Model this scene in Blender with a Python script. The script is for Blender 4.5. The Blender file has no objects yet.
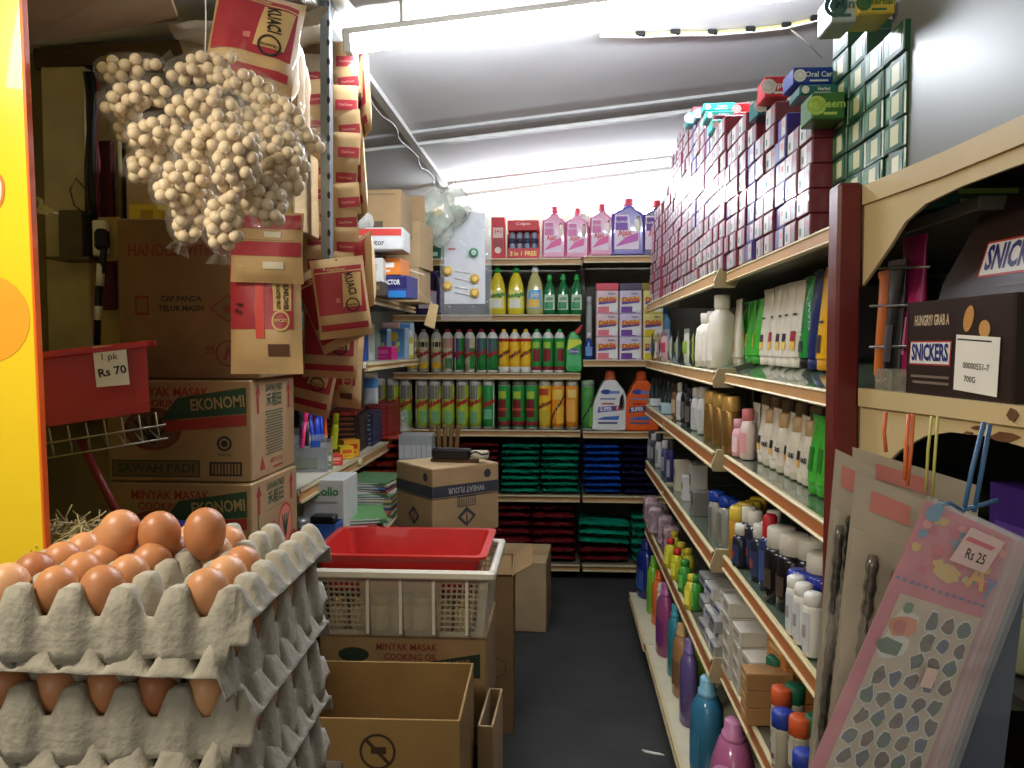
import bpy, math, random
from mathutils import Vector, Matrix, Euler, noise
R = random.Random(11)
SC = bpy.context.scene
COL = SC.collection
rad = math.radians
# ------------------------------------------------------------------ camera model (1024 x 768, focal 800 px)
FOC, HC = 800.0, 1.15
PHI = math.atan(38.5 / FOC); THE = math.atan(50 * math.cos(PHI) / FOC)
_s, _c, _k, _p = math.sin(THE), math.cos(THE), math.cos(PHI), math.sin(PHI)
RT = Vector((_c, _s, 0)); FW = Vector((-_s * _k, _c * _k, -_p)); UP = Vector((-_s * _p, _c * _p, _k))
CAM = Vector((0, 0, HC))
def ray(px, py): return RT * ((px - 512) / FOC) + UP * ((384 - py) / FOC) + FW
def pY(px, py, Y): d = ray(px, py); return CAM + d * (Y / d.y)
def pX(px, py, X): d = ray(px, py); return CAM + d * (X / d.x)
def pZ(px, py, Z): d = ray(px, py); return CAM + d * ((Z - HC) / d.z)
# ------------------------------------------------------------------ materials
def lin(c):
    c /= 255.0
    return c / 12.92 if c <= 0.04045 else ((c + 0.055) / 1.055) ** 2.4
MATS = {}
def M(name, rgb=None, rough=0.5, var=0.10, scale=18.0, bump=0.0, bscale=60.0, metal=0.0, trans=0.0, alpha=1.0, emit=0.0, coat=0.0, stretch=None):
    if name in MATS: return MATS[name]
    m = bpy.data.materials.new(name); m.use_nodes = True
    nt = m.node_tree; b = nt.nodes['Principled BSDF']
    col = [lin(x) for x in rgb]
    tc = nt.nodes.new('ShaderNodeTexCoord'); mp = nt.nodes.new('ShaderNodeMapping')
    nt.links.new(tc.outputs['Object'], mp.inputs['Vector'])
    if stretch: mp.inputs['Scale'].default_value = stretch
    nz = nt.nodes.new('ShaderNodeTexNoise'); nz.inputs['Scale'].default_value = scale; nz.inputs['Detail'].default_value = 3
    nt.links.new(mp.outputs['Vector'], nz.inputs['Vector'])
    rp = nt.nodes.new('ShaderNodeValToRGB')
    rp.color_ramp.elements[0].position = 0.3; rp.color_ramp.elements[1].position = 0.7
    rp.color_ramp.elements[0].color = [max(0, x * (1 - var)) for x in col] + [1]
    rp.color_ramp.elements[1].color = [min(1, x * (1 + var)) for x in col] + [1]
    nt.links.new(nz.outputs['Fac'], rp.inputs['Fac']); nt.links.new(rp.outputs['Color'], b.inputs['Base Color'])
    b.inputs['Roughness'].default_value = rough; b.inputs['Metallic'].default_value = metal
    b.inputs['Transmission Weight'].default_value = trans; b.inputs['Alpha'].default_value = alpha
    b.inputs['Coat Weight'].default_value = coat; b.inputs['IOR'].default_value = 1.42
    if emit:
        b.inputs['Emission Color'].default_value = col + [1]; b.inputs['Emission Strength'].default_value = emit
    if bump:
        n2 = nt.nodes.new('ShaderNodeTexNoise'); n2.inputs['Scale'].default_value = bscale; n2.inputs['Detail'].default_value = 4
        bp = nt.nodes.new('ShaderNodeBump'); bp.inputs['Strength'].default_value = bump; bp.inputs['Distance'].default_value = 0.004
        nt.links.new(mp.outputs['Vector'], n2.inputs['Vector'])
        nt.links.new(n2.outputs['Fac'], bp.inputs['Height']); nt.links.new(bp.outputs['Normal'], b.inputs['Normal'])
    MATS[name] = m
    return m
def FILM(name, rgb, clear=0.8, rough=0.12, bscale=40.0, bump=0.6):
    """thin clear plastic: mostly see-through with soft highlights"""
    if name in MATS: return MATS[name]
    m = bpy.data.materials.new(name); m.use_nodes = True
    nt = m.node_tree; nt.nodes.clear()
    out = nt.nodes.new('ShaderNodeOutputMaterial'); mix = nt.nodes.new('ShaderNodeMixShader')
    tr = nt.nodes.new('ShaderNodeBsdfTransparent'); b = nt.nodes.new('ShaderNodeBsdfPrincipled')
    b.inputs['Base Color'].default_value = [lin(x) for x in rgb] + [1]; b.inputs['Roughness'].default_value = rough
    b.inputs['Specular IOR Level'].default_value = 0.9
    tc = nt.nodes.new('ShaderNodeTexCoord'); n2 = nt.nodes.new('ShaderNodeTexNoise'); n2.inputs['Scale'].default_value = bscale
    bp = nt.nodes.new('ShaderNodeBump'); bp.inputs['Strength'].default_value = bump; bp.inputs['Distance'].default_value = 0.01
    rp = nt.nodes.new('ShaderNodeMapRange'); rp.inputs['To Min'].default_value = 1 - clear - 0.08; rp.inputs['To Max'].default_value = 1 - clear + 0.08
    nt.links.new(tc.outputs['Object'], n2.inputs['Vector']); nt.links.new(n2.outputs['Fac'], bp.inputs['Height'])
    nt.links.new(n2.outputs['Fac'], rp.inputs['Value']); nt.links.new(rp.outputs['Result'], mix.inputs['Fac'])
    nt.links.new(bp.outputs['Normal'], b.inputs['Normal']); nt.links.new(tr.outputs[0], mix.inputs[1]); nt.links.new(b.outputs[0], mix.inputs[2])
    nt.links.new(mix.outputs[0], out.inputs['Surface'])
    MATS[name] = m
    return m
def K(r, g, b, rough=0.45, **k):      # a plain printed/plastic colour
    return M('col_%d_%d_%d_%d' % (r, g, b, int(rough * 100)), (r, g, b), rough, k.pop('var', 0.07), **k)
cream = M('cream_steel', (205, 190, 146), 0.4, 0.06, 8)
strip = M('price_strip', (172, 104, 58), 0.45, 0.12, 9)
strip2 = M('price_strip_faded', (186, 142, 92), 0.5, 0.1, 9)
dark = M('dark_steel', (38, 36, 32), 0.55, 0.2)
glass = M('shelf_glass', (84, 96, 80), 0.10, 0.15, 6, coat=0.5)
kraft = M('kraft_board', (146, 119, 82), 0.8, 0.1, 12, bump=0.12, bscale=40)
kraftd = M('kraft_board_dark', (106, 84, 58), 0.85, 0.12, 12, bump=0.12, bscale=40)
kraftl = M('kraft_board_pale', (172, 146, 106), 0.8, 0.08, 12, bump=0.12, bscale=40)
pulp = M('moulded_pulp', (164, 158, 142), 0.95, 0.09, 40, bump=0.5, bscale=120)
white = M('white_plastic', (226, 224, 214), 0.4, 0.05)
paper = M('white_paper', (232, 228, 216), 0.7, 0.04)
black = M('black_plastic', (22, 21, 20), 0.35, 0.2)
redp = M('red_print', (165, 34, 40), 0.55, 0.1)
inkk = M('dark_ink', (40, 36, 34), 0.7, 0.1)
# ------------------------------------------------------------------ mesh builder
TXT = {}
def txt_mesh(s, bold=0.0):
    key = (s, bold)
    if key in TXT: return TXT[key]
    cu = bpy.data.curves.new('t', 'FONT'); cu.body = s; cu.size = 1.0; cu.resolution_u = 2; cu.offset = bold
    cu.align_x = 'CENTER'; cu.align_y = 'CENTER'
    ob = bpy.data.objects.new('t', cu); COL.objects.link(ob)
    dg = bpy.context.evaluated_depsgraph_get(); me = bpy.data.meshes.new_from_object(ob.evaluated_get(dg))
    v = [tuple(x.co) for x in me.vertices]; f = [tuple(p.vertices) for p in me.polygons]
    bpy.data.objects.remove(ob); bpy.data.curves.remove(cu); bpy.data.meshes.remove(me)
    w = (max(x[0] for x in v) - min(x[0] for x in v)) if v else 1
    TXT[key] = (v, f, w)
    return TXT[key]
def T(x=0, y=0, z=0, rx=0, ry=0, rz=0, s=1):
    return Matrix.Translation((x, y, z)) @ Euler((rad(rx), rad(ry), rad(rz))).to_matrix().to_4x4() @ Matrix.Scale(s, 4)
FRONT = lambda x, y, z, r=0: T(x, y, z, 90) @ T(rz=r)          # XY print -> plane facing -Y
SIDER = lambda x, y, z, r=0: T(x, y, z, 90, 0, 90) @ T(rz=r)   # facing +X
SIDEL = lambda x, y, z, r=0: T(x, y, z, 90, 0, -90) @ T(rz=r)  # facing -X
TOPF = lambda x, y, z, r=0: T(x, y, z, 0, 0, r)
class MB:
    def __init__(s): s.v, s.f, s.mi, s.sm, s.mats = [], [], [], [], []
    def idx(s, m):
        if m not in s.mats: s.mats.append(m)
        return s.mats.index(m)
    def add(s, vs, fs, m, smooth=False, X=None):
        o = len(s.v); i = s.idx(m)
        s.v += [tuple(X @ Vector(v)) for v in vs] if X is not None else [tuple(v) for v in vs]
        for f in fs:
            s.f.append(tuple(o + a for a in f)); s.mi.append(i); s.sm.append(smooth)
        return s
    def box(s, c, d, m, ch=0.0, X=None):
        hx, hy, hz = d[0] / 2, d[1] / 2, d[2] / 2; cx, cy, cz = c
        if ch <= 0:
            vs = [(cx + a * hx, cy + b * hy, cz + e * hz) for e in (-1, 1) for b in (-1, 1) for a in (-1, 1)]
            return s.add(vs, [(0, 2, 3, 1), (4, 5, 7, 6), (0, 1, 5, 4), (2, 6, 7, 3), (0, 4, 6, 2), (1, 3, 7, 5)], m, False, X)
        ch = min(ch, hx * .9, hy * .9, hz * .9); vs = []; ix = {}
        for e in (-1, 1):
            for b in (-1, 1):
                for a in (-1, 1):
                    for k in range(3):
                        q = [a * hx, b * hy, e * hz]
                        for j in range(3):
                            if j != k: q[j] -= (a, b, e)[j] * ch
                        ix[(a, b, e, k)] = len(vs); vs.append((cx + q[0], cy + q[1], cz + q[2]))
        fs = []
        for k in range(3):
            o = [j for j in range(3) if j != k]
            for sg in (-1, 1):
                ring = []
                for p, q in ((-1, -1), (1, -1), (1, 1), (-1, 1)):
                    t = [0, 0, 0]; t[k] = sg; t[o[0]] = p; t[o[1]] = q; ring.append(ix[(*t, k)])
                if (sg < 0) != (k == 1): ring.reverse()
                fs.append(ring)
            for p in (-1, 1):
                for q in (-1, 1):
                    t0 = [0, 0, 0]; t0[o[0]] = p; t0[o[1]] = q; t1 = list(t0); t0[k] = -1; t1[k] = 1
                    r = [ix[(*t0, o[0])], ix[(*t1, o[0])], ix[(*t1, o[1])], ix[(*t0, o[1])]]
                    if (p * q > 0) == (k != 1): r.reverse()
                    fs.append(r)
        for a in (-1, 1):
            for b in (-1, 1):
                for e in (-1, 1):
                    r = [ix[(a, b, e, 0)], ix[(a, b, e, 1)], ix[(a, b, e, 2)]]
                    if a * b * e < 0: r.reverse()
                    fs.append(r)
        return s.add(vs, fs, m, False, X)
    def lathe(s, prof, m, n=16, sx=1.0, sy=1.0, X=None, a0=0.0, a1=360.0, off=0.0, caps=True):
        full = abs(a1 - a0) >= 359.9; cols = n if full else n + 1; vs = []
        for r, z in prof:
            for i in range(cols):
                a = rad(a0 + (a1 - a0) * i / n); vs.append(((r * sx + off) * math.sin(a), -(r * sy + off) * math.cos(a), z))
        fs = []
        for j in range(len(prof) - 1):
            for i in range(n):
                b = (i + 1) % cols; fs.append((j * cols + i, j * cols + b, (j + 1) * cols + b, (j + 1) * cols + i))
        if full and caps:
            if prof[0][0] > 1e-5: fs.append(tuple(reversed(range(n))))
            if prof[-1][0] > 1e-5: fs.append(tuple((len(prof) - 1) * cols + i for i in range(n)))
        return s.add(vs, fs, m, True, X)
    def tube(s, pts, r, m, n=6, closed=False):
        pts = [Vector(p) for p in pts]; vs = []; N = len(pts); up = Vector((0, 0, 1))
        for i, p in enumerate(pts):
            d = (pts[min(i + 1, N - 1)] - pts[max(i - 1, 0)]).normalized()
            a = d.cross(up if abs(d.z) < .95 else Vector((1, 0, 0))).normalized(); b = a.cross(d)
            rr = r[i] if isinstance(r, (list, tuple)) else r
            for k in range(n):
                t = 2 * math.pi * k / n; vs.append(p + (a * math.cos(t) + b * math.sin(t)) * rr)
        fs = [(j * n + i, j * n + (i + 1) % n, (j + 1) * n + (i + 1) % n, (j + 1) * n + i) for j in range(N - 1) for i in range(n)]
        fs += [tuple(reversed(range(n))), tuple((N - 1) * n + i for i in range(n))]
        return s.add(vs, fs, m, True)
    def poly(s, pts, m, X=None): return s.add([(p[0], p[1], p[2] if len(p) > 2 else 0) for p in pts], [tuple(range(len(pts)))], m, False, X)
    def rect(s, w, h, m, X=None, x=0, y=0): return s.poly([(x - w / 2, y - h / 2), (x + w / 2, y - h / 2), (x + w / 2, y + h / 2), (x - w / 2, y + h / 2)], m, X)
    def disc(s, r, m, X=None, ry=None, n=24, x=0, y=0, r0=0.0):
        ry = ry or r
        o = [(x + r * math.cos(2 * math.pi * i / n), y + ry * math.sin(2 * math.pi * i / n), 0) for i in range(n)]
        if not r0: return s.poly(o, m, X)
        q = [(x + (a - x) * r0, y + (b - y) * r0, 0) for a, b, _ in o]
        return s.add(o + q, [(i, (i + 1) % n, n + (i + 1) % n, n + i) for i in range(n)], m, False, X)
    def prism(s, pts, z0, z1, m, X=None):
        n = len(pts); vs = [(p[0], p[1], z0) for p in pts] + [(p[0], p[1], z1) for p in pts]
        return s.add(vs, [tuple(reversed(range(n))), tuple(range(n, 2 * n))] + [(i, (i + 1) % n, n + (i + 1) % n, n + i) for i in range(n)], m, False, X)
    def text(s, t, size, m, X, bold=0.0, width=None):
        v, f, w = txt_mesh(t, bold); k = width / w if width else size
        return s.add([(a * k, b * size, 0) for a, b, c in v], f, m, False, X)
    def textcyl(s, t, size, m, r, z, ang=0, slant=0, off=0.0012, width=None, bold=0.045, sy=1.0):
        v, f, w = txt_mesh(t, bold); k = width / w if width else size; sl = math.tan(rad(slant)); vs = []
        for a, b, c in v:
            x = a * k; th = x / r + rad(ang); vs.append(((r + off) * math.sin(th), -(r * sy + off) * math.cos(th), z + b * size + x * sl))
        return s.add(vs, f, m)
    def surf(s, fn, nu, nv, m, closed_u=False, smooth=True, X=None, matfn=None):
        cu = nu if closed_u else nu + 1
        vs = [fn(i / nu, j / nv) for j in range(nv + 1) for i in range(cu)]
        o = len(s.v)
        fs = [(j * cu + i, j * cu + (i + 1) % cu, (j + 1) * cu + (i + 1) % cu, (j + 1) * cu + i) for j in range(nv) for i in range(nu)]
        if not matfn: return s.add(vs, fs, m, smooth, X)
        k0 = len(s.f); s.add(vs, fs, m, smooth, X)
        q = 0
        for j in range(nv):
            for i in range(nu):
                s.mi[k0 + q] = s.idx(matfn((i + .5) / nu, (j + .5) / nv)); q += 1
        return s
    def mesh(s, name):
        me = bpy.data.meshes.new(name); me.from_pydata(s.v, [], s.f)
        for m in s.mats: me.materials.append(m)
        me.polygons.foreach_set('material_index', s.mi); me.polygons.foreach_set('use_smooth', s.sm); me.update()
        return me
    def build(s, name, parent=None, loc=(0, 0, 0), rot=(0, 0, 0)):
        ob = bpy.data.objects.new(name, s.mesh(name)); COL.objects.link(ob)
        if parent is not None: ob.parent = parent
        ob.location = loc; ob.rotation_euler = rot
        return ob
def tag(o, label=None, cat=None, group=None, kind=None):
    if label: o['label'] = label
    if cat: o['category'] = cat
    if group: o['group'] = group
    if kind: o['kind'] = kind
    return o
def thing(name, label=None, cat=None, loc=(0, 0, 0), rz=0.0, group=None):
    o = bpy.data.objects.new(name, None); COL.objects.link(o); o.empty_display_size = 0.05
    o.location = loc; o.rotation_euler = (0, 0, rz)
    return tag(o, label, cat, group)
def struct(name, mb): return tag(mb.build(name), kind='structure')
def dup(o, parent=None):
    c = o.copy(); COL.objects.link(c)
    if parent is not None: c.parent = parent
    for ch in o.children: dup(ch, c)
    return c
PROTO = {}
def place(key, fn, label, loc, rz=0.0, group=None, cat=None, rot=None, sc=None):
    if key in PROTO: r = dup(PROTO[key])
    else: r = PROTO[key] = fn()
    r.location = loc; r.rotation_euler = rot or (0, 0, rz)
    if sc: r.scale = sc if isinstance(sc, tuple) else (sc, sc, sc)
    elif key in PROTO: r.scale = (1, 1, 1)
    return tag(r, label, cat, group)
ORD = 'zeroth first second third fourth fifth sixth seventh eighth ninth tenth eleventh twelfth thirteenth fourteenth fifteenth sixteenth seventeenth eighteenth nineteenth twentieth'.split()
ORD += ['twenty-' + x for x in ORD[1:10]] + ['thirtieth'] + ['thirty-' + x for x in ORD[1:10]]
def curve_mesh(splines, ext, bev, res=2):
    cu = bpy.data.curves.new('c', 'CURVE'); cu.dimensions = '2D'; cu.fill_mode = 'BOTH'; cu.extrude = ext; cu.bevel_depth = bev; cu.bevel_resolution = res
    for pts in splines:
        sp = cu.splines.new('POLY'); sp.points.add(len(pts) - 1); sp.use_cyclic_u = True
        for q, (x, y) in zip(sp.points, pts): q.co = (x, y, 0, 1)
    ob = bpy.data.objects.new('c', cu); COL.objects.link(ob)
    me = bpy.data.meshes.new_from_object(ob.evaluated_get(bpy.context.evaluated_depsgraph_get()))
    v = [tuple(x.co) for x in me.vertices]; f = [tuple(p.vertices) for p in me.polygons]
    bpy.data.objects.remove(ob); bpy.data.curves.remove(cu); bpy.data.meshes.remove(me)
    return v, f
def inset(pts, d):
    """move a closed outline inwards by d (outwards when negative)"""
    n = len(pts); A = sum(pts[i][0] * pts[(i + 1) % n][1] - pts[(i + 1) % n][0] * pts[i][1] for i in range(n)); sg = 1 if A > 0 else -1; out = []
    for i in range(n):
        a, c = Vector(pts[i - 1]), Vector(pts[(i + 1) % n]); t = (c - a).normalized(); out.append((pts[i][0] - sg * t.y * d, pts[i][1] + sg * t.x * d))
    return out
def solid_outline(outline, hole, depth, bev):
    """rounded solid in XY, thickness along Z, with an optional hole; returns verts, faces"""
    from mathutils.geometry import tessellate_polygon
    N = len(outline); vs, fs = [], []
    lay = [(bev, -depth / 2), (bev * .3, -depth / 2 + bev * .3), (0, -depth / 2 + bev), (0, depth / 2 - bev), (bev * .3, depth / 2 - bev * .3), (bev, depth / 2)]
    for d, z in lay: vs += [(x, y, z) for x, y in inset(outline, d)]
    for j in range(5): fs += [(j * N + i, j * N + (i + 1) % N, (j + 1) * N + (i + 1) % N, (j + 1) * N + i) for i in range(N)]
    h0 = len(vs); H = len(hole) if hole else 0
    if hole:
        for z in (-depth / 2, depth / 2): vs += [(x, y, z) for x, y in hole]
        fs += [(h0 + i, h0 + H + i, h0 + H + (i + 1) % H, h0 + (i + 1) % H) for i in range(H)]
    for k, base, hb in ((0, 0, h0), (1, 5 * N, h0 + H)):
        loops = [[Vector(vs[base + i]) for i in range(N)]] + ([[Vector(vs[hb + i]) for i in range(H)]] if hole else [])
        ids = [base + i for i in range(N)] + [hb + i for i in range(H)]
        for t in tessellate_polygon(loops): fs.append(tuple(ids[i] for i in (t if k else reversed(t))))
    return vs, fs
def smooth_poly(pts, n=4):
    out = []; N = len(pts)
    for i in range(N):
        p0, p1, p2, p3 = (Vector(pts[(i + k) % N]) for k in (-1, 0, 1, 2))
        for j in range(n):
            t = j / n
            out.append(tuple(0.5 * ((2 * p1) + (-p0 + p2) * t + (2 * p0 - 5 * p1 + 4 * p2 - p3) * t * t + (-p0 + 3 * p1 - 3 * p2 + p3) * t ** 3)))
    return out
TUBE, FRONTL, FRONT2, WORLD, EXPO = 165.0, 7.0, 7.0, 0.30, 0.12
# ================================================================== ROOM
conc = M('dark_concrete', (46, 46, 44), 0.75, 0.28, 5, bump=0.25, bscale=30)
wallm = M('grey_plaster', (150, 146, 134), 0.9, 0.12, 4, bump=0.2, bscale=40)
ceilm = M('ceiling_board', (222, 222, 220), 0.85, 0.05, 3)
whitew = M('white_painted', (222, 222, 214), 0.5, 0.05)
def ceil_z(x, y=0): return 1.985 + 0.105 * (x + 0.56)
b = MB(); b.box((-0.2, 2.0, -0.03), (3.4, 6.4, 0.06), conc); struct('floor', b)
b = MB(); b.box((-0.2, 4.40, 1.2), (3.4, 0.08, 2.4), wallm); struct('wall_back', b)
b = MB(); b.box((1.14, 2.0, 1.2), (0.08, 5.0, 2.4), wallm); struct('wall_right', b)
b = MB(); b.box((-1.44, 2.0, 1.2), (0.08, 4.9, 2.4), wallm); struct('wall_left', b)
b = MB()
x0, x1 = -1.5, 1.2
for z, dz in ((0, 0.03),):
    vs = [(x, y, ceil_z(x) + d) for d in (0, dz) for y in (0.2, 4.45) for x in (x0, x1)]
    b.add(vs, [(0, 1, 3, 2), (4, 6, 7, 5), (0, 4, 5, 1), (2, 3, 7, 6), (0, 2, 6, 4), (1, 5, 7, 3)], ceilm)
struct('ceiling', b)
def bar(b, p, q, w, h, m):
    p, q = Vector(p), Vector(q); d = (q - p); L = d.length
    X = Matrix.Translation((p + q) / 2) @ d.to_track_quat('X', 'Z').to_matrix().to_4x4()
    b.box((0, 0, 0), (L, w, h), m, 0.0, X)
def ceil_line(y, xa, xb, dz=0): return (xa, y, ceil_z(xa) + dz), (xb, y, ceil_z(xb) + dz)
b = MB(); bar(b, *ceil_line(3.28, -1.4, 1.1, -0.01), 0.035, 0.02, whitew); struct('trim_1', b)       # cross batten
b = MB(); bar(b, *ceil_line(3.18, -1.4, 1.1, -0.004), 0.12, 0.012, M('batten_grey', (186, 186, 182), .8)); struct('trim_2', b)
b = MB(); bar(b, (-0.60, 1.0, ceil_z(-.6) - 0.012), (-0.60, 4.3, ceil_z(-.6) - 0.012), 0.028, 0.02, whitew); struct('trim_3', b)
# thin wire beside the conduit
t = thing('ceiling_wire', 'thin grey wire sagging beside the white conduit along the ceiling', 'wire')
b = MB(); b.tube([(-0.62 - .012 * math.sin(i * 1.3), 2.15 + i * .09, ceil_z(-.62) - 0.025 - .012 * abs(math.sin(i * 1.1))) for i in range(20)], 0.004, K(150, 148, 140)); b.build('cable', t)
# fluorescent lamps
def emis(name, rgb, s):
    m = bpy.data.materials.new(name); m.use_nodes = True; nt = m.node_tree; nt.nodes.clear()
    o = nt.nodes.new('ShaderNodeOutputMaterial'); e = nt.nodes.new('ShaderNodeEmission')
    e.inputs[0].default_value = [lin(x) for x in rgb] + [1]; e.inputs[1].default_value = s; nt.links.new(e.outputs[0], o.inputs[0]); return m
tubem = emis('lit_tube', (236, 243, 255), TUBE); tubem2 = emis('lit_tube_far', (236, 243, 255), TUBE * .7)
def lamp(label, p, q, drop=True):
    p, q = Vector(p), Vector(q)
    t = thing('fluorescent_lamp', label, 'ceiling lamp', (p + q) / 2)
    X = d = (q - p); L = d.length; Mx = d.to_track_quat('X', 'Z').to_matrix().to_4x4()
    b = MB(); b.box((0, 0, 0.028), (L, 0.030, 0.022), white, 0.005, Mx); b.build('housing', t)
    for sg in (-1, 1):
        if drop: b = MB(); w = Mx @ Vector((sg * L * .38, 0, .036)); W = w + (p + q) / 2; b.tube([w, Vector((w.x, w.y, ceil_z(W.x) - (p + q).z / 2 - .001))], .005, white, 6); b.build('hanger', t)
    for sg in (-1, 1):
        b = MB(); b.box((sg * (L / 2 - .012), 0, 0.002), (0.024, 0.03, 0.05), white, 0.004, Mx); b.build('end_cap', t)
    b = MB(); b.tube([Mx @ Vector((-L / 2 + .024, 0, -0.006)), Mx @ Vector((0, 0, -0.006)), Mx @ Vector((L / 2 - .024, 0, -0.006))], 0.014, tubem if drop else tubem2, 12); b.build('glass_tube', t)
    return t
a = pY(344, 46, 1.98); c = Vector((a.x + 1.22, 1.98, a.z + .118))
lamp('lit white fluorescent tube across the ceiling beside the steel post', a, c)
lampA = (a, c)
a = pY(452, 203, 4.12); c = pY(692, 172, 4.12)
lamp('lit white fluorescent tube above the top shelf along the end wall', a, c, False)
t = thing('wrapped_lamp', 'end of white plastic-wrapped ceiling tube above the steel post', 'ceiling lamp')
b = MB(); b.tube([pY(326, -30, 1.95), pY(338, 0, 1.95), pY(350, 14, 1.95)], [.022, .022, .018], white, 10); b.build('tube', t)
# string of yellow cable on the ceiling with black clips
cab = [(600, 34), (640, 35), (675, 33), (712, 33), (750, 30), (786, 26), (815, 19), (836, 15)]
t = thing('ceiling_cable', 'yellow cable with black clips strung along the ceiling', 'cable')
def on_ceil(px, py, d=0.012):
    r = ray(px, py); z0 = 1.985 + .105 * .56 - d; tt = (z0 - HC) / (r.z - .105 * r.x); return CAM + r * tt
b = MB(); b.tube([on_ceil(*q) for q in cab], 0.006, K(206, 190, 120)); b.build('cable', t)
b = MB(); b.tube([on_ceil(x, y + 2, .02) for x, y in cab], 0.004, K(214, 208, 190)); b.build('cable', t)
for q in cab[1:7]:
    b = MB(); w = on_ceil(*q); b.box(w, (0.03, 0.025, 0.018), black, .004); b.build('clip', t)
t = thing('loose_wire', 'thin pale wire drooping from the yellow cable to the toothpaste stacks', 'wire')
b = MB(); b.tube([on_ceil(788, 27), on_ceil(806, 42, .03), on_ceil(822, 58, .05)], .003, K(200, 196, 180)); b.build('wire', t)
# ------------------------------------------------------------------ back shelving (two bays)
YB = 3.90
def lipbar(b, xa, xb, y, z0, z1, m1=cream, m2=strip2):
    h = z1 - z0
    b.box(((xa + xb) / 2, y - .004, z1 - h * .12), (xb - xa, .018, h * .24), m1, .002)
    b.box(((xa + xb) / 2, y - .003, z0 + h * .12), (xb - xa, .016, h * .24), m1, .002)
    return b
def back_bay(label, xa, xb, zs, px_group):
    t = thing('shelving_unit', label, 'shelving', ((xa + xb) / 2, YB + .2, 0)); o = -Vector(t.location)
    def fin(b, n, par=t):
        b.v = [tuple(Vector(v) + o) for v in b.v]; return b.build(n, par)
    b = MB(); b.box(((xa + xb) / 2, YB + .40, .92), (xb - xa - .01, .02, 1.84), M('shelf_back_panel', (92, 88, 76), .7, .15)); fin(b, 'back_panel')
    for x in (xa + .012, xb - .012):
        b = MB(); b.box((x, YB + .36, .92), (.022, .05, 1.84), M('upright_steel', (70, 64, 54), .5)); fin(b, 'upright')
    for z in zs:
        b = MB(); b.box(((xa + xb) / 2, YB + .19, z - .010), (xb - xa - .006, .38, .02), M('shelf_board', (120, 112, 92), .6), .002)
        s = fin(b, 'shelf')
        b = MB(); lipbar(b, xa + .006, xb - .006, YB, z - .032, z + .002); b.box(((xa + xb) / 2, YB + .003, z - .015), (xb - xa - .012, .01, .022), strip2); fin(b, 'price_strip', s)
    return t
zy = lambda y: pY(500, y, YB).z
ZL = [zy(259), zy(315), zy(373), zy(430), zy(495), zy(563.5)]
ZR = [zy(257), zy(360), zy(431), zy(495), zy(563.5)]
XM = pY(581.5, 400, YB).x
back_bay('steel shelving bay stacked with spray cans on the end wall', XM - .93, XM, ZL, 0)
back_bay('steel shelving bay holding detergent jugs in the corner of the end wall', XM + .002, XM + .90, ZR, 1)
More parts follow.
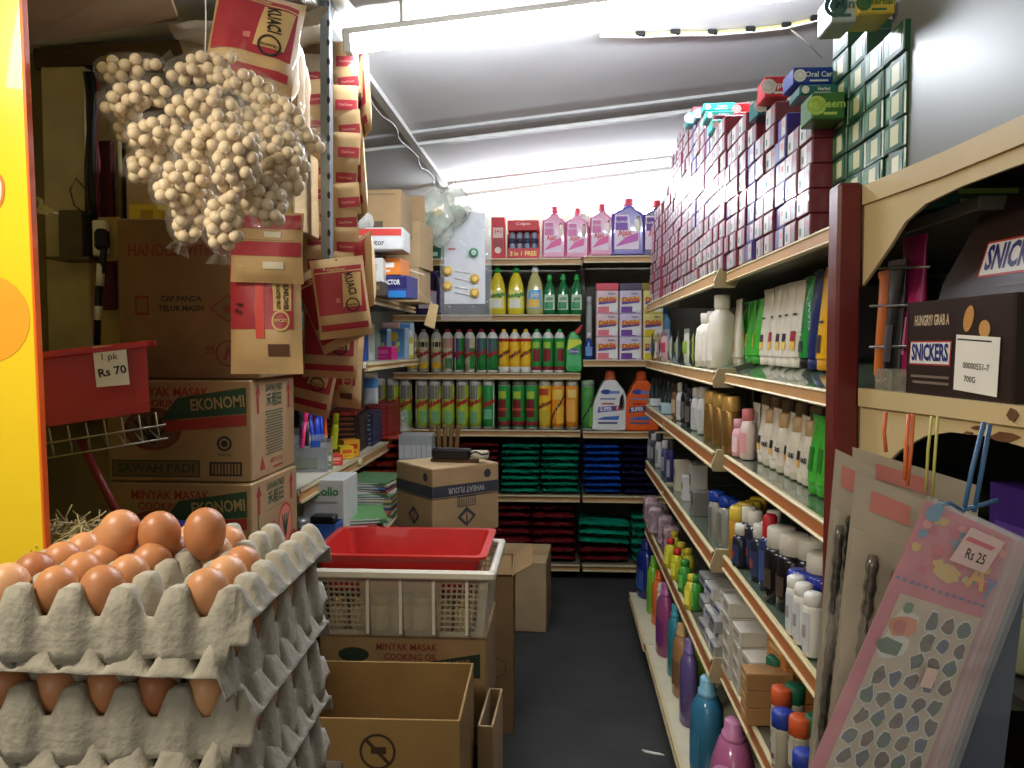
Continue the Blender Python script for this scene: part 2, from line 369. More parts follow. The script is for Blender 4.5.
# ------------------------------------------------------------------ right shelving: three bays, shelves A..F
SH = {'A': (1.317, 1.292), 'B': (1.087, 1.063), 'C': (.899, .869), 'D': (.666, .632), 'E': (.409, .370)}
BX = {1: .376, 2: .353, 3: .353}
BY = {1: (1.112, 1.862), 2: (1.872, 2.77), 3: (2.775, 3.36)}
BSL = .30      # shelf B rises towards its back
def right_bay(k, label):
    ya, yb = BY[k]; xf = BX[k]; t = thing('shelving_unit', label, 'shelving', (xf + .2, (ya + yb) / 2, 0)); o = -Vector(t.location)
    def fin(b, n, par=t):
        b.v = [tuple(Vector(v) + o) for v in b.v]; return b.build(n, par)
    b = MB(); b.box((.815, (ya + yb) / 2, .95), (.02, yb - ya, 1.9), dark); fin(b, 'back_panel')
    b = MB(); b.box((.795, yb - .02, .95), (.02, .04, 1.9), dark); fin(b, 'upright')
    for n, (z1, z0) in SH.items():
        if k > 1: z1, z0 = z1 + .004, z0 - .006
        b = MB(); m = glass if n in 'BCD' else M('shelf_steel_grey', (88, 84, 74), .5)
        if n == 'B':
            for (xa, xb2, zs, ze) in ((xf + .004, xf + .12, z1 - .002, z1 + .033), (xf + .12, .80, z1 + .033, z1 + .033)):
                vs = [(x, y, (zs if x == xa else ze) + d) for d in (-.014, 0) for y in (ya + .003, yb - .003) for x in (xa, xb2)]
                b.add(vs, [(0, 2, 3, 1), (4, 5, 7, 6), (0, 1, 5, 4), (2, 6, 7, 3), (0, 4, 6, 2), (1, 3, 7, 5)], m)
        else:
            ya_ = .93 if (n, k) == ('A', 1) else ya; xs = xf + .04 if (n, k) == ('A', 1) else xf
            b.box(((xf + .80) / 2, (ya + yb) / 2, z1 - .009), (.80 - xf, yb - ya - .006, .016), m, .001)
            if ya_ < ya: b.box((.63, (ya_ + ya) / 2, z1 - .009), (.34, ya - ya_ + .01, .016), m, .001)
        s = fin(b, 'shelf')
        b = MB(); h = z1 - z0; yc = (ya + yb) / 2; L = yb - ya - .008
        b.box((xf + .001, yc, z1 - h * .10), (.010, L, h * .22), cream, .002)
        b.box((xf, yc, z0 + h * .08), (.012, L, h * .18), cream, .002)
        b.box((xf + .002, yc, (z1 + z0) / 2), (.008, L, h * .8), strip if n in 'CDE' else strip2)
        fin(b, 'price_strip', s)
        if k > 1:
            b = MB(); w = .044; brk = M('bracket_steel', (168, 156, 122), .45, .06)
            b.prism([(-.005, z0 - .004), (w * .9, z0 - .004), (w * 1.1, z0 + .012), (w, z1 + .006), (.004, z1 + .006), (-.008, z0 + .012)], -.006, .006, brk, T(xf + .002, ya - .001, 0, 90))
            b.tube([(xf + .026 + .007 * i, ya - .008, (z1 + z0) / 2 + .004 - .0035 * math.sin(i * math.pi / 3)) for i in range(4)], .0022, inkk, 5)
            fin(b, 'bracket')
    xb_ = {1: .314, 2: .301, 3: .294}[k]
    b = MB(); b.box(((xb_ + .8) / 2, (ya + yb) / 2, .098), (.8 - xb_, yb - ya - .004, .02), M('base_shelf_white', (206, 200, 172), .5, .08), .002); s = fin(b, 'base_shelf')
    b = MB(); b.box((xb_ - .003, (ya + yb) / 2, .106), (.01, yb - ya - .006, .008), cream); b.box((xb_ - .003, (ya + yb) / 2, .083), (.01, yb - ya - .006, .008), cream)
    b.box((xb_ + .001, (ya + yb) / 2, .094), (.008, yb - ya - .006, .02), strip); fin(b, 'price_strip', s)
    b = MB(); b.box(((xb_ + .8) / 2 + .03, (ya + yb) / 2, .044), (.8 - xb_ - .06, yb - ya - .004, .088), dark); fin(b, 'plinth')
    return t
right_bay(1, 'shampoo shelving bay beside the dark red post')
right_bay(2, 'middle shelving bay of the long aisle run with gold spray cans')
right_bay(3, 'short shelving bay of the aisle run next to the end wall corner')
# ------------------------------------------------------------------ left shelving
def left_unit():
    xf = -.73; t = thing('shelving_unit', 'stationery shelving unit opposite the shampoo shelves', 'shelving', (-1.0, 3.0, 0)); o = -Vector(t.location)
    def fin(b, n, par=t):
        b.v = [tuple(Vector(v) + o) for v in b.v]; return b.build(n, par)
    b = MB(); b.box((-1.33, 3.0, .8), (.02, 1.66, 1.6), dark); fin(b, 'back_panel')
    for nm, z, ya, yb, h, xq in (('shelf', .748, 2.17, 3.86, .036, xf), ('shelf', 1.094, 2.5, 3.42, .022, -.62), ('shelf', 1.304, 2.4, 3.2, .02, -.595), ('shelf', .56, 2.17, 3.86, .03, xf + .16)):
        b = MB(); b.box(((xq - 1.32) / 2, (ya + yb) / 2, z - .009), (xq + 1.32, yb - ya, .018), M('left_shelf_top', (214, 206, 184), .5, .06) if z < 1.2 else dark, .002); s = fin(b, nm)
        b = MB(); b.box((xq, (ya + yb) / 2, z - .004), (.012, yb - ya - .004, .008), cream); b.box((xq + .001, (ya + yb) / 2, z - h), (.012, yb - ya - .004, .007), cream)
        b.box((xq - .003, (ya + yb) / 2, z - h / 2), (.008, yb - ya - .004, h * .9), strip2); fin(b, 'price_strip', s)
    for y in (2.2, 3.83):
        b = MB(); b.box((-1.30, y, .8), (.03, .03, 1.6), dark); fin(b, 'upright')
    b = MB(); b.tube([(xf - .006, 2.82, .730), (xf + .012, 2.82, .730)], .014, cream, 10); fin(b, 'end_stop')
left_unit()
# ================================================================== PRODUCT BUILDERS (origin at the base, printed face towards -Y)
def r_at(prof, z):
    for (r0, z0), (r1, z1) in zip(prof, prof[1:]):
        if z0 <= z <= z1 and z1 > z0: return r0 + (r1 - r0) * (z - z0) / (z1 - z0)
    return prof[-1][0]
def bottle(name, cat, prof, body, cap_prof, cap, bands=(), texts=(), sx=1.0, sy=1.0, n=14, extra=None):
    def fn():
        t = thing(name, None, cat)
        b = MB(); b.lathe(prof, body, n, sx, sy); b.build('body', t)
        if cap_prof:
            b = MB(); b.lathe(cap_prof, cap, max(8, n - 4), min(sx, 1), min(sy, 1) if sy < 1 and cap_prof[0][0] > .02 else 1); b.build('cap', t)
        if bands or texts:
            b = MB()
            for k, (z0, z1, a0, a1, m) in enumerate(bands):
                pr = [(r_at(prof, z0 + (z1 - z0) * i / 4), z0 + (z1 - z0) * i / 4) for i in range(5)]
                b.lathe(pr, m, max(4, int(n * (a1 - a0) / 360)), sx, sy, None, a0, a1, .0006 + .00035 * k)
            for (s, size, z, ang, sl, m) in texts:
                b.textcyl(s, size, m, r_at(prof, z) * sx, z, ang, sl, .0026 + .0004 * len(bands), sy=sy / sx)
            b.build('label', t)
        if extra: extra(t)
        return t
    return fn
def solid_bag(w, d, h, m, seed, crimp=.012, amp=.010, printed=None):
    """a stuffed pillow bag lying flat: width w (X), depth d (Y), height h, base at z=0"""
    rr = random.Random(seed); ox = rr.random() * 50
    def f(u, v):
        a = 2 * math.pi * u; y = (v - .5) * d; e = max(0.0, 1 - abs(v - .5) * 2) ** .38
        ca, sa = math.cos(a), math.sin(a)
        x = math.copysign(abs(ca) ** .55, ca) * w / 2 * (.93 + .07 * e); z = math.copysign(abs(sa) ** .75, sa) * h / 2 * max(e, .05)
        k = noise.noise(Vector((x * 28 + ox, y * 22, z * 30))) * amp * min(1, e * 1.5)
        k2 = noise.noise(Vector((x * 70 + ox, y * 60, 3))) * amp * .5
        return (x + k * .6, y, max(-h / 2, min(h / 2 + .004, z + k + k2)) + h / 2)
    b = MB(); b.surf(f, 28, 14, m, closed_u=True, matfn=printed)
    return b
def box_thing(name, cat, w, d, h, m, prints=None, ch=.0015, top=None):
    """carton, base at z=0, centred in X and Y; prints(b) adds its printing"""
    def fn():
        b = MB(); b.box((0, 0, h / 2), (w, d, h), m, ch)
        if prints: prints(b)
        o = b.build(name); return tag(o, None, cat)
    return fn
def jug(name, cat, outline, hole, depth, body, capr, capz, capm, label=None):
    """handled jug: outline and hole in XZ, extruded in Y"""
    def fn():
        t = thing(name, None, cat)
        bev = min(.010, depth * .33)
        v, f = solid_outline(smooth_poly(outline, 3), smooth_poly(hole, 4), depth, bev)
        z0 = min(y for _, y, _ in v); b = MB(); b.add(v, f, body, False, T(0, 0, -z0, 90)); b.build('body', t)
        (cx, cz0, cz1), c = capz, MB()
        c.lathe([(capr, cz0), (capr, cz0 + (cz1 - cz0) * .3), (capr * .86, cz0 + (cz1 - cz0) * .34), (capr * .8, cz1 - .004), (capr * .7, cz1)], capm, 12, X=T(cx, 0, -z0)); c.build('cap', t)
        if label:
            b = MB(); label(b, -depth / 2 - .0012, -z0); b.build('label', t)
        return t
    return fn
# ---- spray cans -------------------------------------------------------------------------------------------------
cr, cy_, gr, pu, dg, ylw = K(208, 204, 160), K(226, 205, 70), K(40, 140, 60), K(92, 70, 120), K(20, 82, 48), K(238, 190, 40)
lime, orng, wht, redc, rdk = K(170, 190, 50), K(236, 150, 40), K(228, 228, 220), K(176, 32, 40), K(130, 30, 36)
CANP = [(.024, 0), (.0285, .003), (.0285, .006), (.0285, .168), (.0275, .174), (.021, .188), (.0135, .195), (.0125, .198)]
def small_can(key, top, cap, bands, word, wm, wz=.09, sz=.03, sl=24):
    capp = [(.0115, .196), (.012, .206), (.0105, .211), (.006, .213)]
    def ex(t):
        b = MB(); b.lathe([(.0286, .169), (.0276, .1745), (.0212, .1885), (.0138, .1955), (.0125, .1985)], top, 14, 1, 1, None, 0, 360, .0007, False); b.build('shoulder', t)
    return bottle('spray_can', 'spray can', CANP, white if top is white else top, capp, cap, [(.012, .168, -180, 180, bands[0])] + [(z0, z1, a0, a1, m) for z0, z1, a0, a1, m in bands[1:]], [(word, sz * 1.2, wz, -10, sl, wm)] if word else [], extra=ex)
BIG = [(.028, 0), (.0315, .003), (.0315, .02), (.0315, .218), (.0305, .222), (.0305, .240), (.027, .247), (.012, .250)]
def big_can(base, bands, word, wm, wz=.13, sz=.034, sl=26, capm=None, col2=None):
    capp = [(.0318, .220), (.0318, .241), (.0285, .248), (.020, .2505), (.0, .2505)]
    return bottle('spray_can', 'spray can', BIG, M('can_metal', (190, 188, 180), .3, .05, metal=.4), capp, capm or white, [(.012, .218, -180, 180, base)] + list(bands), [(word, sz * 1.2, wz, -6, sl, wm)] if word else [])
yb_ = YB + .045
G3, G4 = 'spray cans on the upper can shelf', 'spray cans on the lower can shelf'
row3 = [(412.8, 'a'), (423.7, 'a'), (436.5, 'a'), (447.8, 'b'), (458.9, 'c'), (470, 'b2'), (481.5, 'd'), (492.6, 'd'), (503.9, 'e'), (514.8, 'e'), (525.8, 'e'), (536.7, 'f'), (548, 'f'), (559.5, 'f')]
K3 = {
    'a': small_can('a', K(190, 190, 176), None or K(150, 150, 140), [cr, (.125, .15, -60, 60, K(40, 38, 60)), (.02, .05, -50, 50, ylw)], 'Ridsect', redc),
    'b': small_can('b', white, redc, [cr, (.12, .168, -70, 70, K(190, 120, 110)), (.02, .07, -20, 60, K(90, 140, 90))], 'Ridsect', redc),
    'b2': small_can('b2', white, redc, [cr, (.02, .12, 0, 60, gr), (.1, .168, -70, 0, K(150, 120, 140))], 'Ridsect', redc),
    'c': small_can('c', white, redc, [gr, (.06, .168, -70, 10, pu), (.012, .168, -40, -28, wht)], 'Ridsect', redc),
    'd': small_can('d', white, redc, [gr, (.09, .168, -70, 70, pu), (.012, .168, -58, -46, wht)], 'Ridsect', redc),
    'e': small_can('e', white, ylw, [ylw, (.012, .028, -180, 180, wht), (.152, .166, -180, 180, redc)], 'Sheltox', rdk, .09, .026, 30),
    'f': small_can('f', white, K(60, 170, 80), [gr, (.012, .03, -180, 180, rdk), (.055, .115, -32, 40, rdk), (.12, .15, -40, 40, K(150, 190, 60))], None, None),
}
D3 = {'a': 'cream spray can with a grey top', 'b': 'cream spray can with a red nozzle cap', 'b2': 'cream and green spray can with a red nozzle cap', 'c': 'green and violet spray can with a red cap',
      'd': 'green and dark violet spray can', 'e': 'yellow spray can with a yellow cap', 'f': 'green spray can with a green cap'}
for i, (px, k) in enumerate(row3):
    p = pY(px, 373, yb_)
    place('c3' + k, K3[k], '%s, %s along the upper can shelf' % (D3[k], ORD[i + 1]), (p.x, yb_, ZL[2] + .002), R.uniform(-.25, .25), G3, sc=(.93, .93, 1.0))
row4 = [(406, 'a'), (421.9, 'a'), (435, 'a'), (448.3, 'a'), (462.5, 'a'), (475.6, 'a'), (488.8, 'b'), (504.4, 'c'), (518.5, 'c'), (531.8, 'c'), (545, 'd'), (557.9, 'e'), (571.9, 'e2'), (587.5, 'g')]
row4 = [(379.5, 'a'), (393, 'a')] + row4
K4 = {
    'a': big_can(lime, [(.15, .218, -55, 40, K(120, 110, 120)), (.03, .09, -30, 40, K(120, 170, 110)), (.012, .218, -75, -60, wht)], 'Ridsect', redc),
    'b': big_can(gr, [(.012, .218, 46, 60, wht), (.05, .1, -40, 30, K(110, 180, 140))], 'Ridsect', redc),
    'c': big_can(gr, [(.02, .04, -180, 180, rdk), (.06, .15, -45, 35, K(110, 30, 28)), (.155, .19, -35, 35, lime)], 'LEMON', K(210, 90, 60), .1, .014, 0, K(120, 120, 100)),
    'd': big_can(ylw, [(.17, .205, -50, 50, K(170, 60, 40)), (.03, .1, -20, 50, K(200, 180, 60))], 'Sheltox', rdk, .12, .026, 26, K(206, 200, 170)),
    'e': big_can(orng, [(.03, .12, -10, 60, K(246, 190, 60)), (.15, .2, -60, 60, K(240, 200, 90))], 'Lemon', inkk, .11, .03, 60, K(206, 200, 170)),
    'e2': big_can(orng, [(.04, .15, -50, 30, K(244, 180, 80)), (.16, .2, -40, 40, K(246, 210, 120))], '', inkk, capm=K(206, 200, 170)),
    'g': big_can(K(70, 140, 60), [(.02, .12, 0, 70, K(120, 180, 80))], 'Lemon', K(20, 40, 24), .11, .03, 60, K(150, 180, 140)),
}
D4 = {'a': 'lime green tall spray can with red lettering', 'b': 'emerald green tall spray can with white stripe', 'c': 'dark green tall spray can with a brown-red panel', 'd': 'yellow tall spray can with cream cap',
      'e': 'orange tall spray can with black lettering', 'e2': 'orange tall spray can without black lettering', 'g': 'green tall spray can beside the white detergent jug'}
for i, (px, k) in enumerate(row4):
    p = pY(px, 430, yb_); z = (ZL[3] if px < 580 else ZR[2]) + .002
    lab = D4[k] if k in ('g', 'b', 'd', 'e', 'e2') else '%s, %s can along the lower can shelf' % (D4[k], ORD[i + 1])
    place('c4' + k, K4[k], lab, (p.x, yb_, z), R.uniform(-.35, .35), G4, sc=(.98, .98, .985))
# ---- toilet cleaner, dish soap, tiny blue bottle ------------------------------------------------------------------
def toilet_cleaner():
    t = thing('toilet_cleaner_bottle', None, 'bottle')
    out = [(-.037, 0), (.037, 0), (.038, .06), (.036, .12), (.040, .150), (.010, .188), (-.004, .196), (-.016, .190), (-.030, .165), (-.037, .12), (-.038, .05)]
    v, f = solid_outline(smooth_poly(out, 2), None, .044, .008); z0 = min(q[1] for q in v); b = MB(); b.add(v, f, K(70, 170, 90, .3), True, T(0, 0, -z0, 90)); b.build('body', t)
    b = MB(); b.lathe([(.012, 0), (.013, .01), (.010, .03), (.006, .05), (.003, .058)], K(196, 70, 60), 10, X=T(.006, 0, .188, 0, 38)); b.build('cap', t)
    b = MB(); X = FRONT(0, -.0232, .11); b.rect(.066, .05, K(90, 190, 120), X, 0, -.05); b.poly([(-.034, .0), (.038, .035), (.030, .052), (-.026, .055)], K(214, 224, 70), X)
    b.disc(.026, K(96, 80, 150), T(0, 0, .0004), .014) if 0 else b.disc(.025, K(96, 80, 150), FRONT(0, -.0236, .105), .014); b.text('Clorox', .016, wht, FRONT(0, -.0241, .105), .02); b.build('label', t)
    return t
p = pY(573.5, 373, YB + .05); place('toilet', toilet_cleaner, 'green and yellow angle-neck toilet cleaner bottle with red spout', (p.x, YB + .05, ZL[2] + .001), .1)
DISH = [(.030, 0), (.036, .006), (.038, .04), (.036, .10), (.030, .15), (.022, .18), (.014, .195), (.012, .205)]
def dish(body, cap, lab, lab2, word, wm):
    return bottle('dish_soap_bottle', 'bottle', DISH, body, [(.014, .203), (.016, .208), (.016, .222), (.011, .226), (.011, .238), (.0, .240)], cap, [(.03, .12, -50, 50, lab), (.035, .075, -45, 30, lab2)], [(word, .026, .095, 0, 8, wm)], 1.05, .7)
yl = M('yellow_soap', (226, 206, 50), .12, .06, coat=.6); gl = M('green_soap', (24, 116, 62), .12, .1, coat=.6); cl = M('pale_soap', (196, 190, 120), .12, .1, coat=.6)
mk1 = dish(yl, gr, K(236, 226, 120), K(240, 240, 220), 'Sunlight', gr); mk2 = dish(cl, white, K(120, 180, 220), K(240, 200, 90), 'Joy', wht)
for px, mk, key, lab, s in ((497.5, mk1, 'd1', 'yellow dish soap bottle half behind the clear hanging card', 1.0), (516, mk1, 'd1', 'yellow dish soap bottle with green cap fully in view', 1.0), (535, mk2, 'd2', 'pale dish soap bottle with blue label and clear white cap', .99)):
    p = pY(px, 315, yb_); place(key, mk, lab, (p.x, yb_, ZL[1] + .001), 0, 'dish soap bottles', sc=(1.1, 1.0, 1.02))
mk3 = dish(gl, K(60, 180, 90), K(200, 214, 190), K(60, 150, 90), 'Glo', gr)
for i, px in enumerate((549.5, 563, 576.5)):
    p = pY(px, 315, yb_); place('d3', mk3, '%s short dark green soap bottle %s' % (('first', 'middle', 'last')[i], ('beside the blue-labelled bottle', 'of three in the row', 'of three, at the bay divider')[i]), (p.x, yb_, ZL[1] + .001), 0, 'green soap bottles', sc=(.82, .9, .83))
mkb = bottle('cleaner_bottle', 'bottle', [(.018, 0), (.021, .004), (.021, .07), (.012, .095), (.009, .105)], K(30, 60, 130, .25), [(.009, .104), (.0095, .128), (.006, .132)], white, [(.02, .065, -50, 50, K(120, 160, 210))])
p = pY(588.8, 360, YB + .03); place('tinyblue', mkb, 'small blue bottle with white cap beside the pink boxes', (p.x, YB + .03, ZR[1] + .001))
mkc = bottle('cleaner_bottle', 'bottle', [(.014, 0), (.016, .01), (.016, .26), (.012, .28)], M('clear_sleeve', (170, 178, 168), .15, .1), [(.012, .28), (.013, .31), (.006, .315)], K(200, 204, 196))
p = pY(588.8, 360, YB + .12); place('tallclear', mkc, 'tall thin grey bottle behind the small blue bottle', (p.x, YB + .12, ZR[1] + .001))
p = pY(663.5, 360, YB + .09); place('blueback', bottle('cleaner_bottle', 'bottle', [(.03, 0), (.033, .01), (.033, .19), (.016, .225)], K(110, 170, 210, .25), [(.016, .224), (.018, .27), (.01, .275)], K(30, 110, 180), [(.05, .15, -50, 50, K(210, 226, 236))]), 'pale blue bottle with blue cap at the corner end of the box shelf', (p.x, YB + .09, ZR[1] + .001))
# ---- freshener box columns -------------------------------------------------------------------------------------------
def fresh(base, sw, name):
    def pr(b):
        h = .113
        for k, (x, y, w, hh, m) in enumerate(((0, -.016, .098, .05, K(236, 226, 214)), (-.01, -.038, .07, .03, sw), (.026, -.03, .036, .036, K(236, 236, 226)))):
            b.rect(w, hh, m, FRONT(x, -.0508 - .0004 * k, h / 2 + y))
        b.poly([(-.048, -.004), (.048, .004), (.044, .026), (-.044, .02)], K(230, 180, 60), FRONT(0, -.0524, h / 2)); b.poly([(-.044, -.014), (.040, -.004), (.046, .006), (-.042, -.002)], K(60, 70, 150), FRONT(0, -.0528, h / 2))
        b.text('Dahlia', .034, K(190, 50, 60), FRONT(0, -.0532, h / 2 + .010, 3), .03, .08)
        b.text('FRESH', .012, K(90, 90, 110), FRONT(.02, -.0532, h / 2 + .038), .02)
    return box_thing('air_freshener_box', 'box', .106, .10, .111, base, pr)
for c, (px, base, sw, nm) in enumerate(((606.5, K(228, 200, 204), K(226, 120, 130), 'pink'), (629.5, K(214, 204, 224), K(110, 60, 150), 'violet'), (651.5, K(226, 214, 130), K(224, 200, 40), 'yellow'))):
    p = pY(px, 360, YB + .07); fn = fresh(base, sw, nm)
    for r in range(3):
        place('fr' + nm, fn, '%s air freshener box, %s of its column of three' % (nm, ('lowest', 'middle', 'topmost')[r]), (p.x, YB + .07, ZR[1] + .001 + r * .1125), R.uniform(-.03, .03), 'air freshener boxes', sc=(1.0 if c < 2 else .9, 1, 1))
    b = MB(); b.box((0, 0, .017), (.108, .102, .034), (K(220, 80, 90), K(80, 70, 90), K(150, 130, 40))[c], .002)
    tag(b.build('display_tray', None, (p.x, YB + .07, ZR[1] + .339)), 'upturned %s card tray on top of the %s freshener column' % (('red', 'dark', 'olive')[c], nm), 'tray')
# ---- floor cleaner jugs ------------------------------------------------------------------------------------------------
JO = [(-.055, 0), (.055, 0), (.058, .02), (.058, .13), (.050, .175), (.022, .200), (.018, .212), (-.012, .212), (-.02, .20), (-.046, .185), (-.057, .165), (-.058, .02)]
JH = [(.026, .105), (.040, .105), (.043, .13), (.038, .165), (.024, .158), (.021, .13)]
def flab(c1, c2):
    def lab(b, y, z0):
        X = FRONT(-.010, y, .01); b.poly([(-.038, .02), (.045, .02), (.047, .095), (.018, .100), (.012, .165), (-.036, .165)], K(226, 206, 220), X)
        b.poly([(-.034, .10), (.008, .10), (.006, .158), (-.032, .158)], c1, FRONT(-.010, y - .0004, .01)); b.poly([(-.036, .03), (.044, .055), (.045, .09), (-.0, .07)], c2, FRONT(-.010, y - .0004, .01))
        b.text('Ajax', .034, K(206, 60, 50), FRONT(-.012, y - .0009, .098, 4), .03, .05); b.text('FLORAL', .013, wht, FRONT(-.022, y - .0009, .145), .02)
    return lab
pinkb = M('pink_cleaner', (196, 104, 140), .2, .06, coat=.4); purb = M('purple_cleaner', (86, 70, 150), .2, .06, coat=.4); purd = M('dark_purple_cleaner', (60, 44, 92), .2, .06, coat=.4)
mkp = jug('floor_cleaner_jug', 'jug', JO, JH, .075, pinkb, .019, (.003, .210, .245), K(200, 60, 80), flab(K(206, 110, 160), K(220, 90, 150)))
mkq = jug('floor_cleaner_jug', 'jug', JO, JH, .085, purb, .019, (.003, .210, .245), K(200, 60, 80), flab(K(120, 70, 160), K(190, 90, 170)))
mkr = jug('floor_cleaner_jug', 'jug', JO, JH, .085, purd, .019, (.003, .210, .245), K(190, 44, 56), flab(K(100, 50, 130), K(220, 210, 220)))
for px, key, mk, z, lab, s in ((554, 'jp', mkp, ZL[0], 'pink floor cleaner jug with a red cap next to the red display box', (1, 1, 1.04)), (577, 'jp', mkp, ZL[0], 'pink floor cleaner jug in the middle of the pink three', (1, 1, 1.0)),
                               (601, 'jp', mkp, ZR[0], 'pink floor cleaner jug standing beside the violet jugs', (1, 1, 1.04)), (627.5, 'jq', mkq, ZR[0], 'largest violet floor cleaner jug with red cap on the top shelf', (1.4, 1, 1.14)), (656, 'jr', mkr, ZR[0], 'dark violet floor cleaner jug nearest the toothpaste stacks', (1.2, 1, 1.1)),
                               (430, 'jr', mkr, ZL[1], 'dark violet floor cleaner jug behind the hanging beige tag', (1.05, 1, 1.1))):
    p = pY(px, 258, YB + .06); place(key, mk, lab, (p.x, YB + .06, z + .001), 0, 'floor cleaner jugs', sc=s)
# detergent jugs (white, orange)
WO = [(-.080, 0), (.074, 0), (.082, .03), (.082, .13), (.070, .19), (.044, .225), (.026, .245), (-.022, .245), (-.040, .225), (-.066, .17), (-.083, .12), (-.086, .03)]
WH = [(.046, .10), (.064, .10), (.069, .13), (.062, .175), (.050, .165), (.043, .13)]
def dlab(c1, tx, tm):
    def lab(b, y, z0):
        X = FRONT(-.012, y, 0)
        b.poly([(-.056, .055), (.052, .055), (.056, .075), (-.02, .070)], K(60, 110, 180), X); b.disc(.026, K(40, 70, 150), FRONT(-.02, y - .0002, .192), .012); b.rect(.05, .014, K(110, 130, 190), FRONT(.02, y - .0004, .190))
        b.rect(.075, .008, K(120, 130, 160), FRONT(-.012, y, .158)); b.rect(.06, .007, redc, FRONT(-.012, y, .134)); b.poly([(-.05, .09), (.045, .10), (.045, .125), (-.045, .118)], c1, X)
        b.text('SUPER', .026, tm, FRONT(-.022, y - .0009, .107, 4), .03, .06); b.disc(.013, redc, FRONT(.034, y - .0006, .113)); b.text('2', .02, wht, FRONT(.034, y - .001, .113), .03)
        b.rect(.095, .010, K(90, 90, 120), FRONT(-.012, y, .040))
    return lab
cap_or = K(176, 84, 40)
mkw = jug('detergent_jug', 'jug', WO, WH, .10, M('white_jug', (226, 226, 220), .3, .03), .029, (.002, .243, .292), cap_or, dlab(K(70, 80, 160), 0, wht))
mko = jug('detergent_jug', 'jug', WO, WH, .10, M('orange_jug', (226, 96, 36), .3, .04), .029, (.002, .243, .292), K(196, 80, 30), dlab(K(60, 60, 130), 0, wht))
p = pY(609.5, 430, YB + .07); place('jw', mkw, 'white detergent jug with brown-orange cap on the lower shelf', (p.x, YB + .07, ZR[2] + .001), 0)
p = pY(640.5, 430, YB + .07); place('jo', mko, 'bright orange detergent jug beside the white jug', (p.x, YB + .07, ZR[2] + .001), 0)
# ---- top shelf: red display box, tall red carton, green cartons ----------------------------------------------------------
t = thing('display_box', 'red three in one free display box with small tubes, on the top shelf', 'box'); p = pY(523.5, 258, YB + .05); t.location = (p.x, YB + .05, ZL[0] + .001)
rdb = K(196, 40, 46)
b = MB(); b.box((0, .05, .085), (.158, .01, .17), rdb); b.box((0, -.03, .026), (.16, .006, .052), rdb); b.box((0, .01, .003), (.158, .09, .006), rdb)
for sx in (-1, 1): b.box((sx * .077, .01, .06), (.004, .09, .12), rdb)
b.box((0, -.004, .160), (.15, .09, .05), rdb, .003)
b.text('3 in 1 FREE', .03, K(246, 220, 120), FRONT(0, -.0336, .026), .03, .13); b.text('Colgate', .018, K(246, 190, 180), FRONT(0, -.0496, .168), .02, .07); b.build('box', t)
for i in range(4):
    b = MB(); b.lathe([(.013, 0), (.015, .004), (.015, .07), (.009, .08)], K(150, 160, 176, .3), 10, X=T(-.054 + i * .036, -.006, .052)); b.lathe([(.016, .025), (.016, .05)], K(60, 66, 90), 10, X=T(-.054 + i * .036, -.006, .052)); b.build('tube', t)
def tallred(b):
    b.rect(.05, .05, K(226, 190, 180), FRONT(0, -.0306, .13)); b.rect(.044, .05, K(150, 60, 50), FRONT(0, -.0310, .08)); b.disc(.016, K(236, 220, 200), FRONT(0, -.0314, .045)); b.text('1+1', .026, rdb, FRONT(0, -.0312, .135), .03)
p = pY(498.5, 258, YB + .06); place('tallred', box_thing('coffee_carton', 'carton', .066, .06, .205, rdb, tallred), 'tall dark red carton beside the red display box', (p.x, YB + .06, ZL[0] + .001))
def grn(b):
    b.rect(.05, .02, K(150, 190, 160), FRONT(0, -.0406, .03))
for i in range(4):
    p = pY(434, 258, YB + .08); place('grn', box_thing('soap_carton', 'carton', .085, .08, .052, K(20, 70, 48), grn), 'dark green soap carton behind the hanging bag, %s' % ('lowest of four', 'second of four up', 'third of four up', 'topmost of four')[i], (p.x + .002 * i, YB + .08, ZL[0] + .001 + i * .0525), 0, 'green soap cartons')
# ---- stacks of powder bags ------------------------------------------------------------------------------------------------
PB = {n: M('bag_' + n, c, .16, .14, 9, bump=.8, bscale=34, coat=.9) for n, c in dict(maroon=(112, 30, 34), green=(24, 146, 112), blue=(34, 82, 172), navy=(34, 34, 72), red=(168, 50, 34)).items()}
def bagfn(n, w, seed):
    def fn():
        pm = {'maroon': K(170, 90, 90), 'green': K(90, 190, 160), 'blue': K(120, 160, 210), 'navy': K(120, 110, 150), 'red': K(190, 90, 60)}[n]
        wl = K(200, 200, 190)
        def mf(u, v):
            if v < .16 and .55 < u < .95: return pm if R.random() < .35 else PB[n]
            if v < .3 and .6 < u < .9 and R.random() < .18: return wl
            return PB[n]
        o = solid_bag(w, .26, .042, PB[n], seed, printed=mf).build('powder_bag'); return tag(o, None, 'bag')
    return fn
def stack(n, pxa, pxb, z, count, hgt, lab, group):
    a = pY(pxa, 495, YB + .02).x; c = pY(pxb, 495, YB + .02).x; w = c - a
    for i in range(count):
        seed = i % 4; key = 'bag%s%d%d' % (n, seed, int(w * 200))
        place(key, bagfn(n, w, seed * 7 + len(n)), '%s powder bag, %s up in stack %s' % (n.replace('maroon', 'dark red'), ORD[i + 1], lab), ((a + c) / 2 + R.uniform(-.004, .004), YB + .155 + R.uniform(-.012, .008), z + .001 + i * hgt), R.uniform(-.03, .03), group, sc=(1, 1, hgt / .043))
zB, zC = ZL[4], ZL[5]
stack('maroon', 452, 499, zB, 8, .032, 'behind the flour carton', 'dark red bags above')
stack('green', 500, 540, zB, 8, .0315, 'beside the dark red stack', 'green bags')
stack('green', 540.5, 580, zB, 8, .032, 'next to the bay divider', 'green bags')
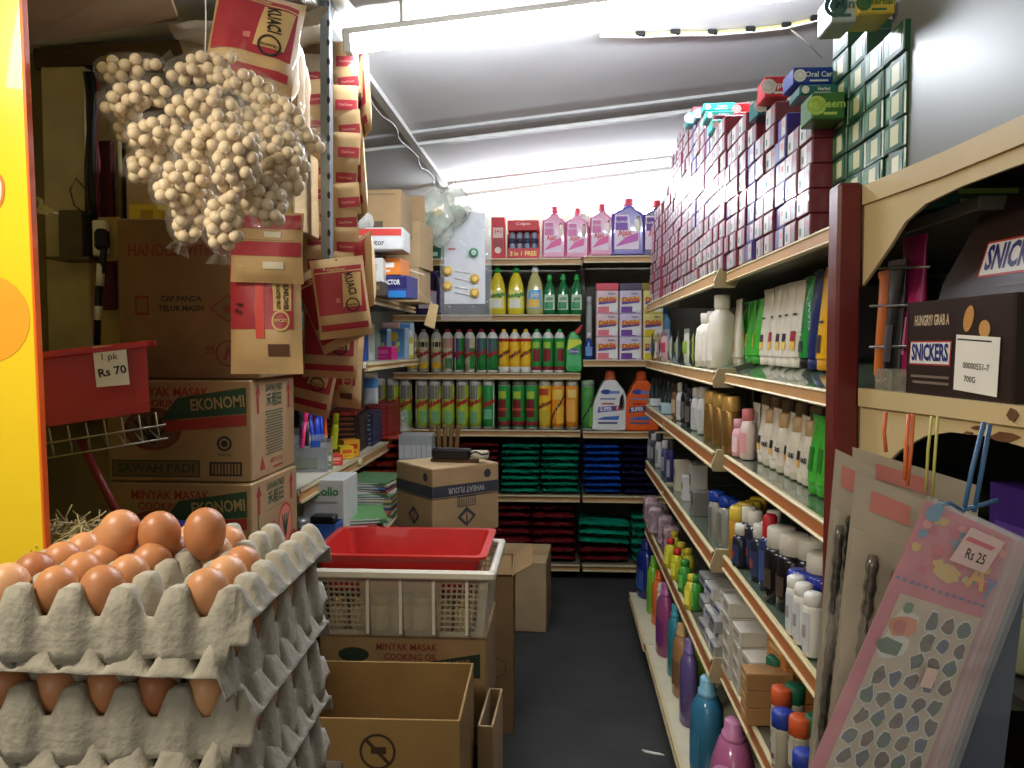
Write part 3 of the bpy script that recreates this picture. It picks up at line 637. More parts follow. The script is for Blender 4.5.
stack('blue', 583.5, 622, zB, 8, .0315, 'of blue bags', 'blue bags')
stack('navy', 622.5, 660, zB, 8, .0315, 'of black-blue bags in the corner', 'navy bags')
stack('maroon', 486, 531, zC, 7, .042, 'beside the basket, lowest shelf', 'dark red bags below')
stack('maroon', 531.5, 576, zC, 7, .042, 'beside the divider, lowest shelf', 'dark red bags below')
a = pY(578, 563, YB).x; c = pY(631, 563, YB).x
stack('maroon', 579, 630, zC, 2, .042, 'under the long green bags', 'dark red bags below')
for i in range(3):
    place('bagl%d' % i, bagfn('green', c - a, 30 + i), 'wide green powder bag, %s of three lying on dark red bags' % ('lowest', 'middle', 'top')[i], ((a + c) / 2, YB + .15, zC + .087 + i * .043), 0, 'wide green bags', rot=(0, rad(2.5), 0))
stack('green', 632, 668, zC, 6, .041, 'in the corner of the lowest shelf', 'green bags below')
# ================================================================== TOOTHPASTE CARTONS (ends towards the aisle, long axis into the shelf)
mar, grnb, wpn = M('carton_maroon', (118, 44, 56), .28, .08, coat=.4), M('carton_green', (28, 84, 56), .28, .08, coat=.4), M('carton_white_panel', (200, 194, 190), .3, .04, coat=.3)
greyp, purp, tealp, bluep, redb = M('carton_grey_panel', (136, 128, 134), .3, .08), M('carton_violet', (70, 52, 120), .28, .08), M('carton_teal', (50, 160, 150), .3, .06), M('carton_blue', (34, 62, 150), .3, .06), M('carton_red', (206, 54, 62), .3, .06)
palel = M('carton_pale_label', (206, 204, 158), .35, .05)
TW, TH_, TD = .0655, .0385, .175
def paste(kind):
    def fn():
        body = {'m': mar, 'v': purp, 'g': grnb, 't': tealp, 'b': bluep, 'r': redb, 'p': mar}[kind]
        b = MB(); b.box((0, TD / 2, TH_ / 2), (TW - .0015, TD, TH_ - .001), body, .0015)
        F = lambda x, z, k: FRONT(x, -.0006 - .0003 * k, z)
        if kind == 'g':
            b.rect(.052, .028, K(40, 104, 70, .3), F(0, TH_ / 2, 0)); b.rect(.024, .024, palel, F(.004, TH_ / 2, 1)); b.rect(.010, .024, K(96, 140, 96), F(-.018, TH_ / 2, 1))
        elif kind == 'm':
            b.rect(.034, .032, wpn, F(-.014, TH_ / 2, 0)); b.rect(.022, .032, greyp, F(.0165, TH_ / 2, 0)); b.rect(.009, .012, K(40, 110, 90), F(-.018, TH_ / 2 - .004, 1)); b.rect(.008, .008, redb, F(.015, TH_ / 2 + .006, 1))
        elif kind == 'p':
            b.rect(.050, .028, K(190, 176, 186, .3), F(0, TH_ / 2, 0)); b.rect(.020, .014, K(150, 70, 90), F(-.008, TH_ / 2, 1)); b.rect(.010, .022, wpn, F(.016, TH_ / 2, 1))
        elif kind == 'v':
            b.rect(.028, .030, wpn, F(.012, TH_ / 2, 0)); b.rect(.022, .03, K(92, 100, 150, .3), F(-.016, TH_ / 2, 0)); b.rect(.012, .010, K(220, 120, 110), F(.012, TH_ / 2 + .004, 1))
        else: b.rect(.05, .026, wpn, F(0, TH_ / 2, 0)); b.rect(.02, .02, body, F(-.008, TH_ / 2, 1))
        # printing on the two long sides and on the top
        acc = {'g': K(160, 190, 80), 't': wpn, 'b': wpn, 'r': wpn}.get(kind, wpn)
        X = FRONT(0, 0, 0)
        for Y in (T(-TW / 2 - .0001, TD / 2, TH_ / 2, 90, 0, -90), T(TW / 2 + .0001, TD / 2, TH_ / 2, 90, 0, 90)):
            if kind != 'm': b.disc(.010, acc, Y @ T(-.055, 0, .0004))
            b.rect(.07, .012, acc, Y @ T(.012, .004, .0004)); b.rect(.05, .004, acc, Y @ T(.004, -.01, .0004))
        b.rect(.03, .10, acc if kind in 'tbr' else greyp, TOPF(0, TD / 2, TH_ - .0004 + .0003)); return tag(b.build('toothpaste_box'), None, 'box')
    return fn
PN = {'m': 'dark red', 'v': 'violet', 'g': 'dark green', 't': 'teal', 'b': 'blue', 'r': 'bright red', 'p': 'faded pink'}
GA = {'m': 'dark red toothpaste boxes', 'v': 'violet toothpaste boxes', 'g': 'dark green toothpaste boxes', 'p': 'faded toothpaste boxes'}
ZA = SH['A'][0] + .001
paste_n = 0; far = []
def put_paste(kind, xf, y, z, lab, jit=True):
    jx = R.uniform(-.003, .002) if jit else 0
    place('paste' + kind, paste(kind), lab, (xf + jx, y, z), -math.pi / 2 + (R.uniform(-.03, .03) if jit else 0), GA.get(kind))
# bay 1: columns counted from the dark red post
col_y = [1.055 + TW * i for i in range(13)]; col_x = [.418, .418, .418, .416, .386, .384, .382, .380, .378, .376, .374, .372, .370]
hts1 = [6, 6, 7, 8, 5, 5, 6, 7, 6, 7, 8, 8, 8]
for i, y in enumerate(col_y):
    for r in range(hts1[i]):
        k = 'g' if i < 4 else ('v' if (i in (6, 9) and r < 6) or (i > 11 and r % 3 == 0) else 'm')
        put_paste(k, col_x[i], y, ZA + r * TH_, '%s toothpaste box end, %s layer up, %s column from the dark red post' % (PN[k], ORD[r + 1], ORD[i + 1]))
# bays 2 and 3 (counted on from the cream bracket)
col2 = [1.885 + TW * i for i in range(22)]
hts2 = [9, 9, 10, 10, 11, 12, 12, 13, 13, 13, 13, 13, 12, 12, 11, 11, 10, 10, 9, 9, 8, 8]
for i, y in enumerate(col2):
    for r in range(hts2[i]):
        k = 'v' if i in (3, 6) and r > 3 else ('p' if i > 8 else 'm')
        if i > 16: far.append((y, ZA + .003 + r * TH_)); continue
        put_paste(k, .366, y, ZA + .003 + r * TH_, '%s toothpaste box end, %s layer up, %s column beyond the cream bracket' % (PN[k], ORD[r + 1], ORD[i + 1]))
b = MB()
for y, z in far:
    X = T(.360 + R.uniform(-.005, .004), y, z, 0, 0, -90); b.box((0, TD / 2, TH_ / 2), (TW - .0015, TD, TH_ - .001), mar, 0, X)
    b.rect(.05, .028, K(190, 176, 186, .3), X @ FRONT(0, -.0006, TH_ / 2)); b.rect(.02, .014, K(150, 70, 90), X @ FRONT(-.008, -.0009, TH_ / 2))
tag(b.build('toothpaste_boxes'), 'faded toothpaste box ends massed at the end wall corner of the run', 'boxes', None, 'stuff')
# boxes lying across the tops, long printed side towards the viewer
def side_box(body, acc, word, w=.19, h=.040, d=.05, key=''):
    def pr(b):
        b.disc(h * .36, acc, FRONT(-w * .36, -d / 2 - .0006, h / 2), r0=.6); b.disc(h * .2, acc, FRONT(-w * .36, -d / 2 - .0006, h / 2))
        b.text(word, h * .42, acc, FRONT(w * .08, -d / 2 - .0006, h * .55), .02); b.rect(w * .4, h * .1, acc, FRONT(w * .05, -d / 2 - .0006, h * .2))
    return box_thing('toothpaste_box', 'box', w, d, h, body, pr, .002)
zt2 = ZA + .003
def across(px0, px1, y0, y1, Y, body, acc, word, lab, key):
    a = pY(px0, y1, Y); c = pY(px1, y0, Y); h = (pY(px0, y0, Y) - a).z; w = (c - a).length
    place(key, side_box(body, acc, word, abs(c.x - a.x), h, .06), lab, ((a.x + c.x) / 2, Y + .03, a.z), R.uniform(-.05, .05))
    # carton under it down to the stack
for j, (y0, y1, q0, q1) in enumerate(((103, 110.5, 704, 736), (111, 119, 706, 738), (119.5, 130, 712, 744))):
    across(q0, q1, y0, y1, 2.06 - .05 * j, tealp, wht, 'Colgate', 'teal toothpaste box lying lengthwise, %s of three steps' % ('upper', 'middle', 'lower')[j], 'teal%d' % j)
across(688, 697, 112, 124, 2.30, tealp, wht, '', 'small teal box end at the far top of the stacks', 'tsm1'); across(696.5, 704, 108, 119, 2.20, M('carton_teal_dark', (30, 100, 104), .3), wht, '', 'dark teal box end beside the teal boxes', 'tsm2')
across(730, 747, 128, 140, 1.90, K(110, 190, 200, .3), wht, 'Oral', 'pale blue toothpaste box below the teal boxes', 'pbl')
across(735, 750, 103, 115, 2.0, redb, wht, '', 'red toothpaste box behind the teal boxes', 'rdt')
across(765, 791, 76, 97, 1.50, redb, wht, 'Optic', 'bright red and white toothpaste box above the dark red ends', 'rdx')
across(793, 840, 67, 84.5, 1.30, bluep, wht, 'Oral Care', 'large royal blue toothpaste box above the green one', 'blx')
across(800, 842, 84.5, 95, 1.26, K(30, 100, 96, .3), wht, 'Herbal', 'teal-green toothpaste box under the royal blue one', 'grx')
across(812, 846, 92, 119, 1.22, K(60, 110, 56, .3), K(170, 200, 90), 'Neem', 'olive green toothpaste box with round lime emblem', 'olx')
across(757, 777, 97, 115, 1.56, M('carton_teal_dark', (30, 100, 104), .3), wht, '', 'dark teal box end under the red and white box', 'tdk')
def pile(px0, px1, y1, Y, z0): pass
across(858, 896, -8, 14, 1.05, K(206, 180, 70, .4), K(60, 110, 60), 'Herbal', 'yellow carton on top of the dark green boxes', 'yel')
across(832, 858, -10, 22, 1.06, K(170, 180, 176, .3), K(60, 100, 90), 'Mint', 'pale silver carton on top of the dark green boxes', 'slv')
# things on shelf A corner: red sleeve with cream rolls, pinkish bag, grey wrapped pack
t = thing('roll_sleeve', 'red card sleeve holding two cream rolls at the shelf corner', 'box'); t.location = (.40, 3.20, SH['A'][0] + .006)
b = MB(); b.box((0.03, .05, .04), (.06, .006, .09), redb, 0, T(0, 0, 0, -12)); b.box((.03, 0, .002), (.07, .12, .004), redb); b.build('sleeve', t)
for i in (-1, 1): b = MB(); b.tube([(-.0, i * .03 - .025, .022), (-.0, i * .03 + .025, .022)], .02, M('cream_roll', (214, 190, 160), .8), 12); b.build('roll', t)
# ================================================================== RIGHT SHELF GOODS (front towards the aisle)
def R_at(px, X): return pX(px, 400, X).y
def aisle(key, fn, lab, px, X, z, rz=0, group=None, sc=None):
    if X > .3 and z > .2 and R_at(px, X) > 3.32: X = max(.372, X * 3.32 / R_at(px, X))
    return place(key, fn, lab, (X, min(R_at(px, X), 3.335 if z > .2 else 9), z), -math.pi / 2 + rz, group, sc=sc)
def tube_fn(h, r, body, cap, word, wm, bands=(), name='shampoo_tube'):
    """flattened standing tube: round cap at the foot, crimped flat top"""
    def fn():
        t = thing(name, None, 'tube'); b = MB()
        def f(u, v):
            a = 2 * math.pi * u; k = v ** 1.5; sx = r * (1 + .12 * k); sy = r * (.72 * (1 - k) + .06 * k); return (sx * math.sin(a), -sy * math.cos(a), .02 + (h - .02) * v)
        b.surf(f, 16, 8, body, True); b.box((0, 0, h - .002), (r * 2.24, .003, .010), body)
        for z0, z1, m, hw in bands:
            b.surf(lambda u, v: ((u - .5) * 2 * hw * r, -r * (.72 * (1 - (((z0 + (z1 - z0) * v) - .02) / (h - .02)) ** 1.5) + .06 * (((z0 + (z1 - z0) * v) - .02) / (h - .02)) ** 1.5) * math.sqrt(max(0, 1 - ((u - .5) * 2 * hw) ** 2)) - .0012, z0 + (z1 - z0) * v), 6, 3, m)
        b.build('body', t)
        c = MB(); c.lathe([(r * .8, 0), (r * .86, .002), (r * .86, .02), (r * .7, .022)], cap, 14, 1, .75); c.build('cap', t)
        if word: c = MB(); c.text(word, r * .62, wm, FRONT(0, -r * .66, h * .55, 90), .02); c.build('lettering', t)
        return t
    return fn
GT = 'standing shampoo tubes'
gtube = M('green_tube', (70, 176, 60), .25, .06, coat=.4); wtube = M('white_tube', (218, 212, 196), .35, .04, coat=.2)
zB = SH['B'][0]; XBt = .452
def zBat(X): return zB - .002 + .035 * min(1, (X - .38) / .116) + .001
tg = tube_fn(.145, .026, gtube, K(60, 150, 50), '', wht, [(.04, .07, K(190, 170, 60), .3)])
tw = tube_fn(.163, .027, wtube, wtube, '', inkk, [(.05, .066, K(60, 40, 60), .34), (.034, .05, K(226, 190, 90), .4), (.10, .104, inkk, .3)])
tw2 = tube_fn(.163, .027, wtube, wtube, '', inkk, [(.05, .07, K(150, 40, 50), .5), (.034, .05, K(226, 180, 80), .5), (.10, .104, inkk, .4)])
tn = [(745.5, tg, 'g', 'bright green shampoo tube, %s of three beside the white bottles'), (752, tg, 'g', 'bright green shampoo tube, %s of three beside the white bottles'), (759.5, tg, 'g', 'bright green shampoo tube, %s of three beside the white bottles'),
      (768, tw, 'w', 'white shampoo tube, %s of five in the row'), (776.5, tw2, 'w2', 'white shampoo tube with red mark, %s of five in the row'), (784.5, tw, 'w', 'white shampoo tube, %s of five in the row'), (791, tw, 'w', 'white shampoo tube, %s of five in the row'), (799.5, tw2, 'w2', 'white shampoo tube with red mark, %s of five in the row')]
for i, (px, fn, k, lab) in enumerate(tn):
    aisle('st' + k, fn, lab % ORD[i + 1 if k == 'g' else i - 2], px, XBt + .003 * (i % 2), zBat(XBt), R.uniform(-.1, .1), GT)
aisle('stg2', tube_fn(.165, .028, M('deep_green_tube', (40, 140, 62), .25, coat=.4), black, 'HERBAL', wht, [(.03, .05, inkk, .4)]), 'tall deep green shampoo tube beside the navy one', 809.5, XBt, zBat(XBt))
aisle('stn', tube_fn(.172, .028, K(28, 44, 96, .25), K(28, 44, 96), 'CLEAR', K(170, 180, 210)), 'navy blue shampoo tube in the row on the upper shelf', 818.5, XBt, zBat(XBt))
aisle('sty', tube_fn(.172, .028, K(224, 170, 40, .25), K(210, 150, 30), '', wht, [(.03, .06, inkk, .4), (.08, .084, inkk, .5)]), 'golden yellow shampoo tube next to the dark red post', 828, XBt, zBat(XBt))
aisle('sto', tube_fn(.158, .026, wtube, wtube, '', wht, [(.03, .06, K(226, 110, 50), .5)]), 'white shampoo tube with orange flame mark behind the white bottles', 738, .43, zBat(.43))
WB = [(.030, 0), (.034, .004), (.035, .05), (.033, .10), (.030, .125), (.018, .137), (.016, .142)]
wbot = bottle('lotion_bottle', 'bottle', WB, wtube, [(.017, .140), (.019, .144), (.0195, .172), (.015, .174)], wtube, [(.02, .1, -40, 40, K(222, 214, 198))], n=18)
aisle('wb', wbot, 'large white lotion bottle at the cream bracket on the upper shelf', 721, .392, zB + .006, sc=(1.0, 1.0, 1.04))
aisle('wb', wbot, 'slimmer white lotion bottle just behind the large white one', 706.5, .385, zB + .006, sc=(.92, .92, .82))
aisle('wb', wbot, 'second white lotion bottle behind the large white one', 713, .395, zB + .006, sc=(.9, .9, .84))
SB = [(.018, 0), (.021, .003), (.021, .07), (.017, .085), (.011, .09)]
def small_bottle(key, body, cap, lab=None, h=1.0, word='', wm=inkk, sy=.8):
    return bottle('cosmetic_bottle', 'bottle', SB, body, [(.012, .089), (.0135, .092), (.0135, .115), (.011, .117)], cap, [(.015, .062, -60, 60, lab)] if lab else [], [(word, .012, .045, 0, 0, wm)] if word else [], 1.0, sy, 12)
def sachet_pack(body, acc):
    def fn():
        t = thing('sachet_pack', None, 'pack'); b = MB()
        b.surf(lambda u, v: ((u - .5) * .055, -.010 * math.sin(math.pi * u) * math.sin(math.pi * min(1, v * 1.15)), .105 * v), 6, 8, body); b.surf(lambda u, v: ((u - .5) * .055, .010 * math.sin(math.pi * u) * math.sin(math.pi * min(1, v * 1.15)), .105 * v), 6, 8, body); b.build('pouch', t)
        b = MB(); b.surf(lambda u, v: ((u - .5) * .04, -.0115 * math.sin(math.pi * (.14 + .72 * u)) * math.sin(math.pi * (.3 + .35 * v)) - .001, .105 * (.28 + .35 * v)), 6, 4, acc); b.build('label', t); return t
    return fn
for i, (px, c, a, nm) in enumerate(((652, (110, 130, 150), (190, 180, 190), 'blue-grey'), (657.5, (196, 150, 160), (230, 220, 216), 'pink'), (664, (214, 170, 176), (190, 70, 90), 'rose'), (671, (206, 204, 190), (150, 160, 120), 'off-white'), (677.5, (190, 196, 180), (120, 150, 80), 'pale sage'), (686, (204, 206, 190), (140, 170, 60), 'white and lime'), (693, (150, 170, 60), (60, 70, 40), 'lime'), (699, (40, 40, 44), (90, 90, 90), 'black'))):
    aisle('sp%d' % i, sachet_pack(K(*c), K(*a)), '%s standing pack at the far corner of the upper shelf' % nm, px, .385, zB + .008, R.uniform(-.3, .3), sc=(1, 1, 1.0 if i < 5 else 1.02))
# ---- shelf C -------------------------------------------------------------------------------------------------------------------
zC_ = SH['C'][0] + .001
gold = M('gold_can', (150, 116, 62), .3, .08, metal=.55); goldc = M('gold_cap', (206, 166, 92), .35, .06, metal=.3)
gcan = bottle('deodorant_can', 'spray can', [(.022, 0), (.0245, .003), (.0245, .105), (.022, .11)], gold, [(.0235, .108), (.0248, .111), (.0248, .140), (.022, .145), (0, .145)], goldc, [(.02, .09, -30, 30, K(120, 90, 50))], n=14)
for i, px in enumerate((712.5, 721.5, 731.5)):
    aisle('gcan', gcan, 'gold deodorant can, %s of three above the cream bracket' % ('farthest', 'middle', 'closest')[i], px, .392, zC_ - .002, 0, 'gold deodorant cans', sc=(.86, .86, .93))
dtube = tube_fn(.105, .022, K(52, 62, 62, .3), K(40, 46, 46), '', wht, [(.04, .06, K(90, 100, 100), .5)], 'cream_tube')
for i, px in enumerate((652.5, 656.5, 660.5, 664.5, 668.5, 672.5)): aisle('dt', dtube, 'dark grey-green cream tube, %s from the end wall' % ORD[i + 1], px, .41, zC_ + .004, R.uniform(-.2, .2), 'dark cream tubes')
aisle('dtb', box_thing('soap_box', 'box', .10, .05, .035, K(170, 190, 190), lambda b: b.rect(.06, .016, K(60, 100, 160), FRONT(0, -.0256, .018))), 'low pale blue and white box before the dark tubes', 667, .385, zC_ + .003)
aisle('dtw', box_thing('soap_box', 'box', .07, .05, .03, K(206, 210, 200), lambda b: b.rect(.04, .012, K(90, 130, 120), FRONT(0, -.0256, .015))), 'low white box before the dark tubes', 655, .385, zC_ + .003)
kb = small_bottle('k', K(24, 24, 26, .3), K(30, 30, 32), K(90, 86, 80)); kw = small_bottle('w', K(214, 212, 204), K(220, 218, 210), K(180, 182, 178)); kbr = small_bottle('br', K(120, 80, 50), K(60, 40, 30), K(190, 160, 120))
for i, (px, f, n, nm) in enumerate(((677, kbr, 'kbr', 'brown roll-on bottle'), (682, kw, 'kw', 'white roll-on bottle'), (686.5, kb, 'kb', 'black roll-on bottle'), (691.5, kb, 'kb', 'black roll-on bottle'), (697.5, kw, 'kw', 'white roll-on bottle'), (704, kw, 'kw', 'white roll-on bottle'))):
    aisle(n, f, '%s, %s one from the gold cans' % (nm, ORD[6 - i]), px, .395, zC_ + .004, 0, 'roll-on bottles', sc=(1.1, 1.1, 1.0 + .06 * (i % 3)))
pkb = small_bottle('pk', K(222, 170, 176), K(206, 150, 160), K(232, 200, 200)); pk2 = small_bottle('pk2', K(226, 206, 200), K(206, 120, 120), K(214, 150, 150))
aisle('pkb', pkb, 'small pink bottle with rose cap beside the gold cans', 739.5, .40, zC_, sc=(.9, .9, .72)); aisle('pk2', pk2, 'pale pink bottle with coral cap behind the small pink one', 748.5, .41, zC_, sc=(1, 1, .95))
tb1 = tube_fn(.115, .022, wtube, wtube, '', inkk, [(.04, .056, K(40, 34, 34), .5), (.028, .04, K(226, 170, 90), .5)], 'cream_tube'); tb2 = small_bottle('cw', K(222, 214, 196), K(190, 160, 120), K(214, 206, 190), word='CARE', wm=inkk)
cols = [(757, 'n'), (765.5, 'a'), (772, 'b'), (778, 'a'), (786, 'b'), (793, 'a'), (800, 'b'), (806.5, 'a'), (813, 'b')]
for i, (px, k) in enumerate(cols):
    lab = 'white %s, %s along the middle shelf from the pink bottles' % ('cream tube with dark print' if k != 'b' else 'tan-capped lotion bottle', ORD[i + 1])
    X = .434 + .012 * (i / 8)
    aisle('tb' + ('2' if k == 'b' else '1'), tb2 if k == 'b' else tb1, lab, px, X, zC_, R.uniform(-.15, .15), 'white cosmetics on the middle shelf', sc=(1.0, 1.0, 1.04 if k != 'b' else 1.0))
for i, px in enumerate((753, 763, 774, 788, 803)):
    aisle('tb2', tb2, 'rear-row lotion bottle with tan cap, %s behind the white cosmetics' % ORD[i + 1], px + 14, .50, zC_, 0, 'rear lotion bottles', sc=(1, 1, 1.12))
gl2 = tube_fn(.13, .022, gtube, K(60, 150, 50), '', wht, [(.04, .08, K(40, 120, 40), .5)], 'cream_tube')
aisle('gl2', gl2, 'bright green cream tube, first of two next to the post', 819, .432, zC_); aisle('gl2', gl2, 'bright green cream tube squeezed against the dark red post', 828, .436, zC_)
# ---- shelf D -------------------------------------------------------------------------------------------------------------------
zD_ = SH['D'][0] + .001
for i, (px, c, nm, s) in enumerate(((650, (90, 90, 90), 'grey'), (655, (60, 60, 70), 'dark grey'), (660, (200, 200, 196), 'white'), (666, (70, 74, 110), 'slate blue'), (671, (44, 40, 90), 'indigo')) and
        ((650, (90, 90, 90), 'grey', 1.1), (655, (60, 60, 70), 'dark grey', 1.0), (660, (200, 200, 196), 'white', 1.15), (666, (70, 74, 110), 'slate blue', 1.1), (672, (44, 40, 90), 'indigo', 1.3))):
    aisle('dsm%d' % i, small_bottle('d%d' % i, K(*c), K(206, 204, 196) if i % 2 else K(60, 60, 60), K(150, 150, 150)), 'small %s bottle near the corner on the fourth shelf' % nm, px, .385, zD_ + .003, sc=(1, 1, s))
def bx(w, d, h, c, a, name='cosmetic_box'): return box_thing(name, 'box', w, d, h, K(*c), lambda b: (b.rect(w * .7, h * .3, K(*a), FRONT(0, -d / 2 - .0006, h * .6)), b.rect(w * .5, h * .08, K(*a), FRONT(0, -d / 2 - .0006, h * .25))))
aisle('dbx1', bx(.05, .05, .10, (196, 186, 160), (120, 110, 100)), 'tall beige cosmetic box in the fourth shelf row', 683, .40, zD_ + .002); aisle('dbx2', bx(.045, .05, .075, (206, 204, 196), (130, 130, 130)), 'white cosmetic box in the fourth shelf row', 691, .40, zD_ + .002)
aisle('dbx3', bx(.05, .05, .115, (190, 186, 176), (40, 40, 44)), 'pale box with black print behind the blue-capped bottles', 699, .42, zD_ + .002)
aisle('dbx4', bx(.05, .05, .07, (120, 116, 110), (60, 60, 64)), 'grey box with black print before the blue-capped bottles', 702, .395, zD_ + .002)
clearb = M('clear_bottle', (150, 150, 140), .1, .06, coat=.6)
bc = bottle('tonic_bottle', 'bottle', [(.023, 0), (.025, .003), (.025, .105), (.02, .118)], clearb, [(.0225, .116), (.0235, .12), (.0235, .142), (.02, .146), (0, .146)], K(30, 60, 150, .25), [(.01, .1, -40, 40, K(112, 110, 104)), (.01, .1, -75, -55, K(196, 194, 188))], n=14)
for i, (px, X) in enumerate(((719, .39), (729, .40), (740, .415))): aisle('bc', bc, 'clear bottle with royal blue cap, %s of three on the fourth shelf' % ('closest to the aisle', 'middle', 'innermost')[i], px, X, zD_ - .003, 0, 'blue-capped bottles', sc=(.9, .9, .84))
ycan = bottle('deodorant_can', 'spray can', [(.02, 0), (.022, .003), (.022, .10), (.019, .105)], M('amber_can', (176, 130, 46), .2, .08, coat=.4), [(.0205, .103), (.0215, .106), (.0215, .135), (.018, .14), (0, .14)], K(206, 176, 60), n=12)
for i, (px, X) in enumerate(((737.5, .40), (744, .425), (751, .445), (757, .47))): aisle('ycan', ycan, 'amber can with mustard yellow cap, %s in from the aisle' % ORD[i + 1], px + 3, X, zD_, 0, 'yellow-capped cans', sc=(1, 1, .86))
dk = bottle('medicine_bottle', 'bottle', [(.018, 0), (.021, .004), (.021, .085), (.014, .1)], K(30, 36, 52, .2), [(.0135, .098), (.016, .101), (.016, .130), (.013, .133)], K(212, 208, 196), [(.012, .07, -60, 60, K(44, 56, 90)), (.03, .05, -40, 30, K(150, 60, 60))], n=12)
for i, (px, X, s) in enumerate(((744, .395, .78), (751, .41, 1.1), (757.5, .42, 1.05), (763, .41, .98), (769.5, .425, 1.0), (776, .45, 1.12))):
    aisle('dk', dk, 'dark medicine bottle with white cap, %s from the yellow-capped cans' % ORD[i + 1], px, X, zD_, 0, 'white-capped dark bottles', sc=(1, 1, s * .9))
aisle('dkr', bottle('medicine_bottle', 'bottle', [(.018, 0), (.021, .004), (.021, .09), (.014, .105)], K(36, 50, 90, .2), [(.0135, .103), (.015, .106), (.014, .145), (.01, .15)], K(190, 40, 50), [(.02, .08, -60, 60, K(60, 80, 130))], n=12), 'dark blue bottle with tall red cap among the white caps', 772, .412, zD_)
bk = bottle('hair_cream_bottle', 'bottle', [(.026, 0), (.03, .004), (.03, .10), (.024, .112)], K(22, 22, 26, .2), [(.023, .110), (.026, .113), (.026, .150), (.022, .154), (0, .154)], K(206, 200, 186), [(.03, .07, -40, 40, K(70, 60, 50))], n=14)
for i, (px, X, s) in enumerate(((784, .415, .98), (797, .425, .97), (815, .45, .95), (826, .44, .93))): aisle('bk', bk, 'black hair cream bottle with wide white cap, %s towards the post' % ORD[i + 1], px, X, zD_, 0, 'black hair cream bottles', sc=(1.05, 1.05, s * .94))
bcap = bottle('deodorant_stick', 'deodorant', [(.02, 0), (.022, .003), (.022, .07), (.02, .074)], K(30, 40, 96, .25), [(.02, .073), (.0215, .076), (.0215, .098), (.018, .102), (0, .102)], K(36, 52, 140, .2), n=12)
for i, (px, X) in enumerate(((803, .405), (812, .415), (821, .425), (829, .432))): aisle('bcap', bcap, 'blue-capped deodorant stick, %s before the black hair cream bottles' % ORD[i + 1], px, X, zD_, 0, 'blue deodorant sticks', sc=(1, 1, 1.0))
wst = bottle('roll_on_stick', 'deodorant', [(.014, 0), (.016, .003), (.016, .075), (.014, .080)], K(222, 220, 212), [(.0135, .079), (.0155, .081), (.0155, .096), (.010, .1), (0, .1)], K(226, 224, 216), [(.01, .07, -30, 50, K(200, 204, 206)), (.03, .05, -20, 30, K(150, 150, 150))], n=12)
for i, px in enumerate((799.5, 807.5, 817.5)): aisle('wst', wst, 'white roll-on stick, %s of three at the shelf front' % ORD[i + 1], px, .392, zD_, 0, 'white roll-on sticks')
# ---- shelf E -------------------------------------------------------------------------------------------------------------------
zE_ = SH['E'][0] + .001
def floral(seed):
    def fn():
        rr = random.Random(seed); t = thing('napkin_pack', None, 'pack'); pb = M('pink_floral', (176, 150, 152), .3, .5, 60, coat=.3); b = MB(); b.box((0, 0, .05), (.055, .06, .10), pb, .012); b.build('pack', t)
        b = MB()
        for k in range(9): b.disc(rr.uniform(.005, .010), (K(180, 60, 90), K(226, 214, 214), K(150, 130, 150))[k % 3], FRONT(rr.uniform(-.018, .018), -.0305 - .0003 * k, .014 + k * .009), n=7)
        b.build('label', t); return t
    return fn
for i, (px, X) in enumerate(((649, .37), (653, .385), (657.5, .37), (662, .40), (667, .385), (673, .39))):
    aisle('fl%d' % (i % 3), floral(i % 3), 'pink floral pack, %s from the end wall on the fifth shelf' % ORD[i + 1], px, X, zE_ + .003, R.uniform(-.3, .3), 'pink floral packs', sc=(1, 1, 1.1 - .12 * (i % 2)))
def fruit_bottle(c, cap): return bottle('juice_cleaner_bottle', 'bottle', [(.018, 0), (.021, .003), (.021, .06), (.016, .072), (.010, .08)], K(*c, .2), [(.0115, .079), (.013, .081), (.013, .096), (.010, .098)], K(*cap), [(.015, .055, -60, 60, K(min(255, c[0] + 40), min(255, c[1] + 40), c[2] + 20))], n=12)
fb = [fruit_bottle((196, 190, 50), (190, 44, 40)), fruit_bottle((206, 196, 70), (214, 196, 60)), fruit_bottle((70, 150, 60), (60, 140, 60))]
for i, (px, X, k) in enumerate(((672, .362, 0), (676, .39, 1), (679, .365, 0), (683, .39, 1), (687, .37, 2), (690, .40, 1), (694, .365, 1), (698, .375, 2))):
    aisle('fb%d' % k, fb[k], '%s bottle with %s cap, %s beyond the floral packs' % (('yellow', 'pale yellow', 'green')[k], ('red', 'yellow', 'green')[k], ORD[i + 1]), px, X, zE_ + .003, 0, 'small fruit-coloured bottles')
gb = bx(.075, .09, .030, (150, 150, 146), (70, 74, 96), 'soap_box'); gb2 = bx(.075, .09, .030, (196, 194, 186), (60, 80, 140), 'soap_box')
for c, (Y0, n) in enumerate(((2.05, 5), (1.965, 5), (1.91, 4))):
    for r in range(n):
        k = (r + c) % 2; place('gb%d' % k, (gb, gb2)[k], '%s soap box, %s layer up, %s stack from the fifth shelf bracket' % (('grey', 'white')[k], ORD[r + 1], ORD[3 - c]), (.405 + .01 * (r % 2), Y0, zE_ + .003 + r * .0305), -math.pi / 2 + R.uniform(-.08, .08), 'soap boxes on the fifth shelf')
place('gbt', bx(.10, .08, .026, (206, 204, 198), (170, 174, 176), 'soap_box'), 'white soap box lying on top of the grey stack', (.42, 1.93, zE_ + .005 + 4 * .0305), -1.4)
wb_ = bx(.07, .09, .034, (196, 190, 176), (150, 140, 120), 'soap_box'); ob = bx(.095, .14, .036, (186, 120, 60), (214, 170, 110), 'soap_box'); gob = bx(.05, .09, .034, (160, 120, 76), (206, 180, 130), 'soap_box')
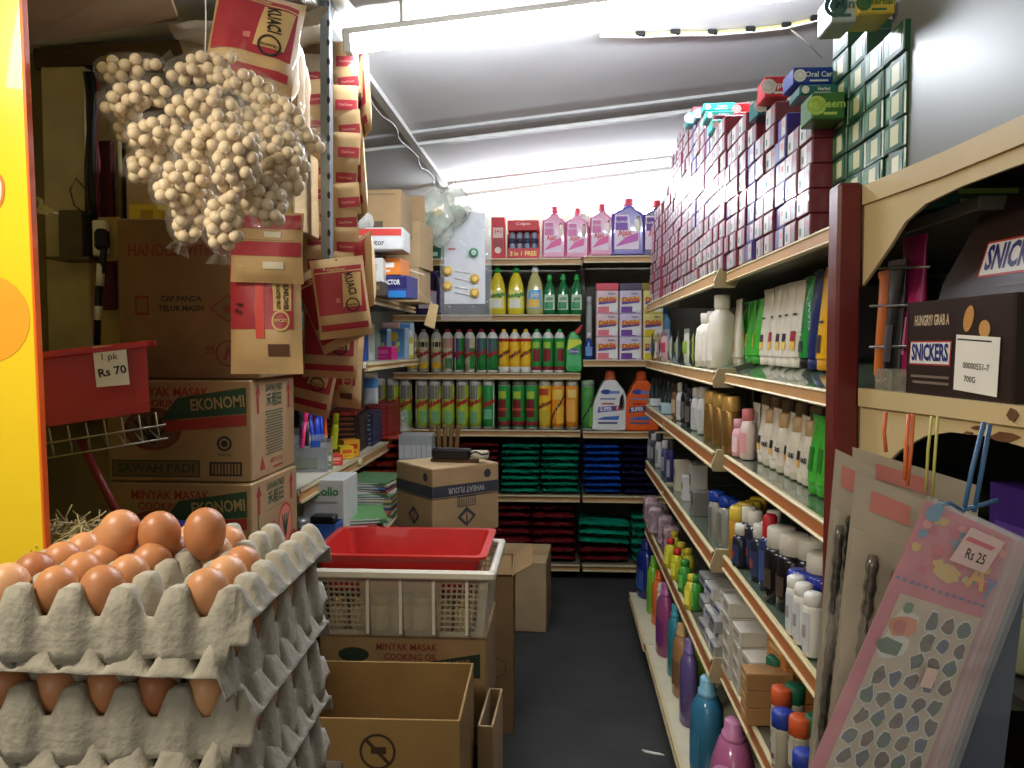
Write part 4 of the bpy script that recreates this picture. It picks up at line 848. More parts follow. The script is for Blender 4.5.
for c, (Y0, X0, n) in enumerate(((1.80, .415, 5), (1.72, .42, 4), (1.645, .425, 3))):
    for r in range(n): place('wb_', wb_, 'beige soap box, %s layer up in the %s pile before the orange boxes' % (ORD[r + 1], ORD[c + 1]), (X0, Y0, zE_ + r * .0345), -math.pi / 2 + R.uniform(-.06, .06), 'beige soap boxes')
for c, (Y0, X0, n) in enumerate(((1.74, .52, 5), (1.62, .50, 4))):
    for r in range(n): place('ob', ob, 'orange soap box, %s layer up in the %s orange pile' % (ORD[r + 1], ('farther', 'nearer')[c]), (X0, Y0, zE_ + r * .0365), -math.pi / 2 + .15 + R.uniform(-.05, .05), 'orange soap boxes')
for r in range(3): place('gob', gob, 'small tan soap box, %s layer up beside the capped sticks' % ORD[r + 1], (.405, 1.575, zE_ + r * .0345), -math.pi / 2, 'tan soap boxes')
def glue(c): return bottle('glue_stick', 'stick', [(.013, 0), (.0145, .002), (.0145, .075), (.0135, .08)], K(176, 168, 150), [(.014, .079), (.0155, .081), (.0155, .108), (.013, .111), (0, .111)], K(*c), [(.01, .07, -40, 40, K(190, 184, 170)), (.02, .03, -30, 30, K(110, 96, 90))], n=12)
gk = {'green': glue((30, 96, 64)), 'orange': glue((206, 90, 46)), 'blue': glue((40, 60, 150))}
for i, (px, X, k, s) in enumerate(((780, .43, 'green', 1.06), (786.5, .405, 'orange', 1.02), (788, .388, 'blue', .92), (800, .43, 'green', 1.06), (806, .405, 'orange', 1.02), (811, .385, 'blue', .9), (822, .43, 'green', 1.05), (830, .40, 'orange', 1.0))):
    aisle('gk' + k, gk[k], 'beige stick with %s cap, %s of its row under the deodorants' % (k, ORD[i + 1]), px, X, zE_, 0, 'capped sticks', sc=(1.25, 1.25, s))
# ---- base shelf: big bottles ----------------------------------------------------------------------------------------------------
zF_ = .109
def bigb(c, cap, h, r, sy=.7, lab=None, shoulder=.72, capr=.4):
    pr = [(r * .9, 0), (r, .006), (r, h * .45), (r * .93, h * shoulder), (r * .6, h * .82), (r * capr, h * .85)]
    return bottle('cleaner_bottle', 'bottle', pr, M('bot_%d_%d_%d' % c, c, .22, .06, coat=.4), [(r * (capr + .16), h * .825), (r * (capr + .18), h * .835), (r * (capr + .17), h * .875), (r * (capr + .06), h * .88), (r * (capr + .06), h * .985), (r * capr * .9, h)], K(*cap, .3), [(h * .15, h * .5, -50, 50, lab)] if lab else [], n=18, sy=sy)
base_b = [(647.5, .352, (26, 40, 110), (20, 30, 90), .235, .06, K(60, 90, 160), 'navy blue bottle at the far end of the base shelf'), (655.5, .362, (120, 180, 50), (110, 170, 40), .22, .045, None, 'lime green bottle beside the navy one on the base shelf'),
          (660.5, .365, (226, 110, 50), (220, 100, 40), .20, .042, None, 'orange bottle beside the lime one on the base shelf'), (664, .37, (206, 204, 196), (206, 204, 196), .17, .034, None, 'white bottle between orange and magenta bottles on the base shelf'),
          (667.5, .352, (138, 64, 106), (150, 80, 120), .24, .048, K(120, 50, 120), 'magenta bottle with a label on the base shelf'), (677.5, .36, (50, 120, 130), (60, 140, 150), .225, .038, None, 'slim teal bottle beside the magenta one'),
          (684, .358, (150, 110, 70), (176, 140, 90), .215, .040, K(120, 90, 60), 'amber bottle between teal and violet on the base shelf'), (692, .352, (92, 78, 124), (106, 92, 138), .235, .038, None, 'slender violet bottle on the base shelf'),
          (705, .40, (120, 140, 40), (110, 130, 40), .22, .05, None, 'olive green bottle behind the teal-blue one')]
for i, (px, X, c, cp, h, r, lb, lab) in enumerate(base_b): aisle('base%d' % i, bigb(c, cp, h, r, .65, lb), lab, px, X, zF_, R.uniform(-.2, .2))
aisle('baseT', bigb((50, 110, 140), (110, 160, 176), .25, .05, .8, K(60, 120, 150)), 'large teal-blue bottle with pale cap in front on the base shelf', 711, .35, zF_)
for i, (px, X, h) in enumerate(((738, .372, .235), (749, .35, .20), (727, .335, .16))): aisle('baseP%d' % i, bigb((164, 92, 128), (176, 112, 144), h, .062, .8, None, .6, .34), 'mauve pink softener bottle, %s' % ('tallest of the three on the base shelf', 'middle-height one before the tallest', 'shortest at the shelf edge')[i], px, X, zF_)
# ================================================================== LEFT SIDE: cartons, hanging packs, bags, banner
gink, rink = K(36, 66, 46, .7), K(140, 44, 36, .7)
X2 = pY(251, 430, 1.62).x; z2t, z2b = pY(252, 380, 1.62).z, pY(250, 483, 1.62).z
def carton(name, label, w, d, h, loc, rz, m, prints, tape=True, open_seam=True):
    t = thing(name, label, 'carton', loc, rz)
    b = MB(); b.box((0, 0, h / 2), (w, d, h), m, .003)
    if prints: prints(b, w, d, h)
    b.build('body', t)
    if tape:
        b = MB(); b.box((0, 0, h + .0003), (w * .98, .05, .0008), M('parcel_tape', (170, 140, 96), .3, .06)); b.build('tape', t)
    return t
def oil_print(b, w, d, h):
    y = -d / 2 - .0006; F = lambda x, z, r=0, k=0: FRONT(x, y - .0003 * k, z, r)
    b.text('MINYAK MASAK', .026, rink, F(-.02, h * .88), .02, .17); b.text('COOKING OIL', .022, rink, F(-.02, h * .77), .02, .14)
    b.disc(.062, K(116, 52, 40, .7), F(-.055, h * .52), .045); b.disc(.056, K(108, 74, 50, .7), F(-.055, h * .52, 0, 1), .039)
    for k in range(5): b.poly([(-.004, -.03), (.004, -.03), (.022 * (k - 2) * .9 + .004, .03 - abs(k - 2) * .006), (.022 * (k - 2) * .9 - .004, .03 - abs(k - 2) * .006)], K(44, 40, 36, .7), F(-.055, h * .52, 0, 2))
    b.poly([(-.04, -.012), (.146, .004), (.146, .058), (.0, .036)], gink, F(0, h * .66, 0, 3)); b.poly([(-.03, -.036), (.146, -.022), (.146, .002), (-.03, -.014)], rink, F(0, h * .66, 0, 3))
    b.text('EKONOMI', .034, K(150, 130, 84, .7), F(.085, h * .66 + .024, 5, 4), .02, .115)
    b.disc(.016, inkk, F(.098, h * .38, 0, 1), r0=.7); b.disc(.008, inkk, F(.098, h * .38, 0, 1), n=6); b.text('HALAL', .010, inkk, F(.098, h * .27, 0, 1))
    b.rect(.19, .036, K(52, 62, 50, .7), F(-.05, h * .13)); b.rect(.184, .030, K(104, 82, 52, .8), F(-.05, h * .13, 0, 1)); b.text('SAWAH PADI', .026, K(40, 60, 44, .7), F(-.05, h * .13, 0, 2), .02, .165)
    b.rect(.07, .03, inkk, F(.10, h * .13)); 
    for k in range(9): b.rect(.003 + .001 * (k % 3), .022, K(130, 104, 66, .8), F(.072 + .007 * k, h * .13, 0, 1))
    S = lambda y_, z, r=0, k=0: SIDER(w / 2 + .0006 + .0003 * k, y_, z, r)
    b.text('SAWAH PADI', .022, gink, S(0, h * .90), .03, .10); b.text('\u79be\u7a3b\u7530', .032, gink, S(0, h * .77), .02)
    for s in (-1, 1): b.poly([(-.006, -.03), (.006, -.03), (.006, .01), (.014, .01), (0, .034), (-.014, .01), (-.006, .01)], rink, S(s * .095, h * .80))
    for k in range(16): b.rect(.11 - .02 * (k % 3 == 2), .0032, K(70, 76, 56, .7), S(0, h * .66 - k * .0062))
    b.text('NETT 17 KG', .014, rink, S(.01, h * .14), .02); b.poly([(-.016, -.012), (.016, -.012), (0, .018)], rink, S(-.075, h * .14)); b.rect(.06, .005, rink, S(.02, h * .07))
def oil_print2(b, w, d, h):
    oil_print(b, w, d, h)
    S = lambda y_, z, r=0, k=0: SIDER(w / 2 + .0018 + .0003 * k, y_, z, r)
    b.rect(.20, .13, kraft, S(0, h * .36)); b.disc(.045, K(150, 60, 46, .7), S(.05, h * .42, 0, 1), .052); b.disc(.038, K(186, 110, 88, .7), S(.05, h * .42, 0, 2), .045)
    for k in range(4): b.poly([(-.004, -.026), (.004, -.026), (.014 * (k - 1.5) + .003, .026), (.014 * (k - 1.5) - .003, .026)], gink, S(.05, h * .42, 0, 3))
    b.poly([(-.11, -.02), (.02, .022), (.02, -.012), (-.11, -.05)], gink, S(-.02, h * .22, 0, 1)); b.poly([(-.05, -.05), (.10, .03), (.12, .02), (.0, -.06)], rink, S(-.0, h * .18, 0, 2)); b.rect(.07, .004, rink, S(-.045, h * .47, 18, 1)); b.rect(.07, .004, rink, S(-.045, h * .43, 18, 1))
wC = .31
h2 = z2t - z2b
carton('cooking_oil_carton', 'brown cooking oil carton under the care carton, economy banner on its side', wC, .27, h2 - .002, (X2 - wC / 2, 1.62 + .135, z2b + .001), 0, kraft, oil_print)
carton('cooking_oil_carton', 'lower cooking oil carton with crumpled top edge, just behind the eggs', wC, .27, h2 - .002, (X2 - wC / 2 + .006, 1.61 + .135, z2b - h2 + .001), rad(-1.2), kraft, oil_print2)
for k in range(3):
    zz = (z2b - h2) * (2 - k) / 3
    carton('cooking_oil_carton', 'brown carton at the bottom of the left pile, %s from the floor' % ORD[3 - k], wC, .27, (z2b - h2) / 3 - .002, (X2 - wC / 2, 1.75, zz + .001), 0, kraftd, None)
def care_print(b, w, d, h):
    y = -d / 2 - .0006; F = lambda x, z, r=0, k=0: FRONT(x, y - .0003 * k, z, r); ri = K(112, 44, 32, .75)
    b.text('HANDLE WITH CARE', .034, ri, F(.002, h * .80), .02, .26)
    b.text('CAP PANDA', .016, inkk, F(-.015, h * .50), .03); b.text('TELUR MASIN', .016, inkk, F(-.015, h * .44), .03); b.rect(.03, .04, ri, F(-.10, h * .46)); b.rect(.022, .03, kraftd, F(-.10, h * .46, 0, 1))
    b.poly([(-.04, 0), (0, -.03), (.04, 0), (0, .03)], ri, F(.085, h * .44)); b.poly([(-.034, 0), (0, -.025), (.034, 0), (0, .025)], kraftd, F(.085, h * .44, 0, 1)); b.poly([(-.014, 0), (0, -.010), (.014, 0), (0, .010)], ri, F(.085, h * .44, 0, 2))
    b.disc(.028, ri, F(.085, h * .16), r0=.86); b.poly([(-.012, -.014), (-.004, -.014), (0, .004), (.004, -.014), (.012, -.014), (0, .020)], ri, F(.085, h * .16)); b.text('35', .022, ri, F(.045, h * .18), .02)
z1t = pY(200, 219, 1.66).z; h1 = z1t - z2t; xa = pY(118, 300, 1.64).x; xb = pY(259, 300, 1.64).x
carton('handle_with_care_carton', 'large dark brown handle with care carton on top of the left pile', xb - xa, .26, h1 - .002, ((xa + xb) / 2, 1.64 + .13, z2t + .001), 0, M('kraft_care', (112, 86, 58), .85, .12, 12, bump=.12), care_print)
t = carton('small_carton', 'pale carton with a yellow printed sheet behind the bag bunch', .40, .2, .20, (pY(205, 150, 1.80).x, 1.92, z1t + .001), 0, kraftl, lambda b, w, d, h: (b.rect(w * .96, .055, K(214, 186, 60), FRONT(0, -d / 2 - .0006, h * .16)), [b.rect(.03, .03, K(170, 140, 44), FRONT(-.15 + .05 * k, -d / 2 - .001, h * .16)) for k in range(7)]))
# ---- hanging snack packs ---------------------------------------------------------------------------------------------------
pk_kraft = M('pack_kraft', (194, 162, 114), .5, .07, 10, bump=.25, bscale=26, coat=.15); pk_red = M('pack_red', (164, 46, 56), .45, .08, 10, coat=.2); pk_pale = M('pack_pale', (206, 172, 112), .5, .06)
def pouch(w, h, th, prints, name='snack_pack', hole=True, body=None):
    """pouch hanging from its top edge at the origin; printed side towards -Y"""
    def bul(x, z):
        a = max(0, 1 - abs(2 * x / w) ** 3.2); q = abs(2 * z / h + 1); c = max(0, 1 - (q / .93) ** 5)
        return th * (a * c) ** .7 * (1 + .12 * math.sin(x * 60) * math.sin(z * 47))
    def fn():
        t = thing(name, None, 'snack pack'); b = MB()
        for s in (-1, 1):
            b.surf(lambda u, v: ((u - .5) * w * (1 - .03 * math.sin(v * math.pi)), s * (bul((u - .5) * w, -h * v) + .0006), -h * v), 12, 18, body or pk_kraft)
        b.build('pouch', t)
        b = MB()
        class P:
            def patch(_, x0, x1, z0, z1, m, k=0, sk=0):
                b.surf(lambda u, v: (x0 + (x1 - x0) * u + sk * v, -bul(x0 + (x1 - x0) * u + sk * v, z0 + (z1 - z0) * v) - .0016 - .0004 * k, z0 + (z1 - z0) * v), 8, 8, m)
            def text(_, s, size, x, z, m, r=0, k=3, width=None):
                v, f, ww = txt_mesh(s, .03); kk = width / ww if width else size; c, sn = math.cos(rad(r)), math.sin(rad(r)); vs = []
                for a, e, _z in v:
                    X, Z = x + a * kk * c - e * size * sn, z + a * kk * sn + e * size * c; vs.append((X, -bul(X, Z) - .0022 - .0004 * k, Z))
                b.add(vs, f, m)
            def ring(_, x, z, r, m, r0=.82, k=3):
                n = 28; vs = []
                for q in (1, r0):
                    for i in range(n):
                        X, Z = x + r * q * math.cos(2 * math.pi * i / n), z + r * q * math.sin(2 * math.pi * i / n); vs.append((X, -bul(X, Z) - .0022 - .0004 * k, Z))
                b.add(vs, [(i, (i + 1) % n, n + (i + 1) % n, n + i) for i in range(n)], m)
        prints(P(), w, h); b.build('label', t)
        if hole:
            b = MB(); b.disc(.004, inkk, FRONT(0, -.0030, -h * .035), n=10); b.build('hang_hole', t)
        return t
    return fn
def kuaci(p, w, h):
    p.patch(-.44 * w, .44 * w, -.70 * h, -.11 * h, pk_red); p.patch(-.44 * w, .44 * w, -.18 * h, -.165 * h, pk_pale, 1)
    p.patch(.02 * w, .36 * w, -.62 * h, -.20 * h, pk_pale, 1, .06 * w); p.text('KUACI', .20 * w, .20 * w, -.335 * h, inkk, -82, 3, .27 * h); p.ring(.20 * w, -.60 * h, .13 * w, inkk); p.text('ROASTED', .045 * w, .20 * w, -.60 * h, inkk, 0, 4, .19 * w)
    p.text('ChaCheer', .07 * w, -.02 * w, -.145 * h, pk_pale, 0, 3, .34 * w); p.patch(-.10 * w, -.02 * w, -.56 * h, -.50 * h, K(206, 120, 110), 2)
    p.patch(-.44 * w, .44 * w, -.90 * h, -.82 * h, pk_red, 1)
def sunflower(p, w, h):
    p.patch(-.47 * w, -.06 * w, -.70 * h, -.03 * h, pk_red); p.patch(.02 * w, .40 * w, -.70 * h, -.03 * h, pk_red); p.patch(-.10 * w, .02 * w, -.76 * h, -.04 * h, K(206, 70, 56), 2)
    p.patch(.14 * w, .38 * w, -.58 * h, -.40 * h, pk_pale, 2); p.text('SUNFLOWER', .09 * w, .31 * w, -.49 * h, inkk, -90, 4, .17 * h); p.text('ROASTED FRUIT', .07 * w, .21 * w, -.49 * h, inkk, -90, 4, .16 * h)
    p.ring(.24 * w, -.645 * h, .12 * w, pk_pale, .8); p.text('SPICED', .05 * w, .24 * w, -.645 * h, pk_pale, 0, 4, .18 * w)
    for k in range(6): p.text('*', .13 * w, -.30 * w + .04 * w * (k % 3 - 1), -.56 * h - .03 * h * (k // 3), inkk, 20 * k, 4)
    p.patch(.06 * w, .34 * w, -.88 * h, -.80 * h, K(90, 60, 40), 2)
def plainband(p, w, h):
    p.patch(-.47 * w, .47 * w, -.62 * h, -.42 * h, pk_red); p.patch(-.47 * w, .47 * w, -.24 * h, -.03 * h, pk_red); p.patch(-.02 * w, .26 * w, -.80 * h, -.70 * h, K(220, 214, 190), 2); p.patch(-.0 * w, .22 * w, -.36 * h, -.28 * h, K(220, 214, 190), 2)
    for k in range(5): p.patch(-.44 * w, .40 * w, -.40 * h + .02 * h * k * .0 - .0, -.395 * h, K(150, 110, 66), 1)
def hang(key, fn, lab, px, py, Y, rot, sc=None, grp=None):
    p = pY(px, py, Y); return place(key, fn, lab, p, 0, grp, None, tuple(rad(a) for a in rot), sc)
kp = pouch(.142, .212, .013, kuaci); kp_s = pouch(.17, .30, .02, sunflower); kp_b = pouch(.16, .14, .015, plainband)
hang('kps', kp_s, 'brown sunflower seed pack with red stripes, in front of the care carton', 265, 224, 1.50, (0, 0, 3), (.82, 1, .95))
hang('kpb', kp_b, 'brown seed pack with red bands above the sunflower seed pack', 267, 212, 1.46, (4, 2, 2), (.86, 1, .93))
kpt = pouch(.17, .22, .028, kuaci)
hang('kpt', kpt, 'large red seed pack hanging at the top above the bag bunch', 263, -4, 1.42, (-8, 9, 14), (.90, 1.2, .80))
for i, (px, py, ry, lab) in enumerate(((287, 20, 4, 'seed pack edge directly behind the large red top pack'), (294, 42, 8, 'narrow seed pack edge below the large red top pack'), (299, 62, 6, 'narrow seed pack edge next to the first sachet strip'))):
    hang('kps', kp_s, lab, px, py, 1.56 + .05 * i, (0, ry, -62), (.55, 1, .55))
# seed packs below the post
hang('kp', kp, 'open-faced seed pack fully in view under the steel post', 336, 258, 1.90, (4, -7, 10), (.90, 1, .90))
hang('kp', kp, 'seed pack tilted behind the open-faced one, lower corner showing', 314, 268, 1.97, (0, -24, -8), (.92, 1, .98))
hang('kp', kp, 'seed pack hanging under the two upper ones, red band across', 331, 300, 2.02, (6, 3, 4), (1.0, 1, .95))
hang('kp', kp, 'lowest seed pack above the marker pens', 318, 334, 2.06, (4, 14, 0), (1.05, 1, 1.0))
hang('kps', kp_s, 'dark seed pack edge beside the open-faced pack', 362, 236, 2.02, (0, -6, -55), (.7, 1, .62))
hang('kps', kp_s, 'seed pack edge hanging behind the lowest packs', 345, 330, 2.14, (0, 4, -20), (.75, 1, .70))
hang('kp', kp, 'seed pack hanging sideways against the ceiling light', 358, 52, 2.10, (0, -9, -58), (.95, 1, 1.12))
hang('kp', kp, 'seed pack hanging sideways below the one at the light', 353, 122, 2.09, (0, -10, -58), (.95, 1, 1.25))
# sachet strips on both sides of the steel post
def sachet(p, w, h): p.patch(-.30 * w, .46 * w, -.78 * h, -.46 * h, pk_red); p.text('ChaCheer', .10 * h, .06 * w, -.62 * h, K(220, 150, 130), 0, 3, .5 * w)
sch = pouch(.070, .078, .003, sachet, 'seed_sachet', False)
for s, (x0, x1, y0, n) in enumerate(((311, 315, 34, 10), (346, 344, 40, 10))):
    for i in range(n):
        hang('sch', sch, 'small brown seed sachet with red band, %s down the strip %s the steel post' % (ORD[i + 1], ('before', 'after')[s]), x0 + (x1 - x0) * i / n + R.uniform(-2, 2), y0 + i * 23.5 + R.uniform(-2, 2), 2.0 + .004 * ((n - i) % 2) + .003 * (n - i) / n,
             (3 + R.uniform(-2, 5), R.uniform(-7, 7), R.uniform(-10, 10)), (1.0, 1, 1), 'seed sachets in strips')
# steel post
t = thing('steel_post', 'thin grey slotted steel post hanging from the ceiling between sachet strips', 'post')
a = pY(327.5, -20, 1.93); c = pY(331, 262, 1.93)
fb_ = MB(); bar(fb_, (a.x + .006, 1.93, ceil_z(a.x) - .002), (c.x, 1.93, c.z), .030, .003, M('galvanised_steel', (124, 130, 132), .4, .12, 20, metal=.5))
b = MB(); bar(b, (a.x - .008, 1.945, ceil_z(a.x) - .002), (c.x - .014, 1.945, c.z), .003, .03, MATS['galvanised_steel']); b.build('flange', t)
for k in range(14): fb_.disc(.004, inkk, FRONT(a.x + .006 + (c.x - a.x - .006) * (k + .5) / 14, 1.9125, ceil_z(a.x) + (c.z - ceil_z(a.x)) * (k + .5) / 14), .009, 10)
fb_.build('face', t)
# ---- bunch of clear bags with round nuts --------------------------------------------------------------------------------------
ballm = M('cream_nut', (214, 194, 160), .5, .12, 30); bagfilm = FILM('clear_bag_film', (226, 220, 206), .93, .10, 60, .8)
BAGS = [(130, 68, 72, 28, -5, 0), (203, 68, 78, 32, -15, 0), (137, 97, 78, 36, -15, -1), (203, 106, 74, 36, -4, -2), (158, 132, 62, 34, -10, -2), (208, 136, 74, 36, -35, -3), (152, 160, 62, 32, -35, -1), (240, 84, 74, 32, 12, 0), (276, 108, 78, 30, 24, 0), (262, 127, 74, 30, 20, -1),
        (184, 182, 66, 44, -45, -3), (236, 165, 76, 44, 100, -4), (283, 162, 78, 46, 65, -1), (193, 214, 62, 42, 115, -2), (224, 225, 54, 38, 95, -3), (265, 200, 62, 42, 55, -2), (303, 140, 52, 28, 28, 1), (131, 128, 46, 36, 80, 1), (246, 128, 56, 34, 60, 2)]
YBG = 1.30; pxm = YBG / FOC; rb = .0096; pend = []
bagorder = sorted(range(len(BAGS)), key=lambda i: BAGS[i][1]); rank = {i: k + 1 for k, i in enumerate(bagorder)}
def ball_fn():
    b = MB(); b.lathe([(0.0001, -1)] + [(math.sin(math.pi * i / 8), -math.cos(math.pi * i / 8)) for i in range(1, 8)] + [(.0001, 1)], ballm, 12, rb, rb, T(0, 0, 0), caps=False)
    b.v = [(x, y, z * rb) for x, y, z in b.v]; o = b.build('cream_nut'); return tag(o, None, 'nut')
for i, (px, py, L, W, ang, dy) in enumerate(BAGS):
    Y = YBG + .032 * dy; c = pY(px, py, Y); l, w = L * pxm / 2, W * pxm / 2 * 1.08; ca, sa = math.cos(rad(ang)), -math.sin(rad(ang))
    ax, bx_ = Vector((ca, 0, sa)), Vector((-sa, 0, ca)); rr = random.Random(50 + i); pts = []
    prof = lambda s: w * (1 - .35 * max(0, s) ** 2) * math.sqrt(max(0, 1 - abs(s) ** 3.5))
    for _ in range(4200):
        s = rr.uniform(-.95, .88); q = rr.uniform(-math.pi, math.pi); rad_ = max(0, prof(s) - rb) * math.sqrt(rr.random())
        p = ax * (s * (l - rb * .6)) + bx_ * (rad_ * math.cos(q)) + Vector((0, rad_ * math.sin(q), 0))
        if all((p - o).length > rb * 1.70 for o in pts): pts.append(p)
    pend += [(c + p, i) for p in pts]
    t = thing('nut_bag', 'clear plastic bag of cream round nuts, %s from the top of the hanging bunch' % ORD[rank[i]], 'bag', c, 0, 'bags of nuts in the hanging bunch')
    b = MB(); sd = rr.random() * 40
    def f(u, v):
        s = v * 2 - 1; a = 2 * math.pi * u; r = prof(min(.999, abs(s)) * (1 if s > 0 else -1)) + .0012 + .003 * noise.noise(Vector((math.cos(a) * 3 + sd, math.sin(a) * 3, s * 4)))
        if abs(s) > .995: r = .001
        return tuple(ax * (s * (l + .004)) + bx_ * (r * math.cos(a)) + Vector((0, r * math.sin(a), 0)))
    b.surf(f, 16, 14, bagfilm, True); b.build('film', t)
    b = MB(); k = w * (.6 + .4 * rr.random())       # open neck of the bag flaring past the nuts
    b.surf(lambda u, v: tuple(ax * (l * .93 + v * .020) + bx_ * ((u - .5) * 2 * k * (.45 + .6 * v)) + Vector((0, .004 * math.sin(u * 14 + sd) * (1 + v), 0))), 10, 4, bagfilm); b.build('bag_neck', t)
pend.sort(key=lambda q: q[0].y)
for p, i in pend[:300]:
    place('nut', ball_fn, 'cream round nut inside the clear bag that is %s from the bunch top' % ORD[rank[i]], p, 0, 'nuts of the bag %s from the top' % ORD[rank[i]])
b = MB(); me0 = PROTO['nut'].data
vv = [v.co.copy() for v in me0.vertices]; ff = [tuple(p.vertices) for p in me0.polygons]
for p, i in pend[300:]: b.add([v + p for v in vv], ff, ballm, True)
tag(b.build('cream_nuts'), 'cream round nuts deeper inside the hanging clear bags', 'nuts', None, 'stuff')
t = thing('bag_string', 'thin white string holding up the bunch of nut bags', 'string')
b = MB(); b.tube([pY(205, -30, 1.31), pY(206, 20, 1.31), pY(205, 66, 1.31)], .0012, white, 5); b.build('string', t)
# ---- yellow board --------------------------------------------------------------------------------------------------------------
xr = pY(45, 280, 1.12).x
t = thing('yellow_board', 'tall glossy yellow promotional board with orange edge beside the egg trays', 'sign', (xr - .30, 1.12, 0))
yb1 = M('yellow_board_print', (238, 204, 40), .28, .06, 3, coat=.4); ob1 = M('orange_print', (240, 166, 50), .3, .12, 3); ob2 = K(226, 96, 30, .4)
pb_ = MB(); pb_.box((0, .006, 1.06), (.60, .010, 2.1), yb1, .002); t.rotation_euler = (0, rad(-.9), 0)
b = MB(); b.box((.3015, .006, 1.06), (.003, .012, 2.1), ob2); b.build('edging', t)
b = pb_; q = pY(0, 321, 1.12); b.disc(.064, ob1, FRONT(q.x - t.location.x - .0, .0004, q.z)); 
q = pY(0, 178, 1.12); fx = q.x - t.location.x
oo = smooth_poly([(-.06, -.04), (-.03, -.052), (.004, -.050), (.020, -.038), (.024, -.016), (.020, -.002), (.014, .0), (.016, .018), (.006, .040), (-.016, .050), (-.05, .046)], 4)
b.poly([(x, y, 0) for x, y in inset(oo, -.004)], K(206, 120, 40), FRONT(fx, .0002, q.z)); b.poly([(x, y, 0) for x, y in oo], K(214, 206, 190), FRONT(fx, -.0002, q.z)); b.poly([(x, y, 0) for x, y in inset(oo, .006)], ob1, FRONT(fx, -.0006, q.z)); b.build('panel', t)
# ---- wall corner with cables behind the board ---------------------------------------------------------------------------------
def slab(name, label, cat, px0, px1, py0, py1, Y, d, m, rz=0, extra=None):
    a = pY(px0, py1, Y); c = pY(px1, py0, Y); t = thing(name, label, cat, ((a.x + c.x) / 2, Y + d / 2, a.z), rz)
    b = MB(); b.box((0, 0, (c.z - a.z) / 2), (c.x - a.x, d, c.z - a.z), m, .003)
    if extra: extra(b, c.x - a.x, d, c.z - a.z)
    b.build('board', t); return t
grime = M('grimy_plywood', (138, 126, 98), .8, .35, 5, bump=.2, stretch=(1, 1, .3)); beige = M('stained_cream_paint', (190, 178, 142), .7, .25, 7)
slab('plywood_panel', 'stained plywood panel between the yellow board and the cartons', 'panel', 20, 100, 20, 800, 2.02, .02, grime)
slab('plywood_panel', 'dark brown wooden panel behind the care carton', 'panel', 96, 283, 20, 800, 2.10, .02, M('dark_brown_wood', (70, 50, 32), .8, .3, 6, stretch=(4, 1, .4)))
slab('cream_duct', 'vertical cream painted duct with peeling stains behind the red bin', 'duct', 50, 84, 66, 420, 1.93, .05, beige)
slab('cream_trim_board', 'narrow cream board standing behind the socket', 'board', 84, 118, 100, 420, 1.96, .015, M('cream_trim_board', (176, 158, 110), .7, .15))
slab('dark_red_strip', 'narrow dark red wooden strip left of the care carton', 'strip', 102, 111, 140, 310, 1.92, .015, K(84, 28, 24, .6))
def xbeam(name, label, px0, px1, py0, py1, Y, m, ry=0):
    a, c = pY(px0, py0, Y), pY(px1, py1, Y); t = thing(name, label, 'beam', (a + c) / 2); b = MB(); bar(b, Vector(a) - t.location, Vector(c) - t.location, .05, .05, m); b.build('timber', t)
woodb = M('old_brown_timber', (86, 68, 46), .8, .25, 8, stretch=(.4, 3, 3), bump=.2)
xbeam('timber_beam', 'dark old timber beam under the plywood ceiling board', 40, 330, 62, 44, 2.0, woodb)
xbeam('timber_beam', 'thin grey timber rail beneath the dark beam at top', 50, 335, 74, 56, 2.06, M('grey_timber', (120, 108, 88), .8, .2))
t = thing('ceiling_plywood', 'sagging brown plywood sheet under the ceiling above the nut bags', 'board')
b = MB(); q = [pY(20, 44, 1.55), pY(178, 20, 1.80), pY(160, -30, 1.4), pY(10, -30, 1.2)]
b.add([tuple(v) for v in q] + [tuple(Vector(v) + Vector((0, 0, .015))) for v in q], [(0, 1, 2, 3), (7, 6, 5, 4), (0, 4, 5, 1), (1, 5, 6, 2), (2, 6, 7, 3), (3, 7, 4, 0)], M('brown_plywood', (120, 92, 56), .7, .15, 6)); b.build('sheet', t)
t = thing('plastic_sheet', 'crumpled milky plastic sheet draped under the ceiling at the post', 'sheet')
b = MB(); A, B2, C2, D2 = pY(165, -10, 1.75), pY(335, -20, 1.95), pY(322, 44, 2.02), pY(190, 34, 1.95)
b.surf(lambda u, v: tuple((A * (1 - u) + B2 * u) * (1 - v) + (D2 * (1 - u) + C2 * u) * v + Vector((0, 0, -.07 + .018 * noise.noise(Vector((u * 6, v * 5, 1)))))), 24, 12, M('milky_plastic', (176, 166, 146), .35, .15, 6, bump=.3)); b.build('film', t)
t = thing('junction_box', 'grey-brown metal junction box on the cream duct', 'box'); a = pY(60, 258, 1.88); c = pY(82, 210, 1.88)
b = MB(); b.box(((a.x + c.x) / 2, 1.90, (a.z + c.z) / 2), (c.x - a.x, .05, c.z - a.z), M('dull_metal', (96, 84, 56), .45, .2, metal=.3), .003); b.build('housing', t)
b = MB(); b.box(((a.x + c.x) / 2 + .015, 1.885, a.z - .004), (c.x - a.x + .05, .09, .006), M('dull_metal', (96, 84, 56))); b.build('ledge', t)
t = thing('wall_socket', 'white power socket on a wooden block with a black plug', 'socket'); a = pY(92, 260, 1.86); c = pY(114, 216, 1.86)
b = MB(); b.box(((a.x + c.x) / 2 + .01, 1.885, (a.z + c.z) / 2), (c.x - a.x, .03, c.z - a.z), M('wood_block', (176, 156, 104), .7, .15), .002); b.build('mounting_block', t)
b = MB(); b.box(((a.x + c.x) / 2 - .006, 1.862, (a.z + c.z) / 2), (.035, .02, .085), white, .004, None); b.build('face_plate', t)
